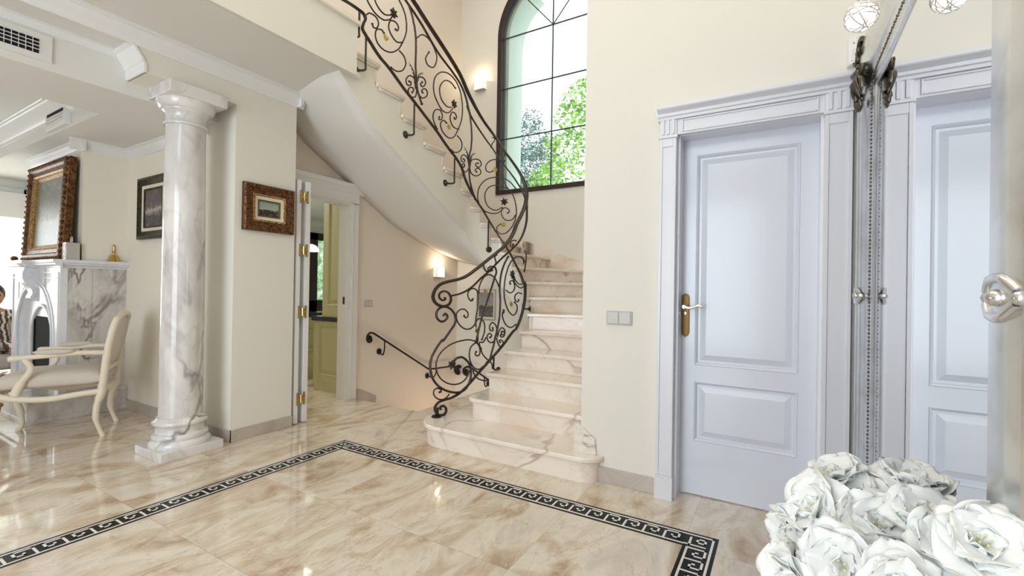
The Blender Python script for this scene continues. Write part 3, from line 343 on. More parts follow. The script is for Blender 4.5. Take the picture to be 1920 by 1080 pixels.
('scroll','',[(1.356,1.46),(1.352,1.469),(1.35,1.477),(1.348,1.486),(1.344,1.494),(1.338,1.502),(1.33,1.508),(1.32,1.513),(1.308,1.517),(1.296,1.521),(1.284,1.524),(1.27,1.526),(1.258,1.527),(1.246,1.528),(1.232,1.527),(1.22,1.526),(1.206,1.524),(1.194,1.521),(1.182,1.517),(1.164,1.511),(1.148,1.504),(1.132,1.495),(1.118,1.485),(1.104,1.475),(1.09,1.464),(1.076,1.45),(1.064,1.434),(1.052,1.418),(1.042,1.401),(1.034,1.384),(1.026,1.368),(1.018,1.352),(1.012,1.337),(1.006,1.321),(1.002,1.306),(0.998,1.29),(0.994,1.274),(0.992,1.256),(0.99,1.238),(0.988,1.219),(0.988,1.2),(0.988,1.182),(0.99,1.164),(0.992,1.148),(0.994,1.132),(0.998,1.117),(1.004,1.102),(1.01,1.087),(1.018,1.072),(1.026,1.057),(1.036,1.041),(1.048,1.025),(1.06,1.011),(1.074,0.997),(1.088,0.986),(1.1,0.98),(1.112,0.973),(1.124,0.968),(1.138,0.964),(1.15,0.961),(1.162,0.96),(1.172,0.962),(1.182,0.966),(1.194,0.971),(1.202,0.978),(1.21,0.985),(1.218,0.992),(1.222,1.0),(1.226,1.01),(1.23,1.02),(1.23,1.03),(1.228,1.04),(1.224,1.049),(1.22,1.056),(1.212,1.062),(1.204,1.067),(1.194,1.072),(1.184,1.078),(1.176,1.083)]),
('scroll','',[(1.368,1.239),(1.352,1.235),(1.336,1.232),(1.324,1.228),(1.312,1.225),(1.3,1.223),(1.288,1.223),(1.272,1.225),(1.254,1.23),(1.236,1.236),(1.218,1.244),(1.202,1.252),(1.19,1.26),(1.178,1.268),(1.17,1.277),(1.162,1.287),(1.156,1.296),(1.148,1.306),(1.14,1.316)]),
('scroll','',[(1.352,1.268),(1.334,1.266),(1.32,1.263),(1.306,1.261),(1.292,1.259),(1.28,1.258),(1.266,1.258),(1.254,1.261),(1.242,1.265),(1.23,1.27),(1.218,1.276),(1.208,1.283),(1.198,1.289),(1.19,1.294),(1.184,1.3),(1.176,1.307),(1.172,1.313),(1.166,1.319),(1.16,1.326)]),
('scroll','',[(1.014,1.201),(1.026,1.196),(1.038,1.19),(1.052,1.184),(1.066,1.178),(1.078,1.175),(1.09,1.174),(1.104,1.175),(1.118,1.178),(1.132,1.183),(1.144,1.189),(1.154,1.196),(1.162,1.202),(1.168,1.211),(1.172,1.22),(1.174,1.23),(1.172,1.241),(1.17,1.251),(1.166,1.259),(1.162,1.266),(1.158,1.273),(1.152,1.28),(1.144,1.285),(1.136,1.289),(1.128,1.292),(1.12,1.292),(1.112,1.29),(1.102,1.288),(1.094,1.285),(1.086,1.282),(1.082,1.278),(1.082,1.271),(1.088,1.263),(1.092,1.259)]),
('scroll','',[(1.32,1.164),(1.306,1.167),(1.292,1.17),(1.278,1.173),(1.264,1.175),(1.252,1.176),(1.24,1.176),(1.228,1.173),(1.218,1.169),(1.206,1.164),(1.196,1.158),(1.188,1.152),(1.184,1.145),(1.18,1.138),(1.18,1.129),(1.18,1.12),(1.184,1.111),(1.188,1.103),(1.194,1.097),(1.202,1.094),(1.21,1.091),(1.22,1.089),(1.228,1.087),(1.236,1.087),(1.244,1.087),(1.248,1.092),(1.25,1.099),(1.252,1.106)]),
('scroll','',[(1.002,1.012),(0.996,1.009),(0.99,1.006),(0.982,1.002),(0.976,0.999),(0.97,0.995),(0.968,0.99),(0.964,0.982),(0.964,0.971),(0.966,0.96),(0.97,0.948),(0.974,0.937),(0.98,0.926),(0.988,0.915),(0.996,0.905),(1.006,0.894),(1.016,0.884),(1.028,0.875),(1.04,0.867),(1.05,0.862),(1.062,0.857),(1.072,0.852),(1.084,0.849),(1.098,0.846),(1.11,0.845),(1.124,0.845),(1.14,0.848),(1.154,0.852),(1.17,0.857),(1.186,0.862),(1.202,0.866)]),
('scroll','',[(0.856,0.752),(0.862,0.762),(0.866,0.772),(0.872,0.782),(0.878,0.792),(0.882,0.803),(0.884,0.813),(0.884,0.824),(0.884,0.835),(0.882,0.847),(0.878,0.858),(0.874,0.868),(0.868,0.877),(0.86,0.884),(0.852,0.89),(0.844,0.897),(0.834,0.902),(0.826,0.905),(0.818,0.906),(0.81,0.905),(0.804,0.901),(0.796,0.896),(0.79,0.889),(0.786,0.883),(0.782,0.877),(0.782,0.87),(0.782,0.863),(0.782,0.855),(0.786,0.847),(0.788,0.841),(0.794,0.836),(0.804,0.833),(0.812,0.832),(0.82,0.832),(0.826,0.833),(0.83,0.837),(0.828,0.844),(0.826,0.849),(0.824,0.857)]),
('scroll','',[(0.892,0.768),(0.896,0.778),(0.9,0.789),(0.904,0.8),(0.908,0.811),(0.914,0.821),(0.92,0.829),(0.926,0.834),(0.932,0.84),(0.938,0.844),(0.944,0.848),(0.952,0.851),(0.958,0.852),(0.966,0.851),(0.976,0.848),(0.986,0.844),(0.994,0.839),(1.002,0.833),(1.008,0.828),(1.01,0.821),(1.012,0.813),(1.012,0.805),(1.01,0.797),(1.006,0.791),(1.0,0.787),(0.988,0.785),(0.98,0.785),(0.972,0.786),(0.964,0.788),(0.958,0.792),(0.956,0.796),(0.956,0.804),(0.956,0.813)]),
('scroll','',[(0.866,0.782),(0.864,0.774),(0.862,0.767),(0.86,0.759),(0.856,0.751),(0.854,0.744),(0.848,0.739),(0.842,0.735),(0.836,0.732),(0.828,0.729),(0.82,0.727),(0.814,0.726),(0.806,0.726),(0.798,0.728),(0.79,0.731),(0.782,0.735),(0.774,0.739),(0.768,0.744),(0.762,0.75),(0.758,0.756),(0.754,0.762),(0.752,0.77),(0.75,0.777),(0.75,0.784),(0.752,0.79),(0.754,0.795),(0.76,0.8),(0.766,0.805),(0.774,0.808),(0.78,0.811),(0.786,0.811),(0.792,0.81),(0.798,0.806),(0.802,0.801),(0.808,0.796),(0.812,0.791),(0.812,0.785),(0.808,0.783),(0.804,0.781),(0.8,0.779),(0.792,0.775)]),
('scroll','',[(0.88,0.765),(0.884,0.755),(0.888,0.745),(0.892,0.734),(0.896,0.724),(0.902,0.715),(0.908,0.706),(0.914,0.699),(0.92,0.692),(0.928,0.685),(0.936,0.68),(0.942,0.676),(0.95,0.674),(0.958,0.674),(0.966,0.677),(0.976,0.682),(0.984,0.687),(0.99,0.693),(0.992,0.699),(0.988,0.712),(0.982,0.719),(0.974,0.726),(0.966,0.732),(0.958,0.736),(0.952,0.738),(0.946,0.739),(0.938,0.74),(0.932,0.74),(0.926,0.74),(0.922,0.737),(0.926,0.731),(0.93,0.727),(0.934,0.72)]),
('scroll','',[(0.968,0.824),(0.974,0.82),(0.982,0.817),(0.988,0.813),(0.996,0.809),(1.0,0.805),(1.004,0.801),(1.006,0.796),(1.006,0.789),(1.004,0.783),(1.0,0.777),(0.996,0.772),(0.99,0.769),(0.984,0.767),(0.976,0.766),(0.968,0.765),(0.96,0.766),(0.952,0.766),(0.944,0.77),(0.942,0.777),(0.942,0.785)]),
('scroll','',[(0.616,0.872),(0.614,0.881),(0.614,0.89),(0.612,0.899),(0.612,0.908),(0.612,0.916),(0.614,0.923),(0.62,0.929),(0.626,0.936),(0.634,0.941),(0.644,0.946),(0.652,0.948),(0.66,0.949),(0.668,0.947),(0.678,0.942),(0.686,0.936),(0.696,0.928),(0.704,0.919),(0.71,0.911),(0.714,0.9),(0.718,0.887),(0.72,0.873),(0.72,0.859),(0.718,0.845),(0.718,0.832),(0.714,0.82),(0.71,0.809),(0.704,0.798),(0.7,0.787),(0.694,0.775),(0.688,0.764)]),
('scroll','',[(1.574,1.615),(1.566,1.608),(1.552,1.601),(1.54,1.594),(1.522,1.587),(1.5,1.579),(1.464,1.57),(1.464,1.563),(1.464,1.556),(1.464,1.549),(1.464,1.542),(1.464,1.535),(1.464,1.527),(1.464,1.516),(1.494,1.506),(1.51,1.495),(1.522,1.482),(1.532,1.47),(1.54,1.459),(1.546,1.448),(1.552,1.438),(1.558,1.428),(1.564,1.418),(1.57,1.408),(1.574,1.398)]),
('scroll','',[(1.796,1.532),(1.788,1.536),(1.778,1.541),(1.768,1.545),(1.758,1.55),(1.75,1.553),(1.738,1.556),(1.73,1.558),(1.72,1.559),(1.71,1.56),(1.7,1.561),(1.69,1.561),(1.68,1.56),(1.67,1.557),(1.658,1.554),(1.648,1.551),(1.636,1.546),(1.626,1.542),(1.616,1.537),(1.606,1.532),(1.598,1.527),(1.592,1.521),(1.584,1.515),(1.578,1.509),(1.57,1.503)]),
('scroll','',[(1.78,1.692),(1.788,1.696),(1.796,1.699),(1.802,1.697),(1.8,1.693),(1.798,1.688),(1.796,1.682),(1.796,1.674),(1.802,1.67),(1.808,1.668),(1.816,1.668),(1.822,1.674),(1.826,1.679),(1.828,1.684),(1.83,1.689),(1.83,1.7),(1.828,1.711),(1.826,1.717),(1.824,1.722),(1.82,1.726),(1.816,1.73),(1.81,1.733),(1.802,1.736),(1.796,1.738),(1.788,1.74),(1.782,1.74),(1.776,1.74),(1.766,1.737),(1.756,1.734)]),
('scroll','',[(3.482,3.517),(3.486,3.51),(3.49,3.502),(3.494,3.495),(3.498,3.487),(3.504,3.48),(3.51,3.473),(3.518,3.465),(3.53,3.457),(3.54,3.45),(3.552,3.443),(3.564,3.437),(3.576,3.432),(3.588,3.429),(3.602,3.427),(3.614,3.428),(3.628,3.428),(3.64,3.43),(3.652,3.432),(3.664,3.434),(3.674,3.438),(3.686,3.442),(3.696,3.447),(3.706,3.452),(3.714,3.459),(3.724,3.466),(3.734,3.473),(3.744,3.481),(3.752,3.49),(3.76,3.499),(3.768,3.509),(3.774,3.52),(3.78,3.533),(3.786,3.545),(3.79,3.559),(3.794,3.573),(3.794,3.588),(3.792,3.606),(3.79,3.624),(3.786,3.644),(3.78,3.664),(3.772,3.684),(3.762,3.702),(3.75,3.718),(3.738,3.732),(3.726,3.746),(3.71,3.761),(3.696,3.773),(3.68,3.783),(3.664,3.792),(3.646,3.799),(3.626,3.804),(3.608,3.806),(3.59,3.808),(3.574,3.807),(3.556,3.805),(3.54,3.799),(3.524,3.791),(3.51,3.781),(3.496,3.771),(3.482,3.761),(3.47,3.751),(3.456,3.74),(3.446,3.727),(3.434,3.715),(3.422,3.703),(3.41,3.692),(3.4,3.681),(3.388,3.672),(3.378,3.662),(3.368,3.652),(3.358,3.642),(3.35,3.63),(3.342,3.617),(3.334,3.604),(3.328,3.589),(3.324,3.574),(3.32,3.558),(3.316,3.543),(3.314,3.528),(3.314,3.512),(3.314,3.495),(3.314,3.479),(3.316,3.462),(3.32,3.445),(3.326,3.427),(3.332,3.409),(3.34,3.39),(3.348,3.371),(3.358,3.353),(3.366,3.336),(3.374,3.322),(3.38,3.31),(3.386,3.298),(3.394,3.286),(3.402,3.274),(3.412,3.263),(3.424,3.251),(3.436,3.24),(3.45,3.228),(3.464,3.217),(3.478,3.208),(3.492,3.201),(3.506,3.195),(3.522,3.19),(3.538,3.187),(3.554,3.185),(3.568,3.184),(3.582,3.184),(3.594,3.186),(3.606,3.189),(3.618,3.194),(3.628,3.199),(3.638,3.205),(3.646,3.212),(3.652,3.219),(3.658,3.227),(3.662,3.237),(3.666,3.246),(3.668,3.256),(3.668,3.266),(3.668,3.273),(3.668,3.282),(3.666,3.29),(3.662,3.299),(3.66,3.306),(3.654,3.313),(3.648,3.319),(3.64,3.324),(3.632,3.328),(3.622,3.333),(3.614,3.335),(3.606,3.337),(3.6,3.337),(3.594,3.336),(3.59,3.333),(3.586,3.329),(3.58,3.326),(3.576,3.323)]),
('scroll','',[(3.49,3.519),(3.504,3.512),(3.516,3.505),(3.53,3.498),(3.542,3.491),(3.554,3.486),(3.566,3.483),(3.578,3.481),(3.59,3.482),(3.602,3.484),(3.612,3.487),(3.622,3.491),(3.632,3.495),(3.642,3.501),(3.65,3.508),(3.66,3.515),(3.668,3.523),(3.674,3.532),(3.68,3.542),(3.686,3.55),(3.69,3.56),(3.694,3.57),(3.696,3.581),(3.698,3.592),(3.698,3.604),(3.694,3.62),(3.69,3.636),(3.684,3.655),(3.676,3.672),(3.668,3.688),(3.658,3.7),(3.648,3.708),(3.634,3.715),(3.622,3.719),(3.608,3.723),(3.594,3.726),(3.582,3.728),(3.572,3.728),(3.562,3.726),(3.554,3.722),(3.544,3.718),(3.536,3.714),(3.526,3.711)]),
('scroll','',[(3.764,3.377),(3.76,3.381),(3.756,3.386),(3.752,3.391),(3.748,3.396),(3.744,3.4),(3.74,3.404),(3.732,3.408),(3.724,3.41),(3.716,3.412),(3.708,3.413),(3.7,3.414),(3.694,3.414),(3.686,3.414),(3.678,3.413),(3.67,3.412),(3.664,3.409),(3.658,3.406),(3.652,3.403),(3.648,3.398),(3.644,3.392),(3.64,3.385),(3.638,3.377),(3.636,3.37),(3.638,3.362),(3.638,3.356),(3.642,3.348),(3.646,3.34),(3.65,3.333),(3.654,3.327),(3.66,3.322),(3.664,3.32),(3.67,3.317),(3.676,3.315),(3.682,3.314),(3.69,3.315),(3.696,3.319),(3.698,3.328),(3.702,3.335)]),
('scroll','',[(3.354,3.35),(3.366,3.345),(3.378,3.339),(3.392,3.332),(3.402,3.327),(3.414,3.323),(3.426,3.32),(3.438,3.321),(3.452,3.324),(3.464,3.329),(3.476,3.336),(3.486,3.343),(3.496,3.35),(3.504,3.358),(3.51,3.367),(3.516,3.376),(3.522,3.385),(3.524,3.396),(3.526,3.406),(3.524,3.416),(3.522,3.426),(3.52,3.437),(3.516,3.447),(3.51,3.456),(3.504,3.463),(3.498,3.468),(3.488,3.473),(3.48,3.476),(3.47,3.479),(3.46,3.481),(3.452,3.482),(3.444,3.48),(3.434,3.477),(3.426,3.472),(3.418,3.466),(3.414,3.458),(3.41,3.452),(3.412,3.446),(3.412,3.44),(3.416,3.432),(3.418,3.426),(3.422,3.421),(3.426,3.417),(3.432,3.416),(3.44,3.417),(3.446,3.419)]),
('scroll','',[(3.4,3.26),(3.39,3.256),(3.378,3.253),(3.368,3.25),(3.358,3.246),(3.348,3.241),(3.34,3.235),(3.332,3.228),(3.326,3.219),(3.322,3.209),(3.318,3.199),(3.316,3.188),(3.316,3.176),(3.318,3.165),(3.324,3.153),(3.33,3.14),(3.338,3.127),(3.346,3.116),(3.354,3.106),(3.364,3.098),(3.374,3.091),(3.386,3.084),(3.398,3.078),(3.408,3.074),(3.42,3.07),(3.432,3.068),(3.442,3.068),(3.454,3.068),(3.466,3.07),(3.478,3.071),(3.488,3.072)]),
('stem','stem',[(3.302,3.725),(3.294,3.713),(3.284,3.701),(3.276,3.688),(3.266,3.676),(3.258,3.663),(3.25,3.648),(3.24,3.628),(3.232,3.606),(3.224,3.583),(3.214,3.561),(3.208,3.536),(3.202,3.512),(3.198,3.488),(3.194,3.465),(3.192,3.44),(3.192,3.415),(3.19,3.39),(3.19,3.366),(3.19,3.343),(3.19,3.32),(3.192,3.296),(3.192,3.274),(3.192,3.252),(3.192,3.23),(3.192,3.21),(3.19,3.191),(3.186,3.173),(3.184,3.154),(3.182,3.136),(3.18,3.119),(3.178,3.104),(3.176,3.089),(3.174,3.075),(3.174,3.06),(3.17,3.047),(3.168,3.034),(3.164,3.023),(3.162,3.011),(3.158,3.001),(3.152,2.992),(3.148,2.981),(3.142,2.971),(3.136,2.96),(3.13,2.949),(3.124,2.938),(3.116,2.927),(3.108,2.916),(3.102,2.904)]),
('scroll','',[(3.188,3.466),(3.176,3.478),(3.164,3.492),(3.152,3.505),(3.14,3.517),(3.128,3.528),(3.116,3.535),(3.102,3.541),(3.086,3.545),(3.07,3.547),(3.056,3.547),(3.04,3.546),(3.028,3.544),(3.012,3.54),(2.998,3.535),(2.984,3.528),(2.972,3.519),(2.96,3.51),(2.95,3.5),(2.938,3.489),(2.928,3.477),(2.918,3.464),(2.908,3.451),(2.902,3.437),(2.9,3.42),(2.902,3.402),(2.906,3.382),(2.912,3.361),(2.922,3.34),(2.932,3.322),(2.944,3.309),(2.956,3.302),(2.968,3.297),(2.984,3.293),(2.998,3.291),(3.01,3.291),(3.02,3.292),(3.03,3.295),(3.04,3.301),(3.048,3.309),(3.054,3.319),(3.058,3.329),(3.06,3.339),(3.056,3.351),(3.05,3.364),(3.042,3.377),(3.034,3.391),(3.024,3.405),(3.016,3.419)]),
('scroll','',[(3.178,3.039),(3.184,3.049),(3.188,3.061),(3.192,3.074),(3.198,3.084),(3.204,3.093),(3.212,3.099),(3.22,3.101),(3.23,3.102),(3.24,3.102),(3.25,3.101),(3.26,3.099),(3.268,3.095),(3.276,3.09),(3.284,3.082),(3.292,3.073),(3.3,3.063),(3.304,3.054),(3.308,3.045),(3.31,3.037),(3.308,3.028),(3.306,3.02),(3.304,3.012),(3.298,3.006),(3.294,3.003),(3.288,3.003),(3.28,3.004),(3.272,3.007),(3.264,3.01),(3.258,3.013),(3.252,3.017),(3.25,3.022),(3.246,3.028),(3.246,3.034),(3.246,3.04),(3.248,3.048),(3.254,3.048),(3.262,3.046),(3.27,3.043)]),
('scroll','',[(3.178,3.039),(3.176,3.032),(3.176,3.025),(3.174,3.018),(3.172,3.012),(3.172,3.004),(3.172,2.997),(3.174,2.986),(3.174,2.976),(3.176,2.964),(3.18,2.953),(3.184,2.943),(3.19,2.935),(3.196,2.931),(3.204,2.926),(3.214,2.922),(3.222,2.92),(3.232,2.918),(3.238,2.918),(3.246,2.918),(3.254,2.92),(3.26,2.924),(3.266,2.928),(3.27,2.933),(3.274,2.938),(3.276,2.944),(3.278,2.95),(3.28,2.956),(3.28,2.963),(3.278,2.97),(3.274,2.977),(3.27,2.982),(3.264,2.988),(3.258,2.993),(3.25,2.998),(3.244,3.001),(3.238,3.003),(3.232,3.004),(3.226,3.003),(3.22,3.002),(3.216,2.998),(3.212,2.995),(3.21,2.988),(3.212,2.984),(3.216,2.978),(3.22,2.973),(3.224,2.968),(3.228,2.962)]),
('scroll','',[(3.178,3.039),(3.176,3.051),(3.174,3.063),(3.172,3.076),(3.17,3.088),(3.166,3.1),(3.162,3.11),(3.156,3.117),(3.148,3.125),(3.14,3.132),(3.132,3.138),(3.124,3.143),(3.116,3.146),(3.106,3.149),(3.096,3.149),(3.086,3.149),(3.078,3.146),(3.07,3.143),(3.064,3.139),(3.06,3.134),(3.056,3.128),(3.054,3.121),(3.054,3.113),(3.056,3.105),(3.06,3.097),(3.064,3.091),(3.07,3.084),(3.078,3.077),(3.084,3.071),(3.092,3.066),(3.098,3.063),(3.104,3.063),(3.11,3.064),(3.114,3.067),(3.118,3.07),(3.122,3.074),(3.122,3.081),(3.118,3.085),(3.114,3.09),(3.108,3.095),(3.104,3.099),(3.1,3.104)]),
('scroll','',[(3.178,3.039),(3.174,3.029),(3.17,3.018),(3.164,3.008),(3.16,2.998),(3.154,2.989),(3.148,2.981),(3.14,2.975),(3.132,2.969),(3.124,2.964),(3.116,2.96),(3.106,2.958),(3.096,2.958),(3.086,2.962),(3.076,2.967),(3.064,2.974),(3.054,2.982),(3.044,2.99),(3.036,2.998),(3.032,3.006),(3.028,3.015),(3.026,3.024),(3.026,3.032),(3.028,3.04),(3.03,3.046),(3.034,3.05),(3.04,3.053),(3.046,3.056),(3.054,3.058),(3.062,3.058),(3.068,3.057),(3.076,3.053),(3.082,3.049),(3.09,3.043),(3.096,3.036),(3.102,3.03),(3.104,3.026),(3.106,3.022),(3.1,3.016),(3.096,3.014),(3.092,3.011)]),
('scroll','',[(2.348,2.517),(2.354,2.53),(2.36,2.544),(2.366,2.558),(2.372,2.571),(2.38,2.582),(2.388,2.591),(2.398,2.596),(2.408,2.601),(2.42,2.604),(2.43,2.607),(2.44,2.608),(2.45,2.606),(2.458,2.602),(2.468,2.595),(2.476,2.588),(2.482,2.58),(2.488,2.571),(2.492,2.564),(2.494,2.558),(2.494,2.551),(2.492,2.545),(2.49,2.539),(2.486,2.534),(2.482,2.531),(2.476,2.529),(2.47,2.528),(2.462,2.527),(2.452,2.528),(2.446,2.529),(2.44,2.531),(2.436,2.534),(2.432,2.539),(2.43,2.544),(2.428,2.55),(2.428,2.558),(2.434,2.56),(2.44,2.561),(2.45,2.561)]),
('scroll','',[(2.348,2.517),(2.35,2.509),(2.352,2.502),(2.354,2.494),(2.356,2.486),(2.36,2.478),(2.364,2.471),(2.372,2.464),(2.38,2.455),(2.39,2.447),(2.4,2.44),(2.41,2.435),(2.42,2.432),(2.428,2.433),(2.438,2.436),(2.448,2.442),(2.456,2.449),(2.464,2.456),(2.468,2.462),(2.472,2.467),(2.474,2.473),(2.476,2.479),(2.476,2.49),(2.472,2.495),(2.468,2.499),(2.464,2.503),(2.456,2.507),(2.45,2.51),(2.444,2.512),(2.438,2.513),(2.432,2.508),(2.428,2.504),(2.426,2.499),(2.426,2.49),(2.432,2.485),(2.438,2.483),(2.442,2.481),(2.448,2.478)]),
('scroll','',[(2.348,2.517),(2.342,2.528),(2.336,2.539),(2.332,2.55),(2.326,2.56),(2.318,2.57),(2.31,2.579),(2.302,2.586),(2.292,2.592),(2.282,2.597),(2.272,2.602),(2.262,2.605),(2.252,2.608),(2.242,2.61),(2.232,2.61),(2.22,2.61),(2.21,2.609),(2.202,2.606),(2.194,2.603),(2.188,2.598),(2.184,2.592),(2.18,2.585),(2.176,2.577),(2.176,2.57),(2.176,2.563),(2.178,2.556),(2.182,2.55),(2.186,2.543),(2.192,2.537),(2.2,2.532),(2.206,2.529),(2.212,2.528),(2.22,2.528),(2.226,2.53),(2.234,2.532),(2.24,2.535),(2.244,2.538),(2.248,2.546),(2.248,2.556),(2.244,2.564),(2.238,2.567),(2.232,2.568),(2.226,2.569),(2.216,2.57)]),
('scroll','',[(2.348,2.517),(2.342,2.504),(2.336,2.49),(2.332,2.475),(2.324,2.462),(2.318,2.451),(2.308,2.442),(2.298,2.437),(2.286,2.433),(2.276,2.43),(2.264,2.428),(2.252,2.428),(2.242,2.428),(2.232,2.431),(2.22,2.435),(2.21,2.44),(2.2,2.446),(2.192,2.452),(2.186,2.459),(2.182,2.466),(2.18,2.473),(2.18,2.481),(2.18,2.489),(2.182,2.497),(2.186,2.502),(2.19,2.506),(2.196,2.51),(2.202,2.513),(2.21,2.514),(2.218,2.515),(2.224,2.514),(2.23,2.511),(2.236,2.507),(2.244,2.501),(2.25,2.495),(2.252,2.489),(2.254,2.485),(2.25,2.48),(2.244,2.478),(2.24,2.476),(2.234,2.474)]),
('scroll','',[(2.636,3.027),(2.648,3.014),(2.66,3.0),(2.674,2.986),(2.686,2.973),(2.698,2.963),(2.712,2.954),(2.726,2.949),(2.74,2.945),(2.756,2.942),(2.77,2.942),(2.784,2.942),(2.796,2.944),(2.814,2.948),(2.828,2.956),(2.842,2.965),(2.856,2.976),(2.868,2.988),(2.88,2.999),(2.89,3.009),(2.9,3.019),(2.91,3.029),(2.918,3.04),(2.924,3.051),(2.93,3.064),(2.934,3.077),(2.938,3.091),(2.94,3.107),(2.942,3.122),(2.942,3.137),(2.94,3.153),(2.938,3.167),(2.936,3.181),(2.932,3.195),(2.926,3.21),(2.92,3.224),(2.91,3.238),(2.902,3.249),(2.892,3.261),(2.88,3.273),(2.866,3.285),(2.854,3.295),(2.84,3.304),(2.824,3.313),(2.808,3.32),(2.792,3.326),(2.774,3.332),(2.756,3.337),(2.74,3.34),(2.722,3.342),(2.704,3.342),(2.686,3.341),(2.668,3.338),(2.652,3.334),(2.636,3.329),(2.618,3.322),(2.6,3.314),(2.584,3.303),(2.57,3.292),(2.556,3.279),(2.544,3.266),(2.532,3.251),(2.522,3.234),(2.512,3.217),(2.506,3.198),(2.5,3.179),(2.494,3.161),(2.49,3.143),(2.486,3.126),(2.484,3.108),(2.482,3.089),(2.482,3.071),(2.482,3.052),(2.482,3.035),(2.484,3.017),(2.486,2.999),(2.488,2.982),(2.492,2.964),(2.498,2.945),(2.504,2.928),(2.512,2.91),(2.52,2.892),(2.53,2.874),(2.54,2.857),(2.55,2.839),(2.56,2.822),(2.57,2.804),(2.582,2.785),(2.592,2.769),(2.606,2.753),(2.62,2.74),(2.63,2.733),(2.642,2.726),(2.652,2.72),(2.664,2.716),(2.676,2.712),(2.688,2.709),(2.704,2.708),(2.718,2.71),(2.734,2.712),(2.748,2.717),(2.762,2.722),(2.774,2.727),(2.784,2.732),(2.792,2.738),(2.8,2.744),(2.806,2.752),(2.812,2.759),(2.818,2.766),(2.822,2.774),(2.826,2.782),(2.828,2.791),(2.83,2.8),(2.83,2.808),(2.826,2.817),(2.822,2.824),(2.816,2.832),(2.806,2.84),(2.798,2.847),(2.79,2.852),(2.782,2.856),(2.774,2.857),(2.768,2.856),(2.76,2.853),(2.754,2.85),(2.748,2.847),(2.74,2.845)]),
('scroll','',[(2.658,3.026),(2.67,3.023),(2.684,3.019),(2.696,3.015),(2.708,3.012),(2.72,3.01),(2.732,3.009),(2.746,3.011),(2.762,3.015),(2.778,3.02),(2.792,3.027),(2.806,3.034),(2.816,3.043),(2.826,3.052),(2.834,3.064),(2.84,3.076),(2.846,3.088),(2.848,3.102),(2.85,3.115),(2.852,3.125),(2.852,3.137),(2.85,3.148),(2.846,3.16),(2.842,3.172),(2.836,3.184),(2.828,3.196),(2.82,3.208),(2.808,3.221),(2.796,3.233),(2.784,3.244),(2.772,3.252),(2.758,3.258),(2.744,3.263),(2.73,3.266),(2.714,3.269),(2.7,3.27),(2.686,3.27),(2.672,3.268),(2.658,3.265),(2.644,3.26),(2.632,3.253),(2.62,3.247),(2.606,3.242)]),
('scroll','',[(2.532,2.845),(2.548,2.843),(2.564,2.841),(2.58,2.839),(2.594,2.838),(2.61,2.837),(2.622,2.839),(2.634,2.843),(2.646,2.85),(2.656,2.858),(2.664,2.868),(2.67,2.878),(2.676,2.887),(2.68,2.895),(2.682,2.904),(2.682,2.914),(2.682,2.923),(2.68,2.932),(2.678,2.941),(2.674,2.949),(2.668,2.958),(2.662,2.967),(2.654,2.976),(2.648,2.982),(2.64,2.987),(2.634,2.988),(2.626,2.988),(2.618,2.987),(2.61,2.985),(2.602,2.983),(2.596,2.98),(2.592,2.976),(2.588,2.971),(2.584,2.966),(2.58,2.961),(2.58,2.95),(2.582,2.945),(2.586,2.939),(2.592,2.932),(2.598,2.927),(2.602,2.923),(2.608,2.922),(2.612,2.928),(2.616,2.936)]),
('scroll','',[(2.87,2.734),(2.88,2.743),(2.89,2.751),(2.898,2.759),(2.908,2.767),(2.916,2.776),(2.922,2.786),(2.928,2.796),(2.934,2.806),(2.938,2.817),(2.94,2.829),(2.942,2.841),(2.94,2.852),(2.938,2.863),(2.934,2.875),(2.93,2.886),(2.924,2.897),(2.916,2.908),(2.908,2.915),(2.898,2.921),(2.888,2.926),(2.876,2.931),(2.864,2.934),(2.852,2.936),(2.842,2.936),(2.834,2.934),(2.824,2.929),(2.818,2.922),(2.812,2.914),(2.806,2.907),(2.804,2.898),(2.804,2.891),(2.804,2.882),(2.806,2.873),(2.81,2.864),(2.814,2.857),(2.82,2.851),(2.824,2.848),(2.832,2.845),(2.838,2.843),(2.846,2.841),(2.852,2.84),(2.856,2.844),(2.854,2.852),(2.852,2.857),(2.85,2.863),(2.848,2.868)]),
('scroll','',[(2.566,2.773),(2.554,2.768),(2.542,2.764),(2.532,2.759),(2.52,2.754),(2.51,2.748),(2.5,2.742),(2.494,2.735),(2.488,2.727),(2.482,2.719),(2.48,2.71),(2.478,2.701),(2.478,2.692),(2.48,2.681),(2.484,2.67),(2.49,2.658),(2.496,2.646),(2.506,2.635),(2.516,2.625),(2.528,2.617),(2.54,2.61),(2.556,2.603),(2.57,2.597),(2.584,2.593),(2.598,2.59),(2.608,2.589),(2.618,2.59),(2.626,2.592),(2.636,2.594),(2.644,2.597),(2.654,2.599)]),
('stem','stem',[(2.408,3.135),(2.4,3.123),(2.39,3.112),(2.382,3.1),(2.372,3.088),(2.364,3.075),(2.356,3.061),(2.348,3.043),(2.342,3.022),(2.336,3.0),(2.33,2.978),(2.326,2.956),(2.32,2.934),(2.318,2.911),(2.316,2.888),(2.314,2.865),(2.312,2.842),(2.312,2.819),(2.312,2.796),(2.314,2.773),(2.316,2.747),(2.318,2.722),(2.322,2.699),(2.324,2.683),(2.328,2.676),(2.334,2.673),(2.338,2.657),(2.342,2.636),(2.346,2.612),(2.35,2.588),(2.352,2.569),(2.354,2.555),(2.352,2.544),(2.352,2.532),(2.35,2.521),(2.348,2.509),(2.348,2.496),(2.346,2.48),(2.346,2.463),(2.346,2.446),(2.344,2.428),(2.342,2.411),(2.34,2.393),(2.334,2.373),(2.328,2.353),(2.32,2.334),(2.312,2.314),(2.304,2.294),(2.296,2.275),(2.288,2.258),(2.278,2.242),(2.27,2.226),(2.26,2.21),(2.252,2.193),(2.244,2.177)]),
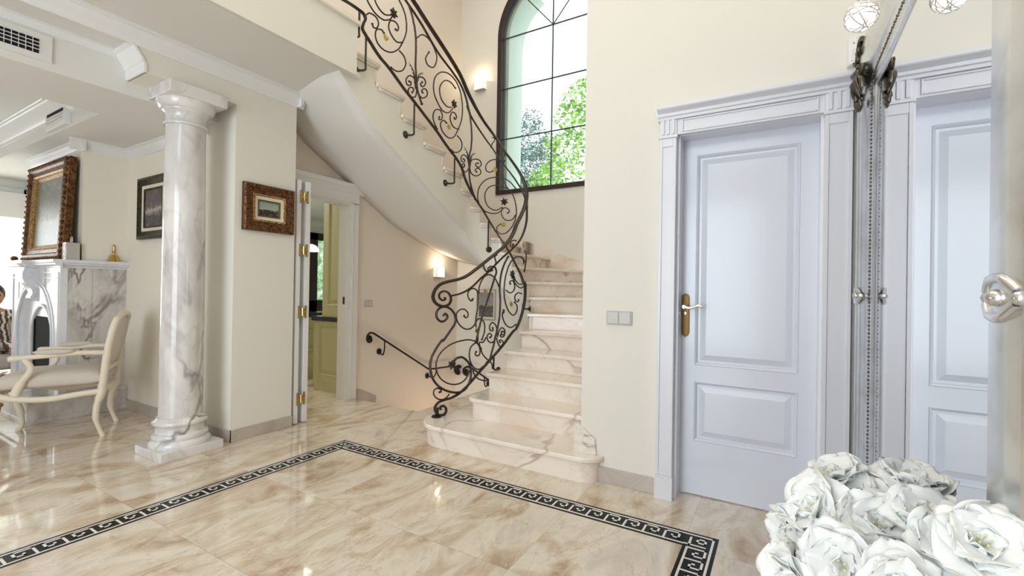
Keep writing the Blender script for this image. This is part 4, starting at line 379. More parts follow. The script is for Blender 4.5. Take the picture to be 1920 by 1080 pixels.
('scroll','',[(1.96,2.605),(1.968,2.61),(1.978,2.616),(1.986,2.621),(1.996,2.626),(2.004,2.63),(2.014,2.632),(2.024,2.632),(2.036,2.63),(2.048,2.627),(2.06,2.623),(2.07,2.618),(2.08,2.612),(2.088,2.605),(2.096,2.597),(2.104,2.588),(2.112,2.578),(2.116,2.569),(2.12,2.559),(2.124,2.55),(2.124,2.54),(2.124,2.53),(2.122,2.521),(2.12,2.512),(2.116,2.506),(2.112,2.501),(2.106,2.497),(2.098,2.494),(2.092,2.492),(2.084,2.491),(2.078,2.491),(2.072,2.491),(2.066,2.493),(2.062,2.495),(2.056,2.498),(2.052,2.5),(2.046,2.502)]),
('scroll','',[(1.924,2.11),(1.93,2.1),(1.934,2.09),(1.94,2.08),(1.946,2.07),(1.954,2.061),(1.962,2.054),(1.972,2.049),(1.984,2.045),(1.996,2.042),(2.01,2.04),(2.024,2.039),(2.038,2.039),(2.052,2.04),(2.066,2.042),(2.082,2.045),(2.098,2.049),(2.112,2.055),(2.126,2.061),(2.138,2.07),(2.152,2.08),(2.162,2.092),(2.174,2.104),(2.184,2.117),(2.192,2.13),(2.198,2.144),(2.204,2.159),(2.21,2.175),(2.212,2.191),(2.214,2.208),(2.214,2.224),(2.214,2.24),(2.212,2.257),(2.208,2.275),(2.204,2.292),(2.196,2.308),(2.19,2.324),(2.18,2.339),(2.17,2.353),(2.158,2.367),(2.146,2.38),(2.134,2.392),(2.12,2.402),(2.106,2.411),(2.09,2.419),(2.072,2.425),(2.056,2.43),(2.038,2.434),(2.022,2.436),(2.006,2.437),(1.988,2.437),(1.972,2.436),(1.956,2.433),(1.938,2.429),(1.924,2.425),(1.908,2.419),(1.894,2.412),(1.88,2.404),(1.866,2.395),(1.854,2.386),(1.84,2.375),(1.83,2.365),(1.818,2.353),(1.808,2.341),(1.796,2.329),(1.786,2.316),(1.776,2.304)]),
('scroll','',[(1.934,2.11),(1.944,2.104),(1.954,2.097),(1.964,2.09),(1.974,2.084),(1.984,2.079),(1.994,2.076),(2.006,2.076),(2.02,2.077),(2.034,2.08),(2.046,2.085),(2.06,2.091),(2.07,2.097),(2.082,2.106),(2.092,2.117),(2.1,2.129),(2.108,2.142),(2.114,2.156),(2.12,2.17),(2.124,2.185),(2.126,2.202),(2.128,2.219),(2.128,2.236),(2.126,2.252),(2.122,2.267),(2.116,2.279),(2.11,2.291),(2.102,2.303),(2.094,2.313),(2.084,2.323),(2.074,2.33),(2.064,2.337),(2.052,2.341),(2.038,2.345),(2.024,2.347),(2.012,2.349),(1.998,2.35),(1.988,2.35),(1.976,2.349),(1.966,2.347),(1.954,2.344),(1.944,2.342),(1.932,2.338),(1.924,2.335),(1.916,2.331),(1.906,2.326),(1.898,2.321),(1.89,2.317),(1.882,2.312)]),
('scroll','',[(1.948,2.577),(1.946,2.554),(1.942,2.529),(1.94,2.505),(1.938,2.481),(1.934,2.458),(1.928,2.436),(1.924,2.418),(1.918,2.401),(1.912,2.384),(1.904,2.368),(1.896,2.352),(1.888,2.336),(1.876,2.32),(1.864,2.305),(1.852,2.29),(1.838,2.275),(1.824,2.26),(1.814,2.244),(1.804,2.227),(1.796,2.211),(1.788,2.194),(1.782,2.177),(1.776,2.16),(1.772,2.143),(1.766,2.125),(1.762,2.106),(1.758,2.088),(1.756,2.07),(1.754,2.052),(1.756,2.034),(1.756,2.018),(1.76,2.002),(1.764,1.986),(1.768,1.97),(1.774,1.955),(1.782,1.941),(1.788,1.927),(1.796,1.915),(1.804,1.902),(1.812,1.89),(1.822,1.879),(1.832,1.869),(1.84,1.859),(1.85,1.85),(1.86,1.842),(1.87,1.834),(1.88,1.827),(1.89,1.822),(1.9,1.819),(1.91,1.817),(1.918,1.816),(1.928,1.815),(1.938,1.816),(1.946,1.818),(1.954,1.821),(1.962,1.825),(1.97,1.831),(1.976,1.837),(1.982,1.844),(1.986,1.85),(1.988,1.857),(1.99,1.864),(1.99,1.872),(1.99,1.88),(1.988,1.887),(1.986,1.894),(1.982,1.9),(1.976,1.905),(1.968,1.91),(1.96,1.915),(1.954,1.919),(1.946,1.924)]),
('scroll','',[(1.768,2.014),(1.776,2.006),(1.78,1.998),(1.786,1.989),(1.792,1.981),(1.8,1.975),(1.808,1.969),(1.818,1.965),(1.832,1.962),(1.844,1.96),(1.858,1.959),(1.87,1.96),(1.882,1.963),(1.892,1.967),(1.902,1.975),(1.912,1.983),(1.92,1.993),(1.928,2.003),(1.932,2.013),(1.936,2.022),(1.94,2.031),(1.942,2.041),(1.942,2.05),(1.942,2.059),(1.94,2.067),(1.936,2.074),(1.932,2.082),(1.926,2.089),(1.918,2.094),(1.912,2.099),(1.904,2.101),(1.896,2.101),(1.888,2.099),(1.878,2.095),(1.87,2.09),(1.862,2.085),(1.858,2.08),(1.854,2.076),(1.852,2.071),(1.85,2.066),(1.85,2.057),(1.852,2.05),(1.86,2.046),(1.868,2.043)]),
('scroll','',[(2.056,2.869),(2.05,2.872),(2.044,2.875),(2.038,2.876),(2.034,2.873),(2.032,2.868),(2.03,2.862),(2.028,2.856),(2.028,2.849),(2.03,2.837),(2.036,2.83),(2.04,2.824),(2.046,2.817),(2.052,2.811),(2.056,2.804),(2.058,2.798),(2.058,2.791),(2.06,2.785),(2.062,2.778),(2.062,2.772),(2.064,2.765)]),
('scroll','',[(1.91,2.7),(1.912,2.695),(1.91,2.689),(1.91,2.678),(1.912,2.673),(1.914,2.668),(1.918,2.664),(1.922,2.661),(1.93,2.658),(1.936,2.655),(1.94,2.652),(1.944,2.648),(1.946,2.635),(1.944,2.628),(1.942,2.62),(1.94,2.614),(1.938,2.61),(1.934,2.607),(1.926,2.604),(1.918,2.602),(1.914,2.605),(1.914,2.613),(1.916,2.619)])]
ORN=[('gold_leaf',3.56,3.29,0.055),('gold_leaf',2.708,2.812,0.055),('gold_leaf',2.022,2.518,0.055),('gold_leaf',1.914,1.913,0.055),('gold_leaf',1.6,1.673,0.05),('gold_leaf',0.734,1.185,0.045),('gold_leaf',1.13,1.065,0.05),('gold_leaf',0.64,0.843,0.05),('gold_leaf',3.484,3.802,0.05),('rosette',3.474,3.542,0.045),('rosette',2.628,3.07,0.045),('rosette',1.908,2.166,0.045),('rosette',1.136,1.353,0.04),('rosette',0.372,0.572,0.04),('acanthus',3.182,3.047,0.09),('acanthus',2.342,2.529,0.09),('leaf_blob',0.982,1.001,0.02)]
BRACKETS=[[3.834,3.363,3.9,3.156],[3.764,3.195,3.818,2.927],[3.198,2.873,3.252,2.582],[2.598,2.527,2.68,2.268],[2.082,1.956,2.064,1.645],[0.846,0.591,0.848,0.478],[1.35,1.027,1.464,1.013]]

# ================================================================== the setting
TOP = 5.9
b = MB()
for x0, x1, y0, y1 in ((-3.2, 2.93, -0.42, 3.95), (2.93, 3.41, 1.1, 4.0), (-3.7, 1.935, 3.95, 8.62), (2.93, 3.41, -0.42, 1.1), (3.41, 5.24, 1.1, 3.06), (2.06, 6.0, 4.12, 7.2), (2.5, 3.33, 4.0, 4.12)):
    b.box(x0, x1, y0, y1, -0.12, 0.0)
struct('floor', b, 'floor_marble', at=(0, 0, 0), angle=0)
# basement flight under the upper flight
b = MB()
for i in range(9):
    b.box(3.41 + 0.2 * i, 3.65 + 0.2 * i - (0.05 if i == 8 else 0), 3.062, 3.998, -0.175 * (i + 1) - 0.3, -0.175 * (i + 1))
tag_b = tag(b.build('basement_stairs', 'stair_marble', angle=30), 'marble steps going down to the basement behind the winding staircase', 'stairs')
b = MB().box(3.41, 5.24, 3.0, 3.06, -2.2, -0.12)
struct('wall_stairwell', b, 'peach_plaster')

# door wall (right)
b = MB()
b.box(2.80, 2.95, 0.535, 1.115, 0, TOP); b.box(2.80, 2.95, -0.42, -0.175, 0, TOP); b.box(2.80, 2.95, -0.175, 0.535, 2.13, TOP)
struct('wall_right', b, 'cream_plaster', angle=0)
struct('wall_mirror_side', MB().box(-3.2, 2.80, -0.46, -0.38, 0, TOP), 'cream_plaster', angle=0)
struct('wall_stair_side', MB().box(2.95, 5.64, 1.02, 1.10, -0.1, TOP), 'cream_plaster', angle=0)
# wall behind the photographer, with the glazed entrance and a high window
b = MB(); b.box(-3.3, -3.2, -0.46, 0.2, 0, TOP); b.box(-3.3, -3.2, 3.0, 8.7, 0, TOP); b.box(-3.3, -3.2, 0.2, 3.0, 2.8, 3.4); b.box(-3.3, -3.2, 0.2, 3.0, 5.2, TOP)
struct('wall_entrance', b, 'cream_plaster', angle=0)
# window wall with arched opening
WX, WYC, WR, WZ0, WZS = 5.24, 2.555, 0.80, 2.485, 4.62
def arch_wall(x0, x1, y0, y1, z0, z1, yc, r, zs0, zspr):
    b = MB(); N = 24
    ys = [yc - r * math.cos(math.pi * i / N) for i in range(N + 1)]
    zs = [zspr + r * math.sin(math.pi * i / N) for i in range(N + 1)]
    b.box(x0, x1, y0, y1, z0, zs0); b.box(x0, x1, y0, yc - r, zs0, z1); b.box(x0, x1, yc + r, y1, zs0, z1)
    for i in range(N):
        b.prism([(x0, ys[i], zs[i]), (x0, ys[i + 1], zs[i + 1]), (x0, ys[i + 1], z1), (x0, ys[i], z1)], (x1 - x0, 0, 0))
    return b
struct('wall_window', arch_wall(5.24, 5.60, 1.10, 4.12, -2.2, TOP, WYC, WR - 0.04, WZ0 + 0.04, WZS), 'cream_plaster', angle=0)
# exterior reveal lining the opening; mint tint paints in green light from the foliage
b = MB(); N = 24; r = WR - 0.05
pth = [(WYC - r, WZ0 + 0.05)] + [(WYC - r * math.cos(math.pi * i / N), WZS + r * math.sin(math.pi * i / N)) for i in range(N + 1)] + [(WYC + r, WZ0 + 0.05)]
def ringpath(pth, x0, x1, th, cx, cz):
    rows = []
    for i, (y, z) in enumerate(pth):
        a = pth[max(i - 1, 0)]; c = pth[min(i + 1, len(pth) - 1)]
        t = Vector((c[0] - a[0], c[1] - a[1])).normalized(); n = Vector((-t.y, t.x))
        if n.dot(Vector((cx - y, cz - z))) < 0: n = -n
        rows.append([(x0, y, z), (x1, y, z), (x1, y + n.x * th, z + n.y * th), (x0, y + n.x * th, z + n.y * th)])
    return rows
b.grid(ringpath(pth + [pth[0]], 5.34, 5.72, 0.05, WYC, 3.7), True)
struct('trim_1', b, 'foliage_lit_render')
# wall P: kitchen door opening
b = MB(); b.box(2.44, 2.52, 4.0, 4.12, 0, 2.857); b.box(2.52, 3.325, 4.0, 4.12, 2.10, 2.857); b.box(3.325, 5.24, 4.0, 4.12, -2.2, 2.857)
b.box(-3.2, 5.24, 4.0, 4.12, 2.857, TOP)
struct('wall_left', b, 'peach_plaster', angle=0)
# wall with the small picture, and the living room wall running back from it
struct('wall_picture', MB().box(1.935, 2.44, 3.62, 4.0, 0, 2.857), 'cream_plaster', angle=0)
struct('wall_living_side', MB().box(1.935, 2.06, 4.0, 8.5, 0, 2.9), 'living_plaster', angle=0)
b = MB(); b.box(-3.3, 0.55, 8.5, 8.62, 0, 2.9); b.box(1.905, 2.06, 8.5, 8.62, 0, 2.9); b.box(0.55, 1.905, 8.5, 8.62, 2.35, 2.9)
struct('wall_living_far', b, 'living_plaster', angle=0)
# lintel over the column with a moulded end, header beam further left
b = MB()
prof = [(1.353, 2.592), (1.353, 2.655), (1.342, 2.662), (1.335, 2.685), (1.315, 2.712), (1.300, 2.735), (1.296, 2.742), (1.283, 2.748), (1.283, 2.857), (1.935, 2.857), (1.935, 2.592)]
b.prism([(x, 3.62, z) for x, z in prof], (0, 0.27, 0))
struct('beam', b, 'cream_plaster', angle=0)
struct('ceiling_header', MB().box(-3.2, 1.283, 3.625, 3.89, 2.775, 2.857), 'white_ceiling', angle=0)
b = MB()
prof2 = [(1.3535, 2.592), (1.3535, 2.655), (1.3425, 2.662), (1.3355, 2.685), (1.3155, 2.712), (1.3005, 2.735), (1.2965, 2.742), (1.2825, 2.748), (1.2825, 2.774)]
b.prism([(x - 0.012, 3.612, z) for x, z in prof2] + [(x + 0.004, 3.612, z) for x, z in prof2[::-1]], (0, 0.28, 0))
struct('trim_2', b, 'white_moulding')
# ceilings
b = MB()
b.box(-3.2, 2.50, 2.90, 3.95, 2.857, 2.90)
struct('ceiling_hall_low', b, 'white_ceiling', angle=0)
struct('ceiling_upper', MB().box(-3.3, 5.7, -0.46, 4.12, TOP, TOP + 0.1), 'white_ceiling', angle=0)
struct('upper_floor_slab', MB().box(-3.2, 2.43, 2.886, 4.0, 2.90, 3.235), 'cream_plaster', angle=0)
struct('upper_floor_edge', MB().box(-3.2, 2.435, 2.868, 2.885, 2.850, 3.235), 'cream_plaster', angle=0)
b = MB(); Zc = 2.50
b.box(-3.7, 1.935, 3.89, 4.52, Zc, 2.775); b.box(1.40, 1.935, 4.52, 7.25, Zc, 2.9); b.box(-3.7, 1.935, 7.25, 8.5, Zc, 2.9); b.box(-3.7, 1.40, 4.52, 7.25, 2.78, 2.9)
b.box(-3.7, 1.935, 3.89, 4.52, 2.775, 2.857)
struct('ceiling_living', b, 'white_ceiling', angle=0)
CROWN = [(0, 0), (0, -0.113), (0.008, -0.113), (0.010, -0.098), (0.022, -0.088), (0.030, -0.060), (0.046, -0.036), (0.050, -0.028), (0.058, -0.026), (0.058, -0.012), (0.064, -0.010), (0.064, 0)]
def crown(name, runs, z, s=1.0, mtl='white_moulding', prof=CROWN):
    b = MB()
    for p0, p1, out in runs:
        b.mould([(a * s, c * s) for a, c in prof], (*p0, z), (*p1, z), (*out, 0))
    return struct(name, b, mtl)
crown('trim_3', [((-3.2, 3.62), (2.50, 3.62), (0, -1)), ((2.44, 3.56), (2.44, 4.0), (1, 0))], 2.857)
crown('trim_4', [((1.935, 4.0), (1.935, 5.5), (-1, 0)), ((1.935, 5.5), (1.50, 5.5), (0, -1)), ((1.60, 5.44), (1.60, 6.9), (-1, 0)), ((1.935, 6.85), (1.935, 8.5), (-1, 0)), ((-3.3, 8.5), (1.935, 8.5), (0, -1))], Zc, 0.85)
crown('trim_5', [((1.40, 4.52), (1.40, 7.25), (-1, 0)), ((-3.3, 7.25), (1.40, 7.25), (0, -1))], 2.78, 1.55)
crown('trim_6', [((-3.2, 3.89), (1.30, 3.89), (0, -1))], 2.775, 0.45)
# chimney breast
struct('wall_chimney_breast', MB().box(1.60, 1.935, 5.5, 6.85, 1.41, 2.5), 'living_plaster', angle=0)
# skirting
def skirt(name, x0, x1, y0, y1, z1=0.095): struct(name, MB().box(x0, x1, y0, y1, 0, z1), 'skirting_marble', bevel=0.002)
skirt('baseboard_right', 2.788, 2.80, 0.64, 0.99)
b = MB(); b.box(1.923, 2.44, 3.606, 3.62, 0, 0.095); b.box(1.921, 1.935, 3.606, 5.43, 0, 0.095)
struct('baseboard_left', b, 'skirting_marble', bevel=0.002)
struct('baseboard_stairwell', MB().prism([(3.43, 4.0, 0), (3.43, 4.0, 0.085), (3.50, 4.0, 0.085), (3.74, 4.0, -0.03), (3.74, 4.0, -0.12), (3.43, 4.0, -0.12)], (0, -0.013, 0)), 'skirting_marble')

# ---- greek key border inlaid in the floor
mat('inlay_black', (0.006, 0.006, 0.007), 0.25, 0, Specular_IOR_Level=0.15)
mat('inlay_white', (0.84, 0.80, 0.74), 0.12, 0, Coat_Weight=0.3)
XI, XO, YA, YB, YC, YD = 2.305, 2.45, 0.25, 0.395, 2.805, 2.95
blk, wht = MB(), MB()
h0, h1 = 0.0008, 0.0014
XE = -2.3
blk.box(XI, XO, YA, YD, -0.001, h0); blk.box(XE, XI, YC, YD, -0.001, h0); blk.box(XE, XI, YA, YB, -0.001, h0)
W = XO - XI
def strip(o, du, dv, L, n, mid=True):
    """o corner on the inner edge, du along, dv from inner to outer edge; n keys over length L"""
    o, du, dv = Vector(o), Vector(du), Vector(dv)
    def rect(u0, u1, v0, v1):
        p = o + du * u0 + dv * v0
        wht.obox((p.x, p.y, 0), du * (u1 - u0), dv * (v1 - v0), (0, 0, h1))
    p = L / n; lw = 0.0105
    rect(0, L, 0.016, 0.016 + lw); rect(0, L, W - 0.016 - lw, W - 0.016)
    v0, v1 = 0.0265, W - 0.016 - lw - 0.009
    H_ = v1 - v0
    for i in range(n):
        a = i * p
        rect(a, a + lw, v0, v1)
        rect(a, a + p * 0.76, v1 - lw, v1)
        rect(a + p * 0.76 - lw, a + p * 0.76, v0 + H_ * 0.30, v1)
        rect(a + p * 0.34, a + p * 0.76, v0 + H_ * 0.30, v0 + H_ * 0.30 + lw)
        rect(a + p * 0.34, a + p * 0.34 + lw, v0 + H_ * 0.30, v0 + H_ * 0.62)
strip((XI, YC, 0), (0, -1, 0), (1, 0, 0), YC - YB, 24)
strip((XI, YC, 0), (-1, 0, 0), (0, 1, 0), XI - XE, 46)
strip((XI, YB, 0), (-1, 0, 0), (0, -1, 0), XI - XE, 46)
for y0, sgn in ((YC, 1), (YB, -1)):
    def rc(u0, u1, v0, v1):
        ya, yb = y0 + sgn * v0, y0 + sgn * v1
        wht.box(XI + u0, XI + u1, min(ya, yb), max(ya, yb), 0, h1)
    rc(W - 0.0265, W - 0.016, 0, W - 0.016); rc(0, W - 0.016, W - 0.0265, W - 0.016)
    rc(0.02, 0.0305, 0, 0.10); rc(0.02, 0.10, 0.02, 0.0305)
    rc(0.052, 0.098, 0.052, 0.0625); rc(0.052, 0.0625, 0.052, 0.098); rc(0.0875, 0.098, 0.052, 0.098); rc(0.052, 0.098, 0.0875, 0.098)
key = root('trim_7', (XO, YA, 0))
blk.build('black_inlay', 'inlay_black', key, angle=0)
o = wht.build('white_key_inlay', 'inlay_white', key, angle=0)

# ================================================================== doors
def panel_face(mb, O, U, V, Nn, w, h, holes, th=0.014):
    """stiles and rails standing th proud of the core, with mouldings and raised fields in the holes"""
    O, U, V, Nn = Vector(O), Vector(U), Vector(V), Vector(Nn)
    us = sorted({0, w} | {a for hh in holes for a in hh[:2]}); vs = sorted({0, h} | {a for hh in holes for a in hh[2:]})
    for i in range(len(us) - 1):
        for j in range(len(vs) - 1):
            cu, cv = (us[i] + us[i + 1]) / 2, (vs[j] + vs[j + 1]) / 2
            if any(a < cu < b_ and c < cv < d for a, b_, c, d in holes): continue
            mb.obox(O + U * us[i] + V * vs[j], U * (us[i + 1] - us[i]), V * (vs[j + 1] - vs[j]), Nn * th)
    for a, b_, c, d in holes:
        def ring(i0, h0_, i1, h1_):
            q0 = [O + U * x + V * y + Nn * h0_ for x, y in ((a + i0, c + i0), (b_ - i0, c + i0), (b_ - i0, d - i0), (a + i0, d - i0))]
            q1 = [O + U * x + V * y + Nn * h1_ for x, y in ((a + i1, c + i1), (b_ - i1, c + i1), (b_ - i1, d - i1), (a + i1, d - i1))]
            for k in range(4): mb.quad(q0[k], q0[(k + 1) % 4], q1[(k + 1) % 4], q1[k])
            return q1
        ring(0, th, 0.004, th + 0.004); ring(0.004, th + 0.004, 0.012, th - 0.002); ring(0.012, th - 0.002, 0.018, 0.001)
        ring(0.018, 0.001, 0.030, 0.001); q = ring(0.030, 0.001, 0.062, th - 0.001); mb.quad(*q)
d1 = root('door_1', (2.91, 0.18, 0))
b = MB(); b.box(2.924, 2.945, -0.172, 0.532, 0.008, 2.126)
panel_face(b, (2.924, 0.532, 0.008), (0, -1, 0), (0, 0, 1), (-1, 0, 0), 0.704, 2.118, [(0.085, 0.612, 0.765, 2.015), (0.085, 0.612, 0.315, 0.668)])
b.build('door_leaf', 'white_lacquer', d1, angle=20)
b = MB()
for y0, y1 in ((0.535, 0.630), (-0.290, -0.175)):
    b.box(2.755, 2.80, y0, y1, 0.135, 2.10)
    # sunk panel rim
    b.box(2.749, 2.7545, y0 + 0.001, y0 + 0.018, 0.138, 2.099); b.box(2.749, 2.7545, y1 - 0.018, y1 - 0.001, 0.138, 2.099)
    b.box(2.7495, 2.7545, y0 + 0.018, y1 - 0.018, 0.138, 0.17); b.box(2.7495, 2.7545, y0 + 0.018, y1 - 0.018, 2.05, 2.099)
    b.box(2.745, 2.80, y0 - 0.003, y1 + 0.003, 0, 0.125); b.box(2.750, 2.80, y0 - 0.001, y1 + 0.001, 0.125, 0.137)
    b.box(2.744, 2.80, y0 - 0.006, y1 + 0.006, 2.10, 2.116)
    b.box(2.755, 2.80, y0, y1, 2.116, 2.21)
    for k in range(3):
        yy = y0 + (y1 - y0) * (0.2 + 0.3 * k); b.box(2.747, 2.7545, yy - 0.008, yy + 0.010, 2.122, 2.205)
b.box(2.795, 2.93, 0.520, 0.5355, 0, 2.13); b.box(2.795, 2.93, -0.1755, -0.160, 0, 2.13); b.box(2.795, 2.93, -0.175, 0.535, 2.115, 2.131)
b.box(2.765, 2.80, -0.175, 0.535, 2.118, 2.21)
for z0, z1 in ((2.130, 2.140), (2.193, 2.202)): b.box(2.758, 2.7645, -0.139, 0.499, z0, z1)
for y0, y1 in ((-0.150, -0.140), (0.500, 0.510)): b.box(2.758, 2.7645, y0, y1, 2.130, 2.202)
prof = [(0, 0), (0.052, 0), (0.052, 0.016), (0.060, 0.020), (0.064, 0.036), (0.078, 0.046), (0.090, 0.052), (0.094, 0.058), (0.094, 0.072), (0, 0.072)]
b.mould(prof, (2.80, 0.640, 2.205), (2.80, -0.300, 2.205), (-1, 0, 0))
b.mould([(0, 0), (0.012, 0), (0.02, 0.03), (0.03, 0.046), (0.034, 0.072), (0, 0.072)], (2.76, 0.628, 2.205), (2.80, 0.628, 2.205), (0, 1, 0))
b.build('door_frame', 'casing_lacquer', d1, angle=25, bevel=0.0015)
b = MB()
pl = [(0, 0.935), (0.018, 0.948), (0.023, 0.965), (0.023, 1.168), (0.018, 1.188), (0, 1.198), (-0.018, 1.188), (-0.023, 1.168), (-0.023, 0.965), (-0.018, 0.948)]
b.prism([(2.910, 0.499 + a, z) for a, z in pl], (-0.006, 0, 0))
b.prism([(2.905, 0.499 + a * 0.75, 1.069 + (z - 1.069) * 0.95) for a, z in pl], (-0.004, 0, 0))
hp = b.build('door_handle', 'dark_brass', d1, bevel=0.001)
hp['label'] = 'antique brass back plate'
b = MB(); b.lathe([(0.010, 0), (0.010, 0.03), (0.007, 0.034), (0.007, 0.05), (0.011, 0.052), (0.011, 0.064), (0, 0.066)], (2.902, 0.499, 1.118), 16, (-1, 0, 0))
b.tube(smooth([(2.845, 0.502, 1.118), (2.842, 0.475, 1.112), (2.842, 0.445, 1.118), (2.845, 0.415, 1.128), (2.85, 0.394, 1.118)], 5), [0.008] * 5 + [0.007] * 11 + [0.0085] * 4 + [0.006], 10, 1.2)
b.lathe([(0.009, 0), (0.009, 0.008), (0, 0.010)], (2.902, 0.499, 1.078), 14, (-1, 0, 0))
b.build('lever', 'chrome', hp)

# kitchen door: casing and bifold leaves
d2 = root('door_2', (2.92, 4.0, 0))
b = MB()
b.box(3.325, 3.424, 3.955, 4.0, 0, 2.10); b.box(3.337, 3.352, 3.947, 3.957, 0, 2.11); b.box(3.305, 3.327, 3.972, 4.13, 0, 2.10)
b.box(2.44, 2.525, 3.975, 4.0, 0, 2.10)
b.box(2.44, 3.424, 3.955, 4.0, 2.09, 2.205); b.box(2.50, 3.352, 3.947, 3.957, 2.10, 2.112); b.box(2.52, 3.327, 3.97, 4.13, 2.078, 2.10)
b.mould([(0, 0), (0.05, 0), (0.055, 0.02), (0.075, 0.05), (0.085, 0.055), (0.085, 0.10), (0, 0.10)], (2.44, 4.0, 2.20), (3.50, 4.0, 2.20), (0, -1, 0))
b.build('door_frame', 'white_moulding', d2, angle=25, bevel=0.0015)
b = MB(); b.box(3.300, 3.306, 4.02, 4.045, 1.02, 1.10); b.build('strike_plate', 'dark_brass', d2)
for nm, x0, x1 in (('door_leaf', 2.466, 2.506), ('door_leaf', 2.556, 2.598)):
    b = MB(); b.box(x0 + 0.006, x1 - 0.006, 3.63, 3.965, 0.01, 2.13)
    panel_face(b, (x0 + 0.006, 3.965, 0.01), (0, -1, 0), (0, 0, 1), (-1, 0, 0), 0.335, 2.12, [(0.06, 0.275, 0.12, 0.85), (0.06, 0.275, 0.98, 2.0)], 0.006)
    panel_face(b, (x1 - 0.006, 3.63, 0.01), (0, 1, 0), (0, 0, 1), (1, 0, 0), 0.335, 2.12, [(0.06, 0.275, 0.12, 0.85), (0.06, 0.275, 0.98, 2.0)], 0.006)
    b.build(nm, 'white_moulding', d2, angle=20)
for z in (1.99, 1.52, 0.98, 0.22):
    b = MB()
    for x0 in (2.492, 2.557): b.box(x0, x0 + 0.014, 3.623, 3.631, z - 0.055, z + 0.055)
    b.tube([(2.531, 3.620, z - 0.035), (2.531, 3.620, z + 0.035)], 0.008, 10)
    b.box(2.500, 2.562, 3.620, 3.627, z - 0.012, z + 0.012)
    for zz in (-0.045, 0.045):
        for x0 in (2.499, 2.564): b.ball((x0, 3.622, z + zz), 0.005, 8)
    b.build('hinge', 'brass', d2)

# ================================================================== arched stair window
w1 = root('window_1', (5.3, WYC, WZ0))
N = 32
def archpath(r, z0): return [(WYC - r, z0)] + [(WYC - r * math.cos(math.pi * i / N), WZS + r * math.sin(math.pi * i / N)) for i in range(N + 1)] + [(WYC + r, z0)]
P = archpath(WR + 0.005, WZ0); P = P + [P[0]]
b = MB(); q = archpath(WR - 0.055, WZ0 + 0.055); q = q + [q[0]]
rows = [[(5.215, a[0], a[1]), (5.30, a[0], a[1]), (5.30, c[0], c[1]), (5.215, c[0], c[1])] for a, c in zip(P, q)]
b.grid(rows, True)
b.build('window_frame', 'window_frame_wood', w1, angle=30)
b = MB(); e = archpath(WR - 0.052, WZ0 + 0.05)
b.prism([(5.268, y, z) for y, z in e], (0.012, 0, 0))
mg = mat('window_glass', (1, 1, 1), 0.0); ntg = mg.node_tree
for n_ in list(ntg.nodes):
    if n_.type == 'BSDF_PRINCIPLED': ntg.nodes.remove(n_)
tr = ntg.nodes.new('ShaderNodeBsdfTransparent'); gl = ntg.nodes.new('ShaderNodeBsdfGlossy'); mx = ntg.nodes.new('ShaderNodeMixShader'); lw_ = ntg.nodes.new('ShaderNodeFresnel')
tr.inputs[0].default_value = (0.94, 0.98, 0.97, 1); gl.inputs['Roughness'].default_value = 0.0; lw_.inputs[0].default_value = 1.45
ntg.links.new(lw_.outputs[0], mx.inputs[0]); ntg.links.new(tr.outputs[0], mx.inputs[1]); ntg.links.new(gl.outputs[0], mx.inputs[2])
ntg.links.new(mx.outputs[0], [n_ for n_ in ntg.nodes if n_.type == 'OUTPUT_MATERIAL'][0].inputs[0])
b.build('pane', 'window_glass', w1, angle=0)
b = MB()
xr = 5.262
b.box(xr - 0.006, xr + 0.006, WYC - 0.007, WYC + 0.007, WZ0 + 0.05, WZS + WR - 0.05)
for z in (WZS - 0.02, 3.915, 3.235): b.box(xr - 0.006, xr + 0.006, WYC - WR + 0.05, WYC + WR - 0.05, z - 0.007, z + 0.007)
for a in (48, 132): b.tube([(xr, WYC, WZS - 0.02), (xr, WYC + (WR - 0.05) * math.cos(R(a)), WZS + (WR - 0.05) * math.sin(R(a)))], 0.007, 6)
b.build('glazing_bars', 'lead_bar', w1, angle=30)

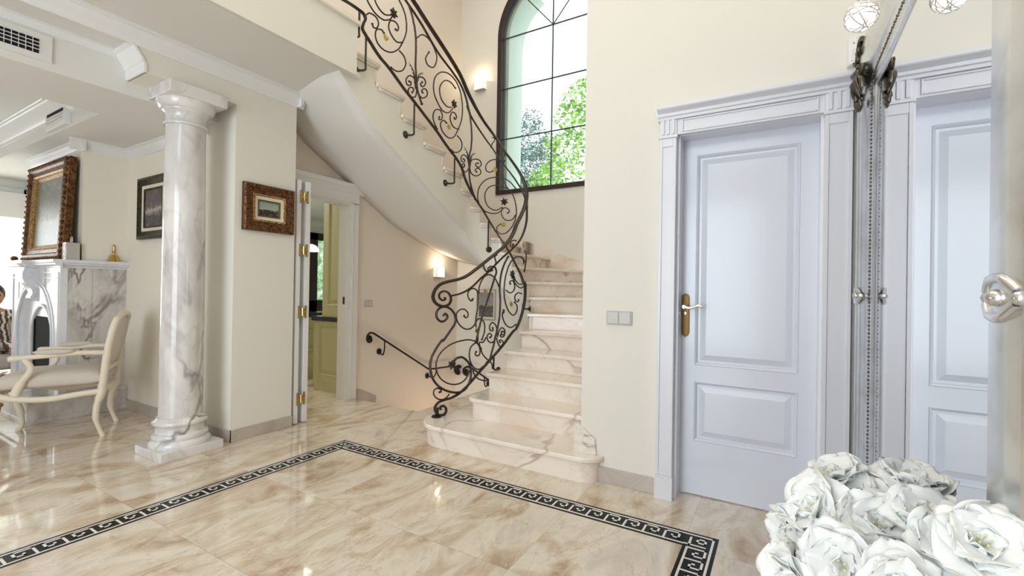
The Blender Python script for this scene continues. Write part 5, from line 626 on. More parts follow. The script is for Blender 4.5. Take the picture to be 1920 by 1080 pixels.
# ================================================================== trees outside
mt = mat('cedar_foliage', (0.10, 0.17, 0.14), 0.6); t = NT(mt)
t.base(t.ramp(t.noise(t.coords(), 5, 3).outputs[0], [(0.30, (0.045, 0.09, 0.08)), (0.55, (0.14, 0.24, 0.22)), (0.75, (0.33, 0.42, 0.38))]))
mt = mat('bright_foliage', (0.3, 0.5, 0.08), 0.5); t = NT(mt)
t.base(t.ramp(t.noise(t.coords(), 5, 3).outputs[0], [(0.30, (0.13, 0.30, 0.05)), (0.55, (0.32, 0.56, 0.10)), (0.75, (0.62, 0.80, 0.25))]))
mat('bark', (0.12, 0.09, 0.06), 0.9)
def tree(name, label, c, blobs, mtl, leaf, n, seed, narrow=0.35):
    rd = random.Random(seed)
    tr_ = thing(name, label, 'tree', (c[0], c[1], -0.5), 'trees outside the arched window')
    b = MB()
    for (bx, by, bz, br) in blobs:
        cnt = int(n * br * br)
        for _ in range(cnt):
            d = Vector((rd.gauss(0, 1), rd.gauss(0, 1), rd.gauss(0, 1))).normalized() * br * (0.35 + 0.65 * rd.random() ** 0.4)
            p = Vector((bx, by, bz)) + Vector((d.x, d.y, d.z * 0.9))
            a = Vector((rd.gauss(0, 1), rd.gauss(0, 1), rd.gauss(0, 0.6))).normalized(); c2 = a.orthogonal().normalized()
            c2 = Matrix.Rotation(rd.random() * 6.28, 3, a) @ c2
            s_ = leaf * rd.uniform(0.6, 1.3)
            b.v += [tuple(p - a * s_), tuple(p + c2 * s_ * narrow), tuple(p + a * s_), tuple(p - c2 * s_ * narrow)]
            k = len(b.v); b.f.append((k - 4, k - 3, k - 2, k - 1))
    b.build('foliage', mtl, tr_, angle=0, weld=False)
    b = MB(); b.tube(smooth([(c[0], c[1], -0.5), (c[0] + 0.1, c[1], 1.5), (c[0], c[1] + 0.1, c[2])], 4), [0.16, 0.15, 0.14, 0.13, 0.12, 0.11, 0.09, 0.07, 0.05], 8)
    for k in range(7):
        h = c[2] * (0.45 + 0.08 * k); d = Vector((math.cos(k * 2.4), math.sin(k * 2.4), 0.7))
        b.tube([(c[0], c[1], h), Vector((c[0], c[1], h)) + d * 0.9], [0.05, 0.015], 6)
    b.build('trunk', 'bark', tr_)
TREE_A = [(10.2, 5.6, 5.0, 0.62), (10.4, 5.95, 4.35, 0.85), (10.0, 5.3, 4.2, 0.75), (10.2, 5.55, 5.5, 0.34), (10.3, 6.4, 3.6, 1.0), (10.1, 5.3, 3.3, 1.0), (10.2, 5.05, 4.75, 0.32), (10.4, 6.5, 4.6, 0.6), (10.3, 5.8, 2.3, 1.2)]
TREE_B = [(9.0, 3.60, 5.35, 0.36), (9.0, 3.88, 4.85, 0.42), (9.1, 4.10, 4.25, 0.42), (8.9, 4.32, 4.42, 0.22), (9.0, 4.0, 3.6, 0.65), (9.1, 3.45, 4.7, 0.55), (9.2, 3.2, 5.6, 0.5), (9.0, 4.45, 3.55, 0.45), (9.1, 3.7, 2.7, 0.9), (8.9, 3.95, 5.2, 0.2)]

# ================================================================== staircase
HR = 0.1615
SC = Vector((3.95, 2.55))
def inner(t, r=0.38):
    """point on the well-side edge at step parameter t"""
    if t <= 5.321: return Vector((3.02 + 0.28 * (t - 2), SC.y - r + (0.03 * max(0, 3.2 - t) / 1.2)))
    if t >= 14.83: return Vector((3.90 - 0.295 * (t - 15), SC.y + r))
    a = R(-90 + 180 * (t - 5.321) / (14.83 - 5.321))
    return Vector((SC.x + r * math.cos(a), SC.y + r * math.sin(a)))
def outer(t):
    if t <= 5.321: return Vector((3.02 + 0.28 * (t - 2), 1.10))
    if t >= 14.83: return Vector((3.90 - 0.295 * (t - 15), 4.0))
    a = R(-90 + 180 * (t - 5.321) / (14.83 - 5.321)); d = Vector((math.cos(a), math.sin(a)))
    c = []
    if d.x > 1e-6: c.append((5.24 - SC.x) / d.x)
    if d.y > 1e-6: c.append((4.0 - SC.y) / d.y)
    if d.y < -1e-6: c.append((1.10 - SC.y) / d.y)
    return SC + d * min(c)
def between(t0, t1, fn, n=5): return [fn(t0 + (t1 - t0) * i / n) for i in range(n + 1)]
def outline(t0, t1, over=0.0, ri=0.358):
    I = between(t0, t1, lambda t: inner(t, ri)); O0, O1 = outer(t0), outer(t1)
    O = [O1]
    for c in (Vector((5.24, 4.0)), Vector((5.24, 1.10))):
        # insert the room corner when the step wraps round it
        if abs(O0.x - O1.x) > 1e-4 and abs(O0.y - O1.y) > 1e-4 and (c.y - 2.55) * ((O0.y + O1.y) / 2 - 2.55) > 0 and (O0.x + O1.x) > 9.5: O.append(c)
    O.append(O0)
    d = (I[0] - I[1]).normalized() if over else Vector((0, 0))
    if over:
        nrm = (inner(t0, ri) - O0); nrm = Vector((nrm.y, -nrm.x)).normalized()
        if nrm.dot(I[0] - I[1]) < 0: nrm = -nrm
        I = [I[0] + nrm * over] + I; O = O + [O0 + nrm * over]
    return I + O
st = thing('staircase', 'winding cream marble staircase rising round the open stair well', 'staircase', (2.7, 1.6, 0))
def slab(pts, z0, z1): return MB().prism([(p.x, p.y, z0) for p in pts], (0, 0, z1 - z0))
# first two steps with rounded ends
def foot1(o):
    P = [Vector((2.68 - o + 0.03, 1.12))]
    P = []
    for i in range(9):
        a = R(180 - 90 * 0 - 90 * i / 8 + 0)
    for i in range(10):           # right end in front of the wall
        a = R(-90 - 90 * i / 9); P.append(Vector((2.80, 1.11)) + Vector((math.cos(a) * (0.12 - 0.03 + o), math.sin(a) * (0.155 - 0.03 + o))))
    P[0].x = 2.80
    for i in range(17):           # bull-nosed left end
        a = R(180 - 118 * i / 16); P.append(Vector((2.99, 2.24)) + Vector((math.cos(a) * (0.28 + o), math.sin(a) * (0.235 + o))))
    P += [Vector((3.32, 2.20)), Vector((3.32, 1.10)), Vector((2.951, 1.10)), Vector((2.951, 1.116)), Vector((2.7995, 1.116))]
    return P
slab(foot1(0.03), HR - 0.032, HR).build('tread', 'stair_marble', st, bevel=0.009)
slab(foot1(0.0), 0, HR - 0.032).build('riser', 'riser_marble', st)
def foot2(o):
    P = [Vector((3.02 - o + 0.03, 1.10))]
    for i in range(7):
        a = R(180 - 90 * i / 6); P.append(Vector((3.13, 2.12)) + Vector((math.cos(a) * (0.08 + o), math.sin(a) * (0.07 + o))))
    P += [Vector((3.60, 2.19 + o)), Vector((3.60, 1.10))]
    return P
slab(foot2(0.03), 2 * HR - 0.032, 2 * HR).build('tread', 'stair_marble', st, bevel=0.009)
slab(foot2(0.0), HR, 2 * HR - 0.032).build('riser', 'riser_marble', st)
for k in range(3, 20):
    z = HR * k
    t1 = k + 1.12 if k < 19 else k + 0.98
    slab(outline(k, t1, 0.0), z - 0.032, z).build('tread', 'stair_marble', st, bevel=0.008)
    # small bed mould under the nosing
    I, O = inner(k, 0.377), outer(k); d = (I - O).normalized(); nn = Vector((d.y, -d.x))
    if nn.dot(inner(k + 0.3) - inner(k)) < 0: nn = -nn
    A = I + nn * 0.03; B = O + nn * 0.03
    MB().prism([(A.x, A.y, z - HR), (B.x, B.y, z - HR), (B.x + nn.x * 0.02, B.y + nn.y * 0.02, z - HR), (A.x + nn.x * 0.02, A.y + nn.y * 0.02, z - HR)], (0, 0, HR - 0.032)).build('riser', 'riser_marble', st)
# top landing nosing and last riser
MB().box(1.5, 2.452, 2.845, 2.90, 3.235, 3.272).build('landing_nosing', 'stair_marble', st, bevel=0.006)
MB().box(2.40, 2.44, 2.90, 4.0, 3.07, 3.272).build('riser', 'riser_marble', st)
# returned mouldings under the well-side ends of the treads
for k in range(3, 20):
    b = MB()
    z = HR * k
    P0 = [inner(k + 0.06 + 0.99 * i / 5, 0.366) for i in range(6)]; P1 = [inner(k + 0.06 + 0.99 * i / 5, 0.38) for i in range(6)]
    b.grid([[(p.x, p.y, z - 0.032), (p.x, p.y, z - 0.045), (q.x, q.y, z - 0.052)] for p, q in zip(P0, P1)])
    b.build('nosing_return', 'stair_marble', st, angle=30, solid=0.004)
# plastered string on the well side
def zin(t):
    if t < 5: return max(0.0, HR * t - 0.55)
    return HR * t - 0.55 + max(0, t - 19.17) * 0.10
b = MB()
for k in range(3, 20):
    z = HR * k - 0.03; n = 6; t1 = k + 1 if k < 19 else k + 1.25
    rows = []
    for i in range(n + 1):
        t = k + 0.15 + (t1 - k) * i / n; p = inner(t); q = inner(t, 0.41)
        rows.append([(p.x, p.y, min(z, 3.03)), (p.x, p.y, zin(t)), (q.x, q.y, zin(t)), (q.x, q.y, z)])
    b.grid(rows, True)
    b.f.append(tuple(range(len(b.v) - 4, len(b.v)))); b.f.append(tuple(range(len(b.v) - 4 * (n + 1), len(b.v) - 4 * n))[::-1])
b.build('string', 'cream_plaster', st, angle=40)
# plastered soffit
def zout(t): return HR * t - 0.43 + max(0, t - 18.7) * 0.09
b = MB(); rows = []
for i in range(54):
    t = 3.4 + i * (20.35 - 3.4) / 53; a, c = inner(t, 0.385), outer(t)
    zi, zo = max(zin(t), 0.0) if t < 5 else zin(t), max(zout(t), 0)
    rows.append([(a.x + (c.x - a.x) * s, a.y + (c.y - a.y) * s, zi + (zo - zi) * (s * s * (3 - 2 * s))) for s in [j / 8 for j in range(9)]])
b.grid(rows)
b.build('soffit', 'white_ceiling', st, angle=60, solid=0.02)
# marble skirting on the outer walls, one piece per wall
SK = {}
for k in range(3, 19):
    z = HR * k
    for j in range(4):
        p, q = outer(k + j / 4), outer(k + (j + 1) / 4)
        if (q - p).length < 1e-4: continue
        if abs(p.x - q.x) > 1e-3 and abs(p.y - q.y) > 1e-3: continue
        if abs(p.y - q.y) < 1e-4: nx = Vector((0, 1 if p.y < 2 else -1))
        else: nx = Vector((-1, 0))
        b = SK.setdefault((nx.x, nx.y), MB())
        b.prism([(p.x, p.y, z - 0.02), (q.x, q.y, z - 0.02), (q.x, q.y, z + 0.10 + HR * (j + 1) / 4 * 0.9), (p.x, p.y, z + 0.10 + HR * j / 4 * 0.9)], (nx.x * 0.014, nx.y * 0.014, 0))
for b in SK.values(): b.build('skirting', 'stair_marble', st, angle=30)
MB().prism([(2.80, 1.155, HR), (2.80, 1.155, 0.335), (2.80, 1.13, 0.345), (2.80, 1.015, 0.262), (2.80, 1.003, HR)], (-0.018, 0, 0)).build('skirting', 'striped_marble', st, bevel=0.002)['label'] = 'dark striped marble end piece'

# ================================================================== wrought iron railing, laid out on its own curved surface (length along the rail, height)
def plan(s):
    acc = 0
    for i in range(len(PLAN) - 1):
        a, c = PLAN[i], PLAN[i + 1]; L = math.hypot(c[0] - a[0], c[1] - a[1])
        if acc + L >= s or i == len(PLAN) - 2:
            f = (s - acc) / L; x, y = a[0] + (c[0] - a[0]) * f, a[1] + (c[1] - a[1]) * f
            t = Vector(((c[0] - a[0]) / L, (c[1] - a[1]) / L, 0))
            return Vector((x, y, 0)), t, Vector((-t.y, t.x, 0))     # point, tangent, normal (towards the well centre)
        acc += L
def on(s, z, off=0.0):
    p, t, n = plan(s); return Vector((p.x, p.y, z)) + n * off
rl = thing('stair_railing', 'black wrought iron scrollwork railing curving up the marble staircase', 'railing', tuple(plan(0.25)[0] + Vector((0, 0, HR))))
named = {}
for kind, w, pts in SCROLLS:
    named.setdefault(kind, []).append((w, pts))
def rail_tube(mb, pts, r, flat, n=8, off=0.0):
    if isinstance(r, float) and r > 0.013:
        m_ = len(pts); r = [r * (1 if i < m_ * 0.72 else max(0.62, 1 - (i / m_ - 0.72) * 2.4)) for i in range(m_)]
    P = [on(s, z, off) for s, z in pts]; U = [plan(s)[2] for s, z in pts]
    mb.tube(P, r, n, flat, U)
for nm, rad, flat in (('handrail', 0.0135, 1.6), ('lower_rail', 0.0080, 1.5), ('bottom_rail', 0.0100, 1.6)):
    b = MB()
    (w1_, up_), (w2_, lo_) = named[nm]
    rail_tube(b, up_ + lo_, rad, flat, 8)
    b.build(nm, 'wrought_iron', rl, angle=50)
for kind in ('scroll', 'stem'):
    for w, pts in named[kind]:
        b = MB()
        r0 = {'': 0.0062, 'rail2': 0.010, 'stem': 0.0085}[w]
        m_ = len(pts)
        # drop doubled points, taper the free ends
        rr = [r0 * (0.8 if i in (0, m_ - 1) else 1.0) for i in range(m_)]
        rail_tube(b, pts, rr, 1.15, 7)
        p = on(*pts[-1])
        b.ball(p, r0 * 1.7, 8)
        b.build('scroll' if kind == 'scroll' else 'stem', 'wrought_iron', rl, angle=50)
def leafshape(mb, s, z, size, off, spin=0.0):
    """five-lobed vine leaf, thin hammered metal"""
    outl = [(0, -0.55), (0.22, -0.42), (0.55, -0.50), (0.42, -0.15), (0.80, 0.05), (0.45, 0.20), (0.42, 0.52), (0.15, 0.40), (0, 0.85), (-0.15, 0.40), (-0.42, 0.52), (-0.45, 0.20), (-0.80, 0.05), (-0.42, -0.15), (-0.55, -0.50), (-0.22, -0.42)]
    p, t, n = plan(s); c = Vector((p.x, p.y, z)); ca, sa = math.cos(spin), math.sin(spin)
    def pt(a, d, o): return c + (t * (a * ca - d * sa) + Vector((0, 0, 1)) * (a * sa + d * ca)) * size * 0.62 + n * o
    for side in (0, 1):
        o = off + (0.003 if side else 0)
        vs = [pt(0, 0, o + 0.006)] + [pt(a, d, o - 0.002 * (i % 2)) for i, (a, d) in enumerate(outl)]
        mb.add(vs, [(0, i + 1, (i + 1) % 16 + 1) for i in range(16)])
for i, (kind, s, z, size) in enumerate(ORN):
    b = MB()
    if kind == 'gold_leaf':
        leafshape(b, s, z, size * 1.35, 0.008, 0.4 * ((i % 5) - 2))
        b.build('leaf', 'gold_leaf', rl, angle=20)['label'] = 'gilded vine leaf'
    elif kind == 'rosette':
        p, t, n = plan(s); c = Vector((p.x, p.y, z))
        for k in range(6):
            a = k * math.pi / 3 + 0.3; d = t * math.cos(a) + Vector((0, 0, 1)) * math.sin(a)
            b.tube([c, c + d * size * 0.35 + n * 0.008, c + d * size * 0.7 + n * 0.004, c + d * size * 1.05 + n * 0.012], [0.005, 0.013, 0.011, 0.001], 6)
        b.ball(c + n * 0.01, 0.010, 8)
        b.build('rosette', 'wrought_iron', rl, angle=40)
    elif kind == 'acanthus':
        p, t, n = plan(s); c = Vector((p.x, p.y, z)); Z = Vector((0, 0, 1))
        for sg in (-1, 1):
            pts = smooth([c + Z * -0.02, c + t * sg * 0.02 + Z * 0.06, c + t * sg * 0.045 + Z * 0.12, c + t * sg * 0.10 + Z * (0.15 if sg < 0 else 0.17)], 4)
            b.tube(pts, [0.016 * (1 - 0.9 * q / (len(pts) - 1)) for q in range(len(pts))], 6, 0.5)
            for q in range(2, len(pts) - 1, 2):
                d = (t * sg * 0.6 + Z * -0.3)
                b.tube([pts[q], pts[q] + d * 0.022, pts[q] + d * 0.03 + Z * 0.008], [0.006, 0.004, 0.001], 5)
        b.ball(c, 0.014, 8, (1, 1, 1.6)); b.ball(c + Z * -0.03, 0.011, 8)
        b.build('acanthus_leaves', 'wrought_iron', rl, angle=40)
    else:
        b.ball(on(s, z), size, 8, (0.6, 0.6, 1.2)); b.build('finial', 'wrought_iron', rl)
for s0, z0, s1, z1 in BRACKETS:
    b = MB(); a = on(s0, z0); sm = (s0 + s1) / 2
    c = on(s0, z1 + 0.015); k = on(s1, z1, -0.05 if 1.4 < s0 else -0.05)
    b.tube(smooth([a, on(s0, z1 + 0.05), c, on((s0 * 0.6 + s1 * 0.4), z1, -0.02), k], 5), 0.0085, 8)
    n = plan(s1)[2]
    b.lathe([(0.034, 0), (0.034, 0.006), (0.026, 0.012), (0.020, 0.013), (0.016, 0.022), (0.008, 0.026), (0, 0.027)], k - n * 0.004, 12, n)
    b.build('bracket', 'wrought_iron', rl, angle=35)
b = MB(); b.lathe([(0.040, 0), (0.040, 0.010), (0.030, 0.016), (0.016, 0.020), (0, 0.021)], on(0.235, HR), 20); b.build('base_plate', 'black_iron', rl)
b = MB(); b.tube([on(0.245, HR + 0.015), on(0.245, HR + 0.075)], 0.010, 8); b.build('foot', 'wrought_iron', rl)

# handrail down to the basement
hr = thing('wall_handrail', 'black iron wall handrail with curled end running down to the basement', 'handrail', (3.55, 3.93, 0.0))
b = MB()
b.tube(smooth([(3.585, 3.93, 0.640), (3.565, 3.93, 0.655), (3.548, 3.93, 0.630), (3.565, 3.93, 0.598), (3.61, 3.93, 0.610), (3.622, 3.93, 0.655), (3.59, 3.93, 0.700), (3.54, 3.93, 0.695), (3.515, 3.93, 0.640), (3.53, 3.93, 0.585)][:0] + [(3.583, 3.93, 0.648), (3.602, 3.93, 0.640), (3.605, 3.93, 0.612), (3.575, 3.93, 0.598), (3.545, 3.93, 0.620), (3.545, 3.93, 0.670), (3.585, 3.93, 0.702), (3.64, 3.93, 0.690)], 5), 0.011, 8)
b.tube([(3.64, 3.93, 0.690), (4.567, 3.93, 0.165), (4.70, 3.93, 0.150), (5.05, 3.93, 0.135)], 0.011, 8)
b.tube(smooth([(5.05, 3.93, 0.135), (5.12, 3.90, 0.12), (5.17, 3.86, 0.10)], 4), 0.010, 8)
b.lathe([(0, -0.012), (0.026, -0.010), (0.032, 0), (0.026, 0.010), (0, 0.014)], (3.578, 3.93, 0.645), 16, (0, -1, 0))
b.build('rail', 'black_iron', hr, angle=40)
b = MB()
for cy in (3.93, 3.78):
    b.tube(smooth([(5.17, cy - 0.075, 0.12), (5.17, cy - 0.03, 0.13), (5.17, cy + 0.03, 0.09), (5.17, cy + 0.025, 0.03), (5.17, cy - 0.03, 0.01), (5.17, cy - 0.05, 0.05), (5.17, cy - 0.01, 0.075)], 5), 0.013, 8)
for cy in (3.93, 3.78): b.lathe([(0, -0.012), (0.030, -0.010), (0.040, 0), (0.030, 0.010), (0, 0.016)], (5.165, cy - 0.02, 0.06), 16, (-1, 0, 0))
b.tube([(5.17, 3.72, 0.14), (5.17, 3.38, -0.02), (5.17, 3.05, -0.16)], 0.011, 8)
b.build('corner_scroll', 'black_iron', hr, angle=40)
for p, q in (((3.80, 3.93, 0.60), (3.78, 3.995, 0.47)), ((4.72, 3.93, 0.14), (4.62, 3.995, 0.06)), ((5.17, 3.46, 0.03), (5.235, 3.43, -0.08))):
    b = MB(); p, q = Vector(p), Vector(q); n = Vector((0, -1, 0)) if q.y > 3.9 else Vector((-1, 0, 0))
    b.tube(smooth([p, Vector((p.x, p.y, q.z + 0.03)), Vector((p.x, p.y, q.z)) + (q - p) * 0.3, q], 5), 0.008, 8)
    b.lathe([(0.036, 0), (0.036, 0.006), (0.026, 0.014), (0.012, 0.024), (0, 0.026)], q - n * 0.0, 12, n)
    b.build('bracket', 'black_iron', hr, angle=35)

# ================================================================== marble column
cc = (1.655, 3.752)
col = thing('column', 'white marble column with grey veins on a square plinth', 'column', (cc[0], cc[1], 0))
b = MB(); b.box(cc[0] - 0.20, cc[0] + 0.20, cc[1] - 0.195, cc[1] + 0.195, 0, 0.062); b.build('plinth', 'grey_vein_marble', col, bevel=0.003)
b = MB(); b.lathe([(0.188, 0.062), (0.190, 0.075), (0.186, 0.092), (0.176, 0.100), (0.172, 0.106), (0.166, 0.108), (0.172, 0.122), (0.173, 0.135), (0.166, 0.148), (0.152, 0.152), (0.149, 0.170), (0.150, 0.195), (0.156, 0.205), (0.168, 0.212), (0.172, 0.226), (0.166, 0.240), (0.152, 0.246), (0.148, 0.256), (0.140, 0.262)], (*cc, 0), 48)
b.build('base', 'grey_vein_marble', col, angle=45)
b = MB(); b.lathe([(0.1335, 0.262), (0.1335, 0.6), (0.131, 1.2), (0.127, 1.8), (0.121, 2.34)], (*cc, 0), 56); b.build('shaft', 'grey_vein_marble', col, angle=45)
b = MB(); b.lathe([(0.121, 2.335), (0.134, 2.337), (0.138, 2.347), (0.134, 2.358), (0.126, 2.362), (0.124, 2.37), (0.122, 2.385), (0.126, 2.410), (0.138, 2.430), (0.146, 2.436), (0.148, 2.446), (0.158, 2.450), (0.172, 2.470), (0.180, 2.492), (0.180, 2.508)], (*cc, 0), 48)
b.build('capital', 'grey_vein_marble', col, angle=45)
b = MB(); b.box(cc[0] - 0.186, cc[0] + 0.186, cc[1] - 0.195, cc[1] + 0.195, 2.508, 2.592); b.build('abacus', 'grey_vein_marble', col, bevel=0.003)

# ================================================================== air vents
v = thing('air_vent', 'rectangular white ceiling air grille with dark slots, high above the living room opening', 'vent', (0.45, 3.87, 2.60))
b = MB(); b.box(0.0, 0.972, 3.879, 3.89, 2.545, 2.705); b.build('frame', 'white_ceiling', v)
b = MB(); b.box(0.06, 0.914, 3.8775, 3.88, 2.582, 2.668); b.build('opening', 'soot_and_shade_black', v)  # flat black sheet painted in for the shade inside the grille
b = MB()
for i in range(1, 4): b.box(0.06, 0.914, 3.868, 3.879, 2.582 + 0.0215 * i - 0.0014, 2.582 + 0.0215 * i + 0.0014)
for i in range(1, 29): b.box(0.06 + 0.0295 * i - 0.0010, 0.06 + 0.0295 * i + 0.0010, 3.870, 3.877, 2.582, 2.668)
b.build('grille', 'white_moulding', v)
v = thing('recess_vent', 'small white slot vent in the moulding of the living room ceiling recess', 'vent', (1.39, 5.33, 2.52))
b = MB(); b.box(1.36, 1.40, 5.10, 5.56, 2.515, 2.665); b.build('frame', 'white_moulding', v, bevel=0.003)
b = MB(); b.box(1.357, 1.361, 5.14, 5.52, 2.628, 2.652); b.build('slot', 'soot_and_shade_black', v)  # black strip in place of the shaded slot
b = MB()
for i in range(3): b.box(1.350, 1.361, 5.14, 5.52, 2.55 + 0.025 * i, 2.562 + 0.025 * i)
b.build('blade', 'white_ceiling', v)

# ================================================================== pictures
def ornate(name, base_c, hi_c, scale=60):
    m = mat(name, rough=0.38, metal=0.55); t = NT(m)
    n = t.noise(t.coords(), scale, 3, 0.6, 0.8)
    t.base(t.ramp(n.outputs[0], [(0.40, base_c), (0.60, hi_c)])); t.bump(n.outputs[0], 0.8, 0.006); return m
ornate('gilt_red', (0.045, 0.008, 0.004), (0.20, 0.095, 0.03), 70)
ornate('gilt_bright', (0.16, 0.07, 0.02), (0.60, 0.40, 0.17), 90)
ornate('gilt_brown', (0.05, 0.018, 0.006), (0.20, 0.085, 0.022), 40)
ornate('green_black_frame', (0.018, 0.02, 0.010), (0.06, 0.06, 0.03), 30)
mat('cream_liner', (0.78, 0.72, 0.58), 0.7)
mat('dark_gilt', (0.16, 0.12, 0.05), 0.4, 0.5)
def painting_mat(name, sky, land, dark, horizon, size, seed=0.0, axis=0):
    """loose landscape: pale sky above a broken dark ground (Generated coords, z up)"""
    m = mat(name, rough=0.35); t = NT(m)
    tc = t.n('ShaderNodeTexCoord'); sx = t.n('ShaderNodeSeparateXYZ'); t.l(tc.outputs['Generated'], sx.inputs[0])
    mp_ = t.n('ShaderNodeMapping'); mp_.inputs['Location'].default_value = (seed, seed, seed); t.l(tc.outputs['Generated'], mp_.inputs[0])
    nz = t.noise(mp_.outputs[0], size, 5, 0.6, 0.6); n2 = t.noise(mp_.outputs[0], size * 3, 4)
    hgt = t.math('ADD', sx.outputs[2], t.math('MULTIPLY', t.math('SUBTRACT', nz.outputs[0], 0.5), 0.45))
    c = t.ramp(hgt, [(max(0, horizon - 0.20), dark), (horizon - 0.03, land), (horizon + 0.03, sky), (1.0, tuple(s * 0.75 for s in sky))])
    c = t.mix(t.math('MULTIPLY', t.ramp(n2.outputs[0], [(0.55, (0, 0, 0)), (0.75, (1, 1, 1))]), 0.35), c, (0.75, 0.72, 0.62))
    t.base(c); return m
painting_mat('small_landscape', (0.34, 0.42, 0.36), (0.06, 0.05, 0.03), (0.015, 0.010, 0.010), 0.45, 3.0, 1.3)
painting_mat('village_scene', (0.10, 0.08, 0.09), (0.45, 0.40, 0.36), (0.05, 0.04, 0.05), 0.5, 4.0, 5.1)
painting_mat('misty_scene', (0.24, 0.25, 0.22), (0.42, 0.43, 0.38), (0.36, 0.42, 0.42), 0.40, 4.0, 2.2)
painting_mat('photo_scene', (0.30, 0.31, 0.30), (0.05, 0.05, 0.05), (0.10, 0.10, 0.10), 0.45, 3.2, 7.2)
def frame_ring(mb, O, U, V, Nn, w, h, prof):
    """mitred frame; prof = [(inset from outer edge, height off wall)]"""
    O, U, V, Nn = map(Vector, (O, U, V, Nn)); rows = []
    for ins, ht in prof:
        rows.append([O + U * a + V * c + Nn * ht for a, c in ((ins, ins), (w - ins, ins), (w - ins, h - ins), (ins, h - ins))])
    mb.grid(rows, True); return mb
# small gilt landscape on the foyer wall
p = thing('framed_painting', 'small dark landscape painting in a wide carved red and gold frame beside the column', 'painting', (2.205, 3.62, 1.64))
O, U, V, Nn = (1.99, 3.62, 1.640), (1, 0, 0), (0, 0, 1), (0, -1, 0); Wd, Hg = 0.425, 0.372
b = MB(); frame_ring(b, O, U, V, Nn, Wd, Hg, [(0, 0), (0, 0.03), (0.012, 0.042), (0.03, 0.036), (0.05, 0.026), (0.075, 0.022)]); b.build('frame', 'gilt_red', p, angle=25)
b = MB()
for (a, c, w_, h_) in ((0.02, 0.02, Wd - 0.04, 0), (0.02, Hg - 0.02, Wd - 0.04, 0), (0.02, 0.02, 0, Hg - 0.04), (Wd - 0.02, 0.02, 0, Hg - 0.04)):
    n_ = int(max(w_, h_) / 0.028)
    for i in range(n_ + 1):
        x = 1.99 + a + w_ * i / n_; z = 1.64 + c + h_ * i / n_
        b.ball((x, 3.582, z), 0.012, 8, (1.0, 0.5, 0.7) if w_ else (0.7, 0.5, 1.0))
b.build('carved_ornament', 'gilt_red', p, angle=40)
b = MB(); frame_ring(b, O, U, V, Nn, Wd, Hg, [(0.075, 0.022), (0.078, 0.030), (0.090, 0.028), (0.094, 0.018)]); b.build('inner_moulding', 'gilt_bright', p, angle=25)
b = MB(); frame_ring(b, O, U, V, Nn, Wd, Hg, [(0.092, 0.020), (0.118, 0.014), (0.118, 0.010)]); b.build('liner', 'cream_liner', p)
b = MB(); frame_ring(b, O, U, V, Nn, Wd, Hg, [(0.118, 0.018), (0.128, 0.016), (0.132, 0.008)]); b.build('sight_edge', 'dark_gilt', p)
b = MB(); b.box(1.99 + 0.13, 1.99 + Wd - 0.13, 3.611, 3.619, 1.64 + 0.13, 1.64 + Hg - 0.13); b.build('canvas', 'small_landscape', p)
# green framed village picture on the living room side wall
p = thing('framed_picture', 'village street painting in a dark green frame half hidden behind the column', 'painting', (1.935, 4.93, 1.616))
O, U, V, Nn = (1.935, 5.21, 1.616), (0, -1, 0), (0, 0, 1), (-1, 0, 0); Wd, Hg = 0.56, 0.565
b = MB(); frame_ring(b, O, U, V, Nn, Wd, Hg, [(0, 0), (0, 0.035), (0.02, 0.04), (0.035, 0.03), (0.07, 0.02)]); b.build('frame', 'green_black_frame', p, angle=25)
b = MB(); frame_ring(b, O, U, V, Nn, Wd, Hg, [(0.07, 0.018), (0.075, 0.024), (0.10, 0.016)]); b.build('liner', 'cream_liner', p)
b = MB(); frame_ring(b, O, U, V, Nn, Wd, Hg, [(0.10, 0.014), (0.105, 0.022), (0.125, 0.010)]); b.build('sight_edge', 'green_black_frame', p)
b = MB(); b.box(1.922, 1.934, 4.77, 5.09, 1.736, 2.061); b.build('canvas', 'village_scene', p)
# photograph by the basement stair
p = thing('framed_photograph', 'black and white photograph in a thin silver frame behind the iron railing', 'picture', (5.24, 3.49, 0.785))
O, U, V, Nn = (5.24, 3.645, 0.785), (0, -1, 0), (0, 0, 1), (-1, 0, 0); Wd, Hg = 0.305, 0.42
b = MB(); frame_ring(b, O, U, V, Nn, Wd, Hg, [(0, 0), (0, 0.02), (0.010, 0.022), (0.014, 0.012)]); b.build('frame', 'steel', p)
b = MB(); b.box(5.230, 5.2395, 3.353, 3.632, 0.798, 1.192); b.build('mount', 'cream_liner', p)
b = MB(); b.box(5.227, 5.2305, 3.375, 3.61, 0.83, 1.165); b.build('print', 'photo_scene', p)

# ================================================================== mirror
mr = thing('mirror', 'tall wall mirror in an ornate antique silver frame', 'mirror', (1.8, -0.38, 0.10))
MX0, MX1, MZ0, MZ1, MY = 1.195, 2.49, 0.28, 2.115, -0.345
m = mat('antique_silver', rough=0.24, metal=1.0); t = NT(m)
n = t.noise(t.coords(), 7, 4, 0.6, 0.5)
t.base(t.ramp(n.outputs[0], [(0.30, (0.62, 0.61, 0.58)), (0.50, (0.76, 0.77, 0.78)), (0.75, (0.84, 0.86, 0.88))]))
t.bump(t.noise(t.coords(), 9, 3).outputs[0], 0.12, 0.01)
mat('tarnished_silver', (0.12, 0.105, 0.085), 0.32, 1.0)
b = MB(); b.box(MX0 - 0.01, MX1 + 0.01, -0.352, MY, MZ0 - 0.01, MZ1 + 0.01); b.build('mirror_pane', 'mirror_glass', mr, angle=0)
b = MB(); w_ = 0.24
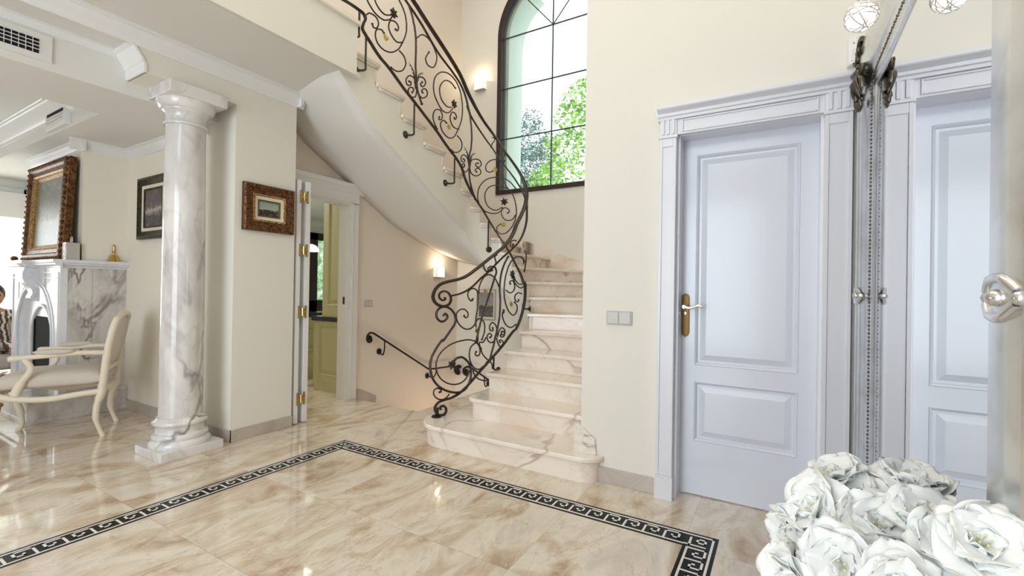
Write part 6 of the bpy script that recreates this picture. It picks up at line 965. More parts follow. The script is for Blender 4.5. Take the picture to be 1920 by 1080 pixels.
PR = [(0, -0.034), (0, 0.030), (0.008, 0.040), (0.030, 0.048), (0.060, 0.050), (0.100, 0.050), (0.135, 0.040), (0.165, 0.024), (0.180, 0.015), (0.196, 0.014), (0.206, 0.011), (0.210, 0.006), (0.219, 0.012), (0.227, 0.010), (0.235, 0.004), (0.242, 0.0005)]
O, U, V, Nn = (MX1 + w_, MY, MZ0 - w_), (-1, 0, 0), (0, 0, 1), (0, 1, 0)
frame_ring(b, O, U, V, Nn, MX1 - MX0 + 2 * w_, MZ1 - MZ0 + 2 * w_, PR)
b.build('frame', 'antique_silver', mr, angle=30)
b = MB()      # beading along the inner edge
bi = 0.192
x0, x1, z0, z1 = MX0 - w_ + bi, MX1 + w_ - bi, MZ0 - w_ + bi, MZ1 + w_ - bi
def bead(x, z, k): b.ball((x, MY + 0.013 + 0.0015 * (k % 2), z), 0.0055, 6)
n_ = int((z1 - z0) / 0.017)
for i in range(n_ + 1):
    for x in (x0, x1): bead(x, z0 + (z1 - z0) * i / n_, i)
n_ = int((x1 - x0) / 0.02)
for i in range(n_ + 1):
    for z in (z0, z1): bead(x0 + (x1 - x0) * i / n_, z, i)
b.build('beading', 'tarnished_silver', mr, angle=60, weld=False)
rd = random.Random(3)
def ornament(cx, cz, sx, sz, big=1.0, seed=0):
    b = MB(); q = random.Random(seed); y = MY + 0.044
    b.ball((cx, y + 0.012, cz), 0.022 * big, 10, (1, 0.7, 1))
    for k in range(7):
        a = k * 0.9 + 0.3; rr = (0.045 + 0.02 * (k % 3)) * big
        px, pz = cx + math.cos(a) * rr, cz + math.sin(a) * rr
        pts = []
        for j in range(12):
            f = j / 11; th = a + f * 5.2 * (1 if k % 2 else -1); r_ = 0.030 * big * (1 - 0.72 * f)
            pts.append((px + math.cos(th) * r_, y + 0.006 + 0.014 * f, pz + math.sin(th) * r_))
        b.tube(pts, [0.009 * big * (1 - 0.4 * j / 11) for j in range(12)], 6)
    for k in range(5):
        a = q.uniform(0, 6.28); l = q.uniform(0.07, 0.11) * big
        b.tube(smooth([(cx, y, cz), (cx + math.cos(a) * l * 0.5 * sx, y + 0.022, cz + math.sin(a) * l * 0.5), (cx + math.cos(a + 0.3) * l * sx, y + 0.006, cz + math.sin(a + 0.3) * l)], 4), [0.010, 0.013, 0.015, 0.015, 0.014, 0.012, 0.010, 0.006, 0.003], 6)
    return b
for i, (cx, cz) in enumerate(((MX1 + 0.13, MZ1 + 0.10), (MX0 - 0.13, MZ1 + 0.10), (MX1 + 0.13, MZ0 - 0.10), (MX0 - 0.13, MZ0 - 0.10))):
    b = ornament(cx, cz, 1, 1, 1.35, i + 2)
    for k in range(3):
        b.ball((cx + 0.05 - 0.05 * k, MY + 0.05, cz - (0.13 if cz > 1 else -0.10) - 0.008 * k), 0.016, 8, (0.8, 0.6, 1.5))
    b.build('corner_ornament', 'tarnished_silver', mr, angle=60)
for cx in (MX1 + 0.14, MX0 - 0.175):
    b = MB(); y = MY + 0.042; cz = 1.20
    for sg in (-1, 1):
        b.tube(smooth([(cx - 0.05, y, cz + sg * 0.010), (cx - 0.02, y + 0.008, cz + sg * 0.030), (cx + 0.025, y + 0.008, cz + sg * 0.030), (cx + 0.055, y + 0.004, cz + sg * 0.012)], 5), 0.008, 8)
    b.ball((cx, y + 0.008, cz), 0.018, 12, (1.1, 0.9, 0.8)); b.ball((cx - 0.058, y, cz), 0.012, 8); b.ball((cx + 0.06, y, cz), 0.012, 8)
    b.build('clasp_ornament', 'antique_silver', mr, angle=60)

# ================================================================== flowers
m = mat('white_petal', (0.83, 0.85, 0.84), 0.5, Subsurface_Weight=0.1); m.node_tree.nodes['Principled BSDF'].inputs['Subsurface Radius'].default_value = (0.02, 0.02, 0.012)
m = mat('flower_throat', (0.50, 0.58, 0.22), 0.5)
mat('stamen', (0.72, 0.70, 0.42), 0.5)
mat('leaf_green', (0.12, 0.24, 0.05), 0.45)
mat('white_ceramic', (0.85, 0.85, 0.84), 0.15)
vs_ = thing('vase', 'tall white floor vase holding the white flowers', 'vase', (1.12, -0.16, 0))
b = MB(); b.lathe([(0.085, 0), (0.095, 0.01), (0.075, 0.05), (0.060, 0.15), (0.075, 0.30), (0.085, 0.40), (0.070, 0.50), (0.055, 0.54), (0.065, 0.58), (0.060, 0.58), (0.050, 0.54), (0.062, 0.48), (0, 0.10)], (1.12, -0.16, 0), 32)
b.build('body', 'white_ceramic', vs_, angle=60)
def petal(mb, L, W, lift, curl, az, phase, ruf, rd, n=14, m_=11, twist=0.0):
    rows = []
    for i in range(n + 1):
        u = i / n
        # centre line rising then bending outwards
        ang = lift * (1 - u ** 1.3) + curl * u ** 1.3
        if i == 0: r_, h_ = 0.004, 0.0
        else: r_ += L / n * math.cos(ang); h_ += L / n * math.sin(ang)
        wd = W * (math.sin(math.pi * min(1, (u * 0.86 + 0.06))) ** 0.7)
        row = []
        for j in range(m_ + 1):
            v = -1 + 2 * j / m_
            cup = (1 - math.cos(v * 1.1)) * wd * 0.75 * (1 - 0.55 * u)
            rf = ruf * (u ** 2.0) * (math.sin(v * 6.0 + phase) + 0.6 * math.sin(v * 11 + phase * 2.3)) * (0.35 + 0.65 * abs(v))
            rf += ruf * 0.7 * math.sin(u * 9 + phase) * abs(v)
            tip = -0.16 * L * (abs(v) ** 2.2) * u
            x = r_ + tip * math.cos(ang) - (cup + rf) * math.sin(ang)
            z = h_ + tip * math.sin(ang) + (cup + rf) * math.cos(ang)
            y = v * wd
            ca, sa = math.cos(az + twist * u), math.sin(az + twist * u)
            row.append((x * ca - y * sa, x * sa + y * ca, z))
        rows.append(row)
    mb.grid(rows)
def bloom(pos, axis, size, label, seed, spin):
    rd = random.Random(seed)
    t_ = thing('white_bloom', label, 'flower', tuple(pos), 'white blooms of the bouquet')
    ax = Vector(axis).normalized(); M = ax.to_track_quat('Z', 'Y').to_matrix() @ Matrix.Rotation(spin, 3, 'Z')
    def place(mb):
        mb.v = [tuple(Vector(pos) + M @ Vector(v_) * size) for v_ in mb.v]; return mb
    for k, (cnt, L, W, lf, cu, rf) in enumerate(((5, 1.05, 0.60, 1.00, -0.45, 0.075), (6, 0.90, 0.52, 1.25, 0.15, 0.085), (5, 0.62, 0.36, 1.45, 0.75, 0.070))):
        for j in range(cnt):
            mb = MB(); petal(mb, L * rd.uniform(0.88, 1.12), W * rd.uniform(0.9, 1.15), lf + rd.uniform(-0.15, 0.15), cu + rd.uniform(-0.3, 0.3), 2 * math.pi * (j + 0.5 * k) / cnt + rd.uniform(-0.2, 0.2), rd.uniform(0, 6), rf * rd.uniform(0.7, 1.4), rd, twist=rd.uniform(-0.2, 0.2))
            place(mb).build('petal', 'white_petal', t_, angle=0 or 80, weld=False, solid=0.0012)
    mb = MB(); mb.lathe([(0.0, -0.05), (0.10, 0.0), (0.13, 0.10), (0.09, 0.16), (0, 0.17)], (0, 0, 0), 12); place(mb).build('throat', 'flower_throat', t_, angle=60)
    mb = MB()
    for j in range(5):
        a = j * 1.26; mb.tube([(0.03 * math.cos(a), 0.03 * math.sin(a), 0.1), (0.10 * math.cos(a), 0.10 * math.sin(a), 0.42)], 0.012, 5); mb.ball((0.10 * math.cos(a), 0.10 * math.sin(a), 0.44), 0.03, 6)
    place(mb).build('stamen', 'stamen', t_, angle=60)
    # stem down into the vase mouth
    p0 = Vector(pos); p2 = Vector((1.12 + (p0.x - 1.12) * 0.15, -0.16 + (p0.y + 0.16) * 0.15, 0.56))
    MB().tube(smooth([p0, p0 - ax * 0.05, (p0 + p2) / 2, p2], 4), 0.004, 6).build('stem', 'leaf_green', t_, angle=60)
BL = [((1.17, -0.085, 0.735), (-0.4, 0.75, 0.45), 0.092, 'white bloom at the left edge of the bouquet, facing the hall door'),
      ((1.05, -0.105, 0.700), (-0.9, 0.25, 0.35), 0.088, 'open white bloom low at the front left of the bouquet with a green throat'),
      ((1.25, -0.115, 0.775), (-0.2, 0.45, 1.0), 0.084, 'white bloom at the top of the bouquet with one pointed upright petal'),
      ((1.12, -0.165, 0.742), (-0.6, 0.05, 0.85), 0.090, 'full white bloom at the centre of the bouquet with curled petals'),
      ((1.25, -0.200, 0.755), (0.0, -0.1, 1.0), 0.082, 'white bloom behind the centre one, in front of the far mirror frame'),
      ((1.02, -0.200, 0.685), (-0.9, -0.15, 0.45), 0.086, 'white bloom at the bottom edge of the photo with green leaves below'),
      ((1.24, -0.238, 0.792), (-0.1, 0.0, 0.9), 0.084, 'shaded white bloom close to the mirror glass'),
      ((1.10, -0.232, 0.785), (-0.45, 0.05, 0.9), 0.080, 'broad white bloom right of the centre against the mirror'),
      ((0.99, -0.232, 0.795), (-0.6, 0.0, 0.8), 0.074, 'white bloom on the right side of the bouquet, beside the near mirror frame'),
      ((0.885, -0.240, 0.850), (-0.7, 0.0, 0.7), 0.070, 'white bloom at the right edge of the photo before the near mirror frame'),
      ((0.93, -0.165, 0.745), (-0.85, 0.1, 0.5), 0.072, 'white bloom at the bottom right, lowest on that side of the bouquet'),
      ((1.20, -0.045, 0.672), (-0.5, 0.85, 0.0), 0.080, 'lowest white bloom on the left side of the bouquet'),
      ((1.06, -0.035, 0.640), (-0.7, 0.7, 0.1), 0.076, 'white bloom cut by the bottom edge of the photo at the left of the bouquet'),
      ((1.21, -0.150, 0.762), (-0.3, 0.5, 1.0), 0.072, 'half open white bloom tucked between the top and centre blooms'),
      ((1.09, -0.135, 0.715), (-0.8, 0.5, 0.5), 0.070, 'white bloom wedged between the left and front blooms')]
for i, (p_, a_, s_, l_) in enumerate(BL): bloom(p_, a_, s_, l_, 11 + i, i * 0.7)
fl = thing('foliage_spray', 'dark green leaves under the white blooms', 'leaves', (1.10, -0.16, 0.60))
for k in range(10):
    a = k * 0.63; b = MB(); L = 0.11; rows = []
    d = Vector((math.cos(a), math.sin(a) * 0.8, 0.35)); s_ = Vector((-math.sin(a), math.cos(a), 0))
    for i in range(9):
        u = i / 8; w_ = 0.022 * math.sin(math.pi * min(1, u + 0.02)) ; c = Vector((1.10, -0.16, 0.60)) + d * L * u + Vector((0, 0, -0.03 * u * u))
        rows.append([c - s_ * w_, c + Vector((0, 0, -0.004)), c + s_ * w_])
    b.grid(rows); b.build('leaf', 'leaf_green', fl, angle=80, solid=0.001)

# ================================================================== lights on the walls
def glow(name, col, st_):
    m = mat(name, (0, 0, 0), 0.3); bs = m.node_tree.nodes['Principled BSDF']
    bs.inputs['Emission Color'].default_value = (*col, 1); bs.inputs['Emission Strength'].default_value = st_; return m
glow('lamp_glow', (1.0, 0.84, 0.56), 2.0)
glow('lamp_core', (1.0, 0.93, 0.80), 9.0)
m = mat('crystal', (1, 0.97, 0.92), 0.03, Transmission_Weight=0.9, IOR=1.5, Coat_Weight=0.3)
def pointlight(loc, e, col, r=0.03):
    d = bpy.data.lights.new('lamp_light', 'POINT'); d.energy = e; d.color = col; d.shadow_soft_size = r
    o = bpy.data.objects.new('lamp_light', d); COL.objects.link(o); o.location = loc; return o
def crystal_sconce(label, C, U, Nn):
    """rectangular bead-glass wall light: frame, bead grid, bulb"""
    C, U, Nn = Vector(C), Vector(U), Vector(Nn); Z = Vector((0, 0, 1)); w_, h_, d_ = 0.165, 0.135, 0.06
    t_ = thing('wall_sconce', label, 'wall lamp', tuple(C), 'crystal wall sconces in the stair well')
    b = MB(); b.obox(C - U * w_ / 2 - Z * h_ / 2, U * w_, Z * h_, Nn * 0.006)
    for sg in (-1, 1):
        b.obox(C + U * (sg * w_ / 2 - 0.003) - Z * h_ / 2, U * 0.006, Z * h_, Nn * d_)
    b.obox(C - U * w_ / 2 - Z * (h_ / 2 + 0.002), U * w_, Z * 0.005, Nn * d_)
    b.build('frame', 'steel', t_)
    b = MB()
    for sg in (-1, 1):
        for k in range(3):
            for j in range(7): b.ball(C + U * (sg * (w_ / 2 + 0.002)) + Z * (-h_ / 2 + 0.012 + j * 0.0185) + Nn * (0.012 + 0.018 * k), 0.0082, 6)
    for i in range(9):
        for j in range(7):
            b.ball(C + U * (-w_ / 2 + 0.014 + i * 0.0171) + Z * (-h_ / 2 + 0.012 + j * 0.0185) + Nn * d_, 0.0086, 6)
    b.build('crystal_beads', 'lamp_glow', t_, weld=False)
    b = MB(); b.ball(C + Nn * 0.035, 0.020, 10); b.build('bulb', 'lamp_core', t_)
    pointlight(C + Nn * 0.07 + Z * 0.11, 2.0, (1.0, 0.80, 0.52), 0.02)
crystal_sconce('glowing crystal wall sconce low beside the basement stairs under the slope', (4.80, 3.999, 1.425), (1, 0, 0), (0, -1, 0))
crystal_sconce('glowing crystal wall sconce high on the wall left of the arched window', (5.239, 3.64, 4.035), (0, -1, 0), (-1, 0, 0))
t_ = thing('crystal_wall_light', 'wall light with wire-wrapped crystal globes above the silver mirror', 'wall lamp', (2.0, -0.38, 2.30))
b = MB(); b.lathe([(0.05, 0), (0.05, 0.015), (0.02, 0.022), (0, 0.022)], (2.10, -0.38, 2.36), 20, (0, 1, 0)); b.tube(smooth([(2.10, -0.37, 2.36), (2.08, -0.29, 2.34), (2.03, -0.235, 2.26)], 6), 0.006, 8)
b.tube(smooth([(2.10, -0.37, 2.36), (1.9, -0.30, 2.40), (1.62, -0.235, 2.34)], 6), 0.006, 8)
b.tube([(2.03, -0.235, 2.265), (2.02, -0.233, 2.215)], 0.016, 12); b.tube([(1.62, -0.235, 2.345), (1.62, -0.235, 2.31)], 0.016, 12)
b.build('arm', 'chrome', t_)
for c in ((2.0, -0.229, 2.182), (1.62, -0.235, 2.26)):
    b = MB(); q = random.Random(5)
    for k in range(16):
        n_ = Vector((q.gauss(0, 1), q.gauss(0, 1), q.gauss(0, 1))).normalized(); u_ = n_.orthogonal().normalized(); v_ = n_.cross(u_)
        b.tube([Vector(c) + (u_ * math.cos(a) + v_ * math.sin(a)) * 0.050 for a in [2 * math.pi * j / 20 for j in range(21)]], 0.0016, 5, caps=False)
    b.build('wire_wrap', 'chrome', t_, weld=False)
    b = MB(); b.ball(c, 0.046, 16); g_ = b.build('globe', 'globe_glow' if 'globe_glow' in MATS else glow('globe_glow', (1.0, 0.96, 0.92), 1.5), t_, angle=60)

# ================================================================== switches and sensor
mat('switch_grey', (0.60, 0.60, 0.58), 0.4); mat('switch_plate', (0.48, 0.48, 0.47), 0.4)
t_ = thing('light_switch', 'double grey light switch between the stairs and the white hall door', 'switch', (2.80, 0.872, 1.0))
b = MB(); b.box(2.791, 2.80, 0.790, 0.952, 0.995, 1.080); b.build('plate', 'switch_plate', t_, bevel=0.002)
for y0 in (0.799, 0.875): MB().box(2.785, 2.792, y0, y0 + 0.068, 1.003, 1.072).build('rocker', 'switch_grey', t_, bevel=0.002)
t_ = thing('light_switch', 'small beige light switch by the white kitchen door casing', 'switch', (3.61, 4.0, 0.99))
MB().box(3.555, 3.665, 3.991, 4.0, 0.99, 1.062).build('plate', 'switch_plate', t_, bevel=0.002)
for x0 in (3.562, 3.612): MB().box(x0, x0 + 0.044, 3.986, 3.992, 0.997, 1.055).build('rocker', 'switch_grey', t_, bevel=0.002)
t_ = thing('motion_sensor', 'white alarm motion sensor high in the corner above the hall door', 'sensor', (2.80, -0.31, 2.33))
b = MB(); b.prism([(2.80, -0.262, 2.330), (2.765, -0.268, 2.330), (2.752, -0.295, 2.330), (2.765, -0.335, 2.330), (2.80, -0.345, 2.330)], (0, 0, 0.135)); b.build('case', 'white_moulding', t_, bevel=0.006)
MB().box(2.752, 2.758, -0.312, -0.276, 2.345, 2.40).build('lens', 'white_moulding', t_, bevel=0.003)
MB().ball((2.755, -0.288, 2.432), 0.003, 8).build('led', 'black_lacquer', t_)

# ================================================================== fireplace
fp = thing('fireplace', 'white carved marble fireplace with a gothic arch and grey veined sides', 'fireplace', (1.7, 6.18, 0))
Y0, Y1, X0, X1 = 5.5, 6.86, 1.46, 1.935
b = MB(); b.box(1.25, X1, 5.43, 6.95, 0.03, 0.20); b.box(1.235, X1, 5.415, 6.965, 0, 0.04); b.box(1.24, X1, 5.42, 6.96, 0.185, 0.225)
b.build('hearth', 'fireplace_side_marble', fp, bevel=0.004)
b = MB()
b.box(X0 + 0.051, X1, Y0, Y0 + 0.03, 0.225, 1.345); b.box(1.665, 1.675, Y0 - 0.006, Y0 + 0.001, 0.225, 1.345)
b.build('side_panel', 'fireplace_side_marble', fp)
MB().box(X0 + 0.051, X1, Y1 - 0.03, Y1, 0.225, 1.345).build('side_panel', 'fireplace_side_marble', fp)
# front slab with pointed arch opening
def gothic(yc, hw, z0, zs, zt, n=10):
    """pointed arch: list of (y, z) from left foot over the apex to right foot"""
    h = zt - zs; Rr = (hw * hw + h * h) / (2 * hw); L = [(yc - hw, z0)]
    for i in range(n + 1):
        a = math.atan2(h, Rr - hw) * i / n; L.append((yc - hw + Rr - Rr * math.cos(a), zs + Rr * math.sin(a)))
    return L + [(2 * yc - y, z) for y, z in L[::-1][1:]]
yc = 6.18; A = gothic(yc, 0.50, 0.225, 0.72, 1.17)
b = MB()
b.box(X0, X0 + 0.05, Y0, yc - 0.50, 0.225, 1.345); b.box(X0, X0 + 0.05, yc + 0.50, Y1, 0.225, 1.345)
for i in range(len(A) - 1):
    (ya, za), (yb, zb) = A[i], A[i + 1]
    if abs(yb - ya) < 1e-6: continue
    b.prism([(X0, ya, za), (X0, yb, zb), (X0, yb, 1.345), (X0, ya, 1.345)], (0.05, 0, 0))
b.build('front', 'fireplace_marble', fp, angle=25)
def archrib(hw, zt, x, r, zs=0.72):
    return [(x, y, z) for y, z in gothic(yc, hw, 0.225, zs, zt)]
b = MB(); b.tube(archrib(0.505, 1.175, X0 - 0.004, 0), 0.016, 8, 0.7, (1, 0, 0)); b.tube(archrib(0.545, 1.215, X0 - 0.002, 0), 0.009, 6, 0.7, (1, 0, 0))
for y0, y1 in ((Y0, Y0 + 0.10), (Y1 - 0.10, Y1)):
    pass
for y0, y1 in ((Y0 + 0.03, yc - 0.10), (yc + 0.10, Y1 - 0.03)):
    frame_ring(b, (X0, y0, 0.26), (0, 1, 0), (0, 0, 1), (-1, 0, 0), y1 - y0, 1.05, [(0, 0), (0.004, 0.008), (0.014, 0.008), (0.018, 0)]) if False else None
    b.box(X0 - 0.010, X0, y0, y1, 1.285, 1.297); b.box(X0 - 0.008, X0, y0 + 0.03, y1 - 0.03, 1.24, 1.25)
b.box(X0 - 0.008, X0, Y0 + 0.028, Y0 + 0.040, 0.26, 1.29); b.box(X0 - 0.008, X0, Y1 - 0.040, Y1 - 0.028, 0.26, 1.29)
b.build('mouldings', 'fireplace_marble', fp, angle=40)
# shallow splay narrowing to the fire opening
IN = gothic(yc, 0.30, 0.225, 0.66, 0.98); b = MB()
b.grid([[(X0 + 0.03, *o), (X0 + 0.055, (o[0] * 0.6 + i_[0] * 0.4), (o[1] * 0.6 + i_[1] * 0.4)), (X0 + 0.062, *i_)] for o, i_ in zip(A, IN)])
b.tube([(X0 + 0.058, y, z) for y, z in IN], 0.016, 8)
b.prism([(X0 + 0.066, y, z) for y, z in gothic(yc, 0.30, 0.86, 0.861, 0.98)], (0.012, 0, 0))
b.build('splay', 'fireplace_marble', fp, angle=40)
b = MB(); b.box(X0 + 0.064, X0 + 0.070, yc - 0.285, yc + 0.285, 0.226, 0.87); b.box(X0 + 0.055, X0 + 0.066, yc - 0.24, yc - 0.225, 0.226, 0.84); b.box(X0 + 0.055, X0 + 0.066, yc + 0.225, yc + 0.24, 0.226, 0.84)
b.build('firebox', 'soot_and_shade_black', fp)
b = MB(); mprof = [(0, 1.335), (0.012, 1.335), (0.02, 1.350), (0.045, 1.362), (0.052, 1.376), (0.066, 1.380), (0.066, 1.408), (0, 1.408)]
b.prism([(X0 - o_, Y0 - 0.06, z) for o_, z in mprof], (0, 1.48, 0))
b.prism([(X0, Y0 - o_, z) for o_, z in mprof], (X1 - X0, 0, 0)); b.box(X0, X1, Y0 - 0.001, Y1 + 0.06, 1.345, 1.408)
b.box(X0 - 0.12, X0, yc - 0.13, yc + 0.13, 1.376, 1.408); b.prism([(X0 - 0.05, yc - 0.10, 1.34), (X0 - 0.11, yc - 0.12, 1.378), (X0, yc - 0.12, 1.378), (X0, yc - 0.10, 1.34)], (0, 0.22, 0))
b.build('mantel_shelf', 'fireplace_marble', fp, angle=30, bevel=0.002)
b = MB()
cp = smooth([(X0 - 0.085, 0, 1.34), (X0 - 0.10, 0, 1.28), (X0 - 0.09, 0, 1.21), (X0 - 0.045, 0, 1.15), (X0 - 0.03, 0, 1.10), (X0 - 0.045, 0, 1.055), (X0 - 0.02, 0, 1.03)], 4)
b.prism([(X0 + 0.02, yc - 0.07, 1.34)] + [(p.x, yc - 0.07, p.z) for p in cp] + [(X0 + 0.02, yc - 0.07, 1.02)], (0, 0.14, 0))
for yy in (yc - 0.072, yc + 0.072):
    b.lathe([(0.036, -0.003), (0.034, 0.004), (0.020, 0.002), (0.018, 0.008), (0, 0.009)], (X0 - 0.05, yy, 1.27), 16, (0, -1 if yy < yc else 1, 0))
    b.lathe([(0.018, 0), (0.014, 0.005), (0, 0.006)], (X0 - 0.022, yy, 1.075), 12, (0, -1 if yy < yc else 1, 0))
b.build('corbel', 'fireplace_marble', fp, angle=35, bevel=0.002)

# large painting leaning on the mantel
p = thing('large_painting', 'large misty painting in a deep gilded frame standing on the mantelpiece', 'painting', (1.52, 6.1, 1.41))
tilt = 0.045
def fr(Wd, Hg, prof, nm, mtl, dens=0):
    b = MB(); frame_ring(b, (1.535, 5.56, 1.412), (0, 1, 0), Vector((tilt, 0, 1)).normalized(), (-1, 0, 0.045), Wd, Hg, prof); return b.build(nm, mtl, p, angle=28)
PW, PH_ = 1.06, 0.94
fr(PW, PH_, [(0, 0), (0, 0.05), (0.02, 0.075), (0.05, 0.078), (0.065, 0.060), (0.10, 0.052)], 'frame', 'gilt_brown')
fr(PW, PH_, [(0.10, 0.052), (0.104, 0.060), (0.118, 0.050), (0.122, 0.034), (0.150, 0.022)], 'inner_moulding', 'gilt_bright')
b = MB(); Vv = Vector((tilt, 0, 1)).normalized()
for (a, c, w_, h_) in ((0.015, 0.02, PW - 0.03, 0), (0.015, PH_ - 0.02, PW - 0.03, 0), (0.015, 0.02, 0, PH_ - 0.04), (PW - 0.015, 0.02, 0, PH_ - 0.04)):
    n_ = int(max(w_, h_) / 0.05)
    for i in range(n_ + 1):
        o_ = Vector((1.535 - 0.07, 5.56 + a + w_ * i / n_, 1.412)) + Vv * (c + h_ * i / n_)
        b.ball(o_, 0.015, 8, (0.9, 1.2, 1.2))
b.build('carved_ornament', 'gilt_brown', p, angle=50)
b = MB(); o_ = Vector((1.525, 5.56 + 0.145, 1.412)) + Vv * 0.145
b.obox(o_, (0, PW - 0.29, 0), Vv * (PH_ - 0.29), (-0.01, 0, 0)); b.build('canvas', 'misty_scene', p)

# things on the mantel
t_ = thing('carriage_clock', 'small silver carriage clock with a top handle on the mantel', 'clock', (1.53, 5.49, 1.408))
b = MB(); b.box(1.482, 1.578, 5.462, 5.550, 1.408, 1.562); b.build('case', 'steel', t_, bevel=0.003)
b = MB(); b.box(1.480, 1.483, 5.472, 5.540, 1.420, 1.550); b.build('face', 'white_moulding', t_)
b = MB(); b.tube(smooth([(1.53, 5.49, 1.562), (1.53, 5.487, 1.60), (1.53, 5.506, 1.618), (1.53, 5.525, 1.60), (1.53, 5.522, 1.562)], 5), 0.005, 8); b.build('handle', 'chrome', t_)
t_ = thing('hand_bell', 'small brass hand bell at the end of the mantelpiece', 'bell', (1.83, 5.49, 1.408))
b = MB(); b.lathe([(0.036, 0.0), (0.035, 0.006), (0.026, 0.018), (0.022, 0.040), (0.014, 0.052), (0.006, 0.055), (0.005, 0.065), (0.009, 0.072), (0.005, 0.080), (0.008, 0.092), (0.005, 0.104), (0.008, 0.114), (0.003, 0.124), (0, 0.126)], (1.83, 5.49, 1.408), 20)
b.v = [(1.83 + (x - 1.83) * 1.45, 5.49 + (y - 5.49) * 1.45, 1.408 + (z - 1.408) * 1.30) for x, y, z in b.v]
b.build('bell_body', 'brass', t_, angle=60)
t_ = tag(MB().ball((1.415, 6.62, 1.435), 0.03, 10, (1, 1.5, 0.9)).build('figurine', 'gilt_brown', at=(1.415, 6.62, 1.408)), 'small dark round ornament at the far end of the mantel', 'ornament')

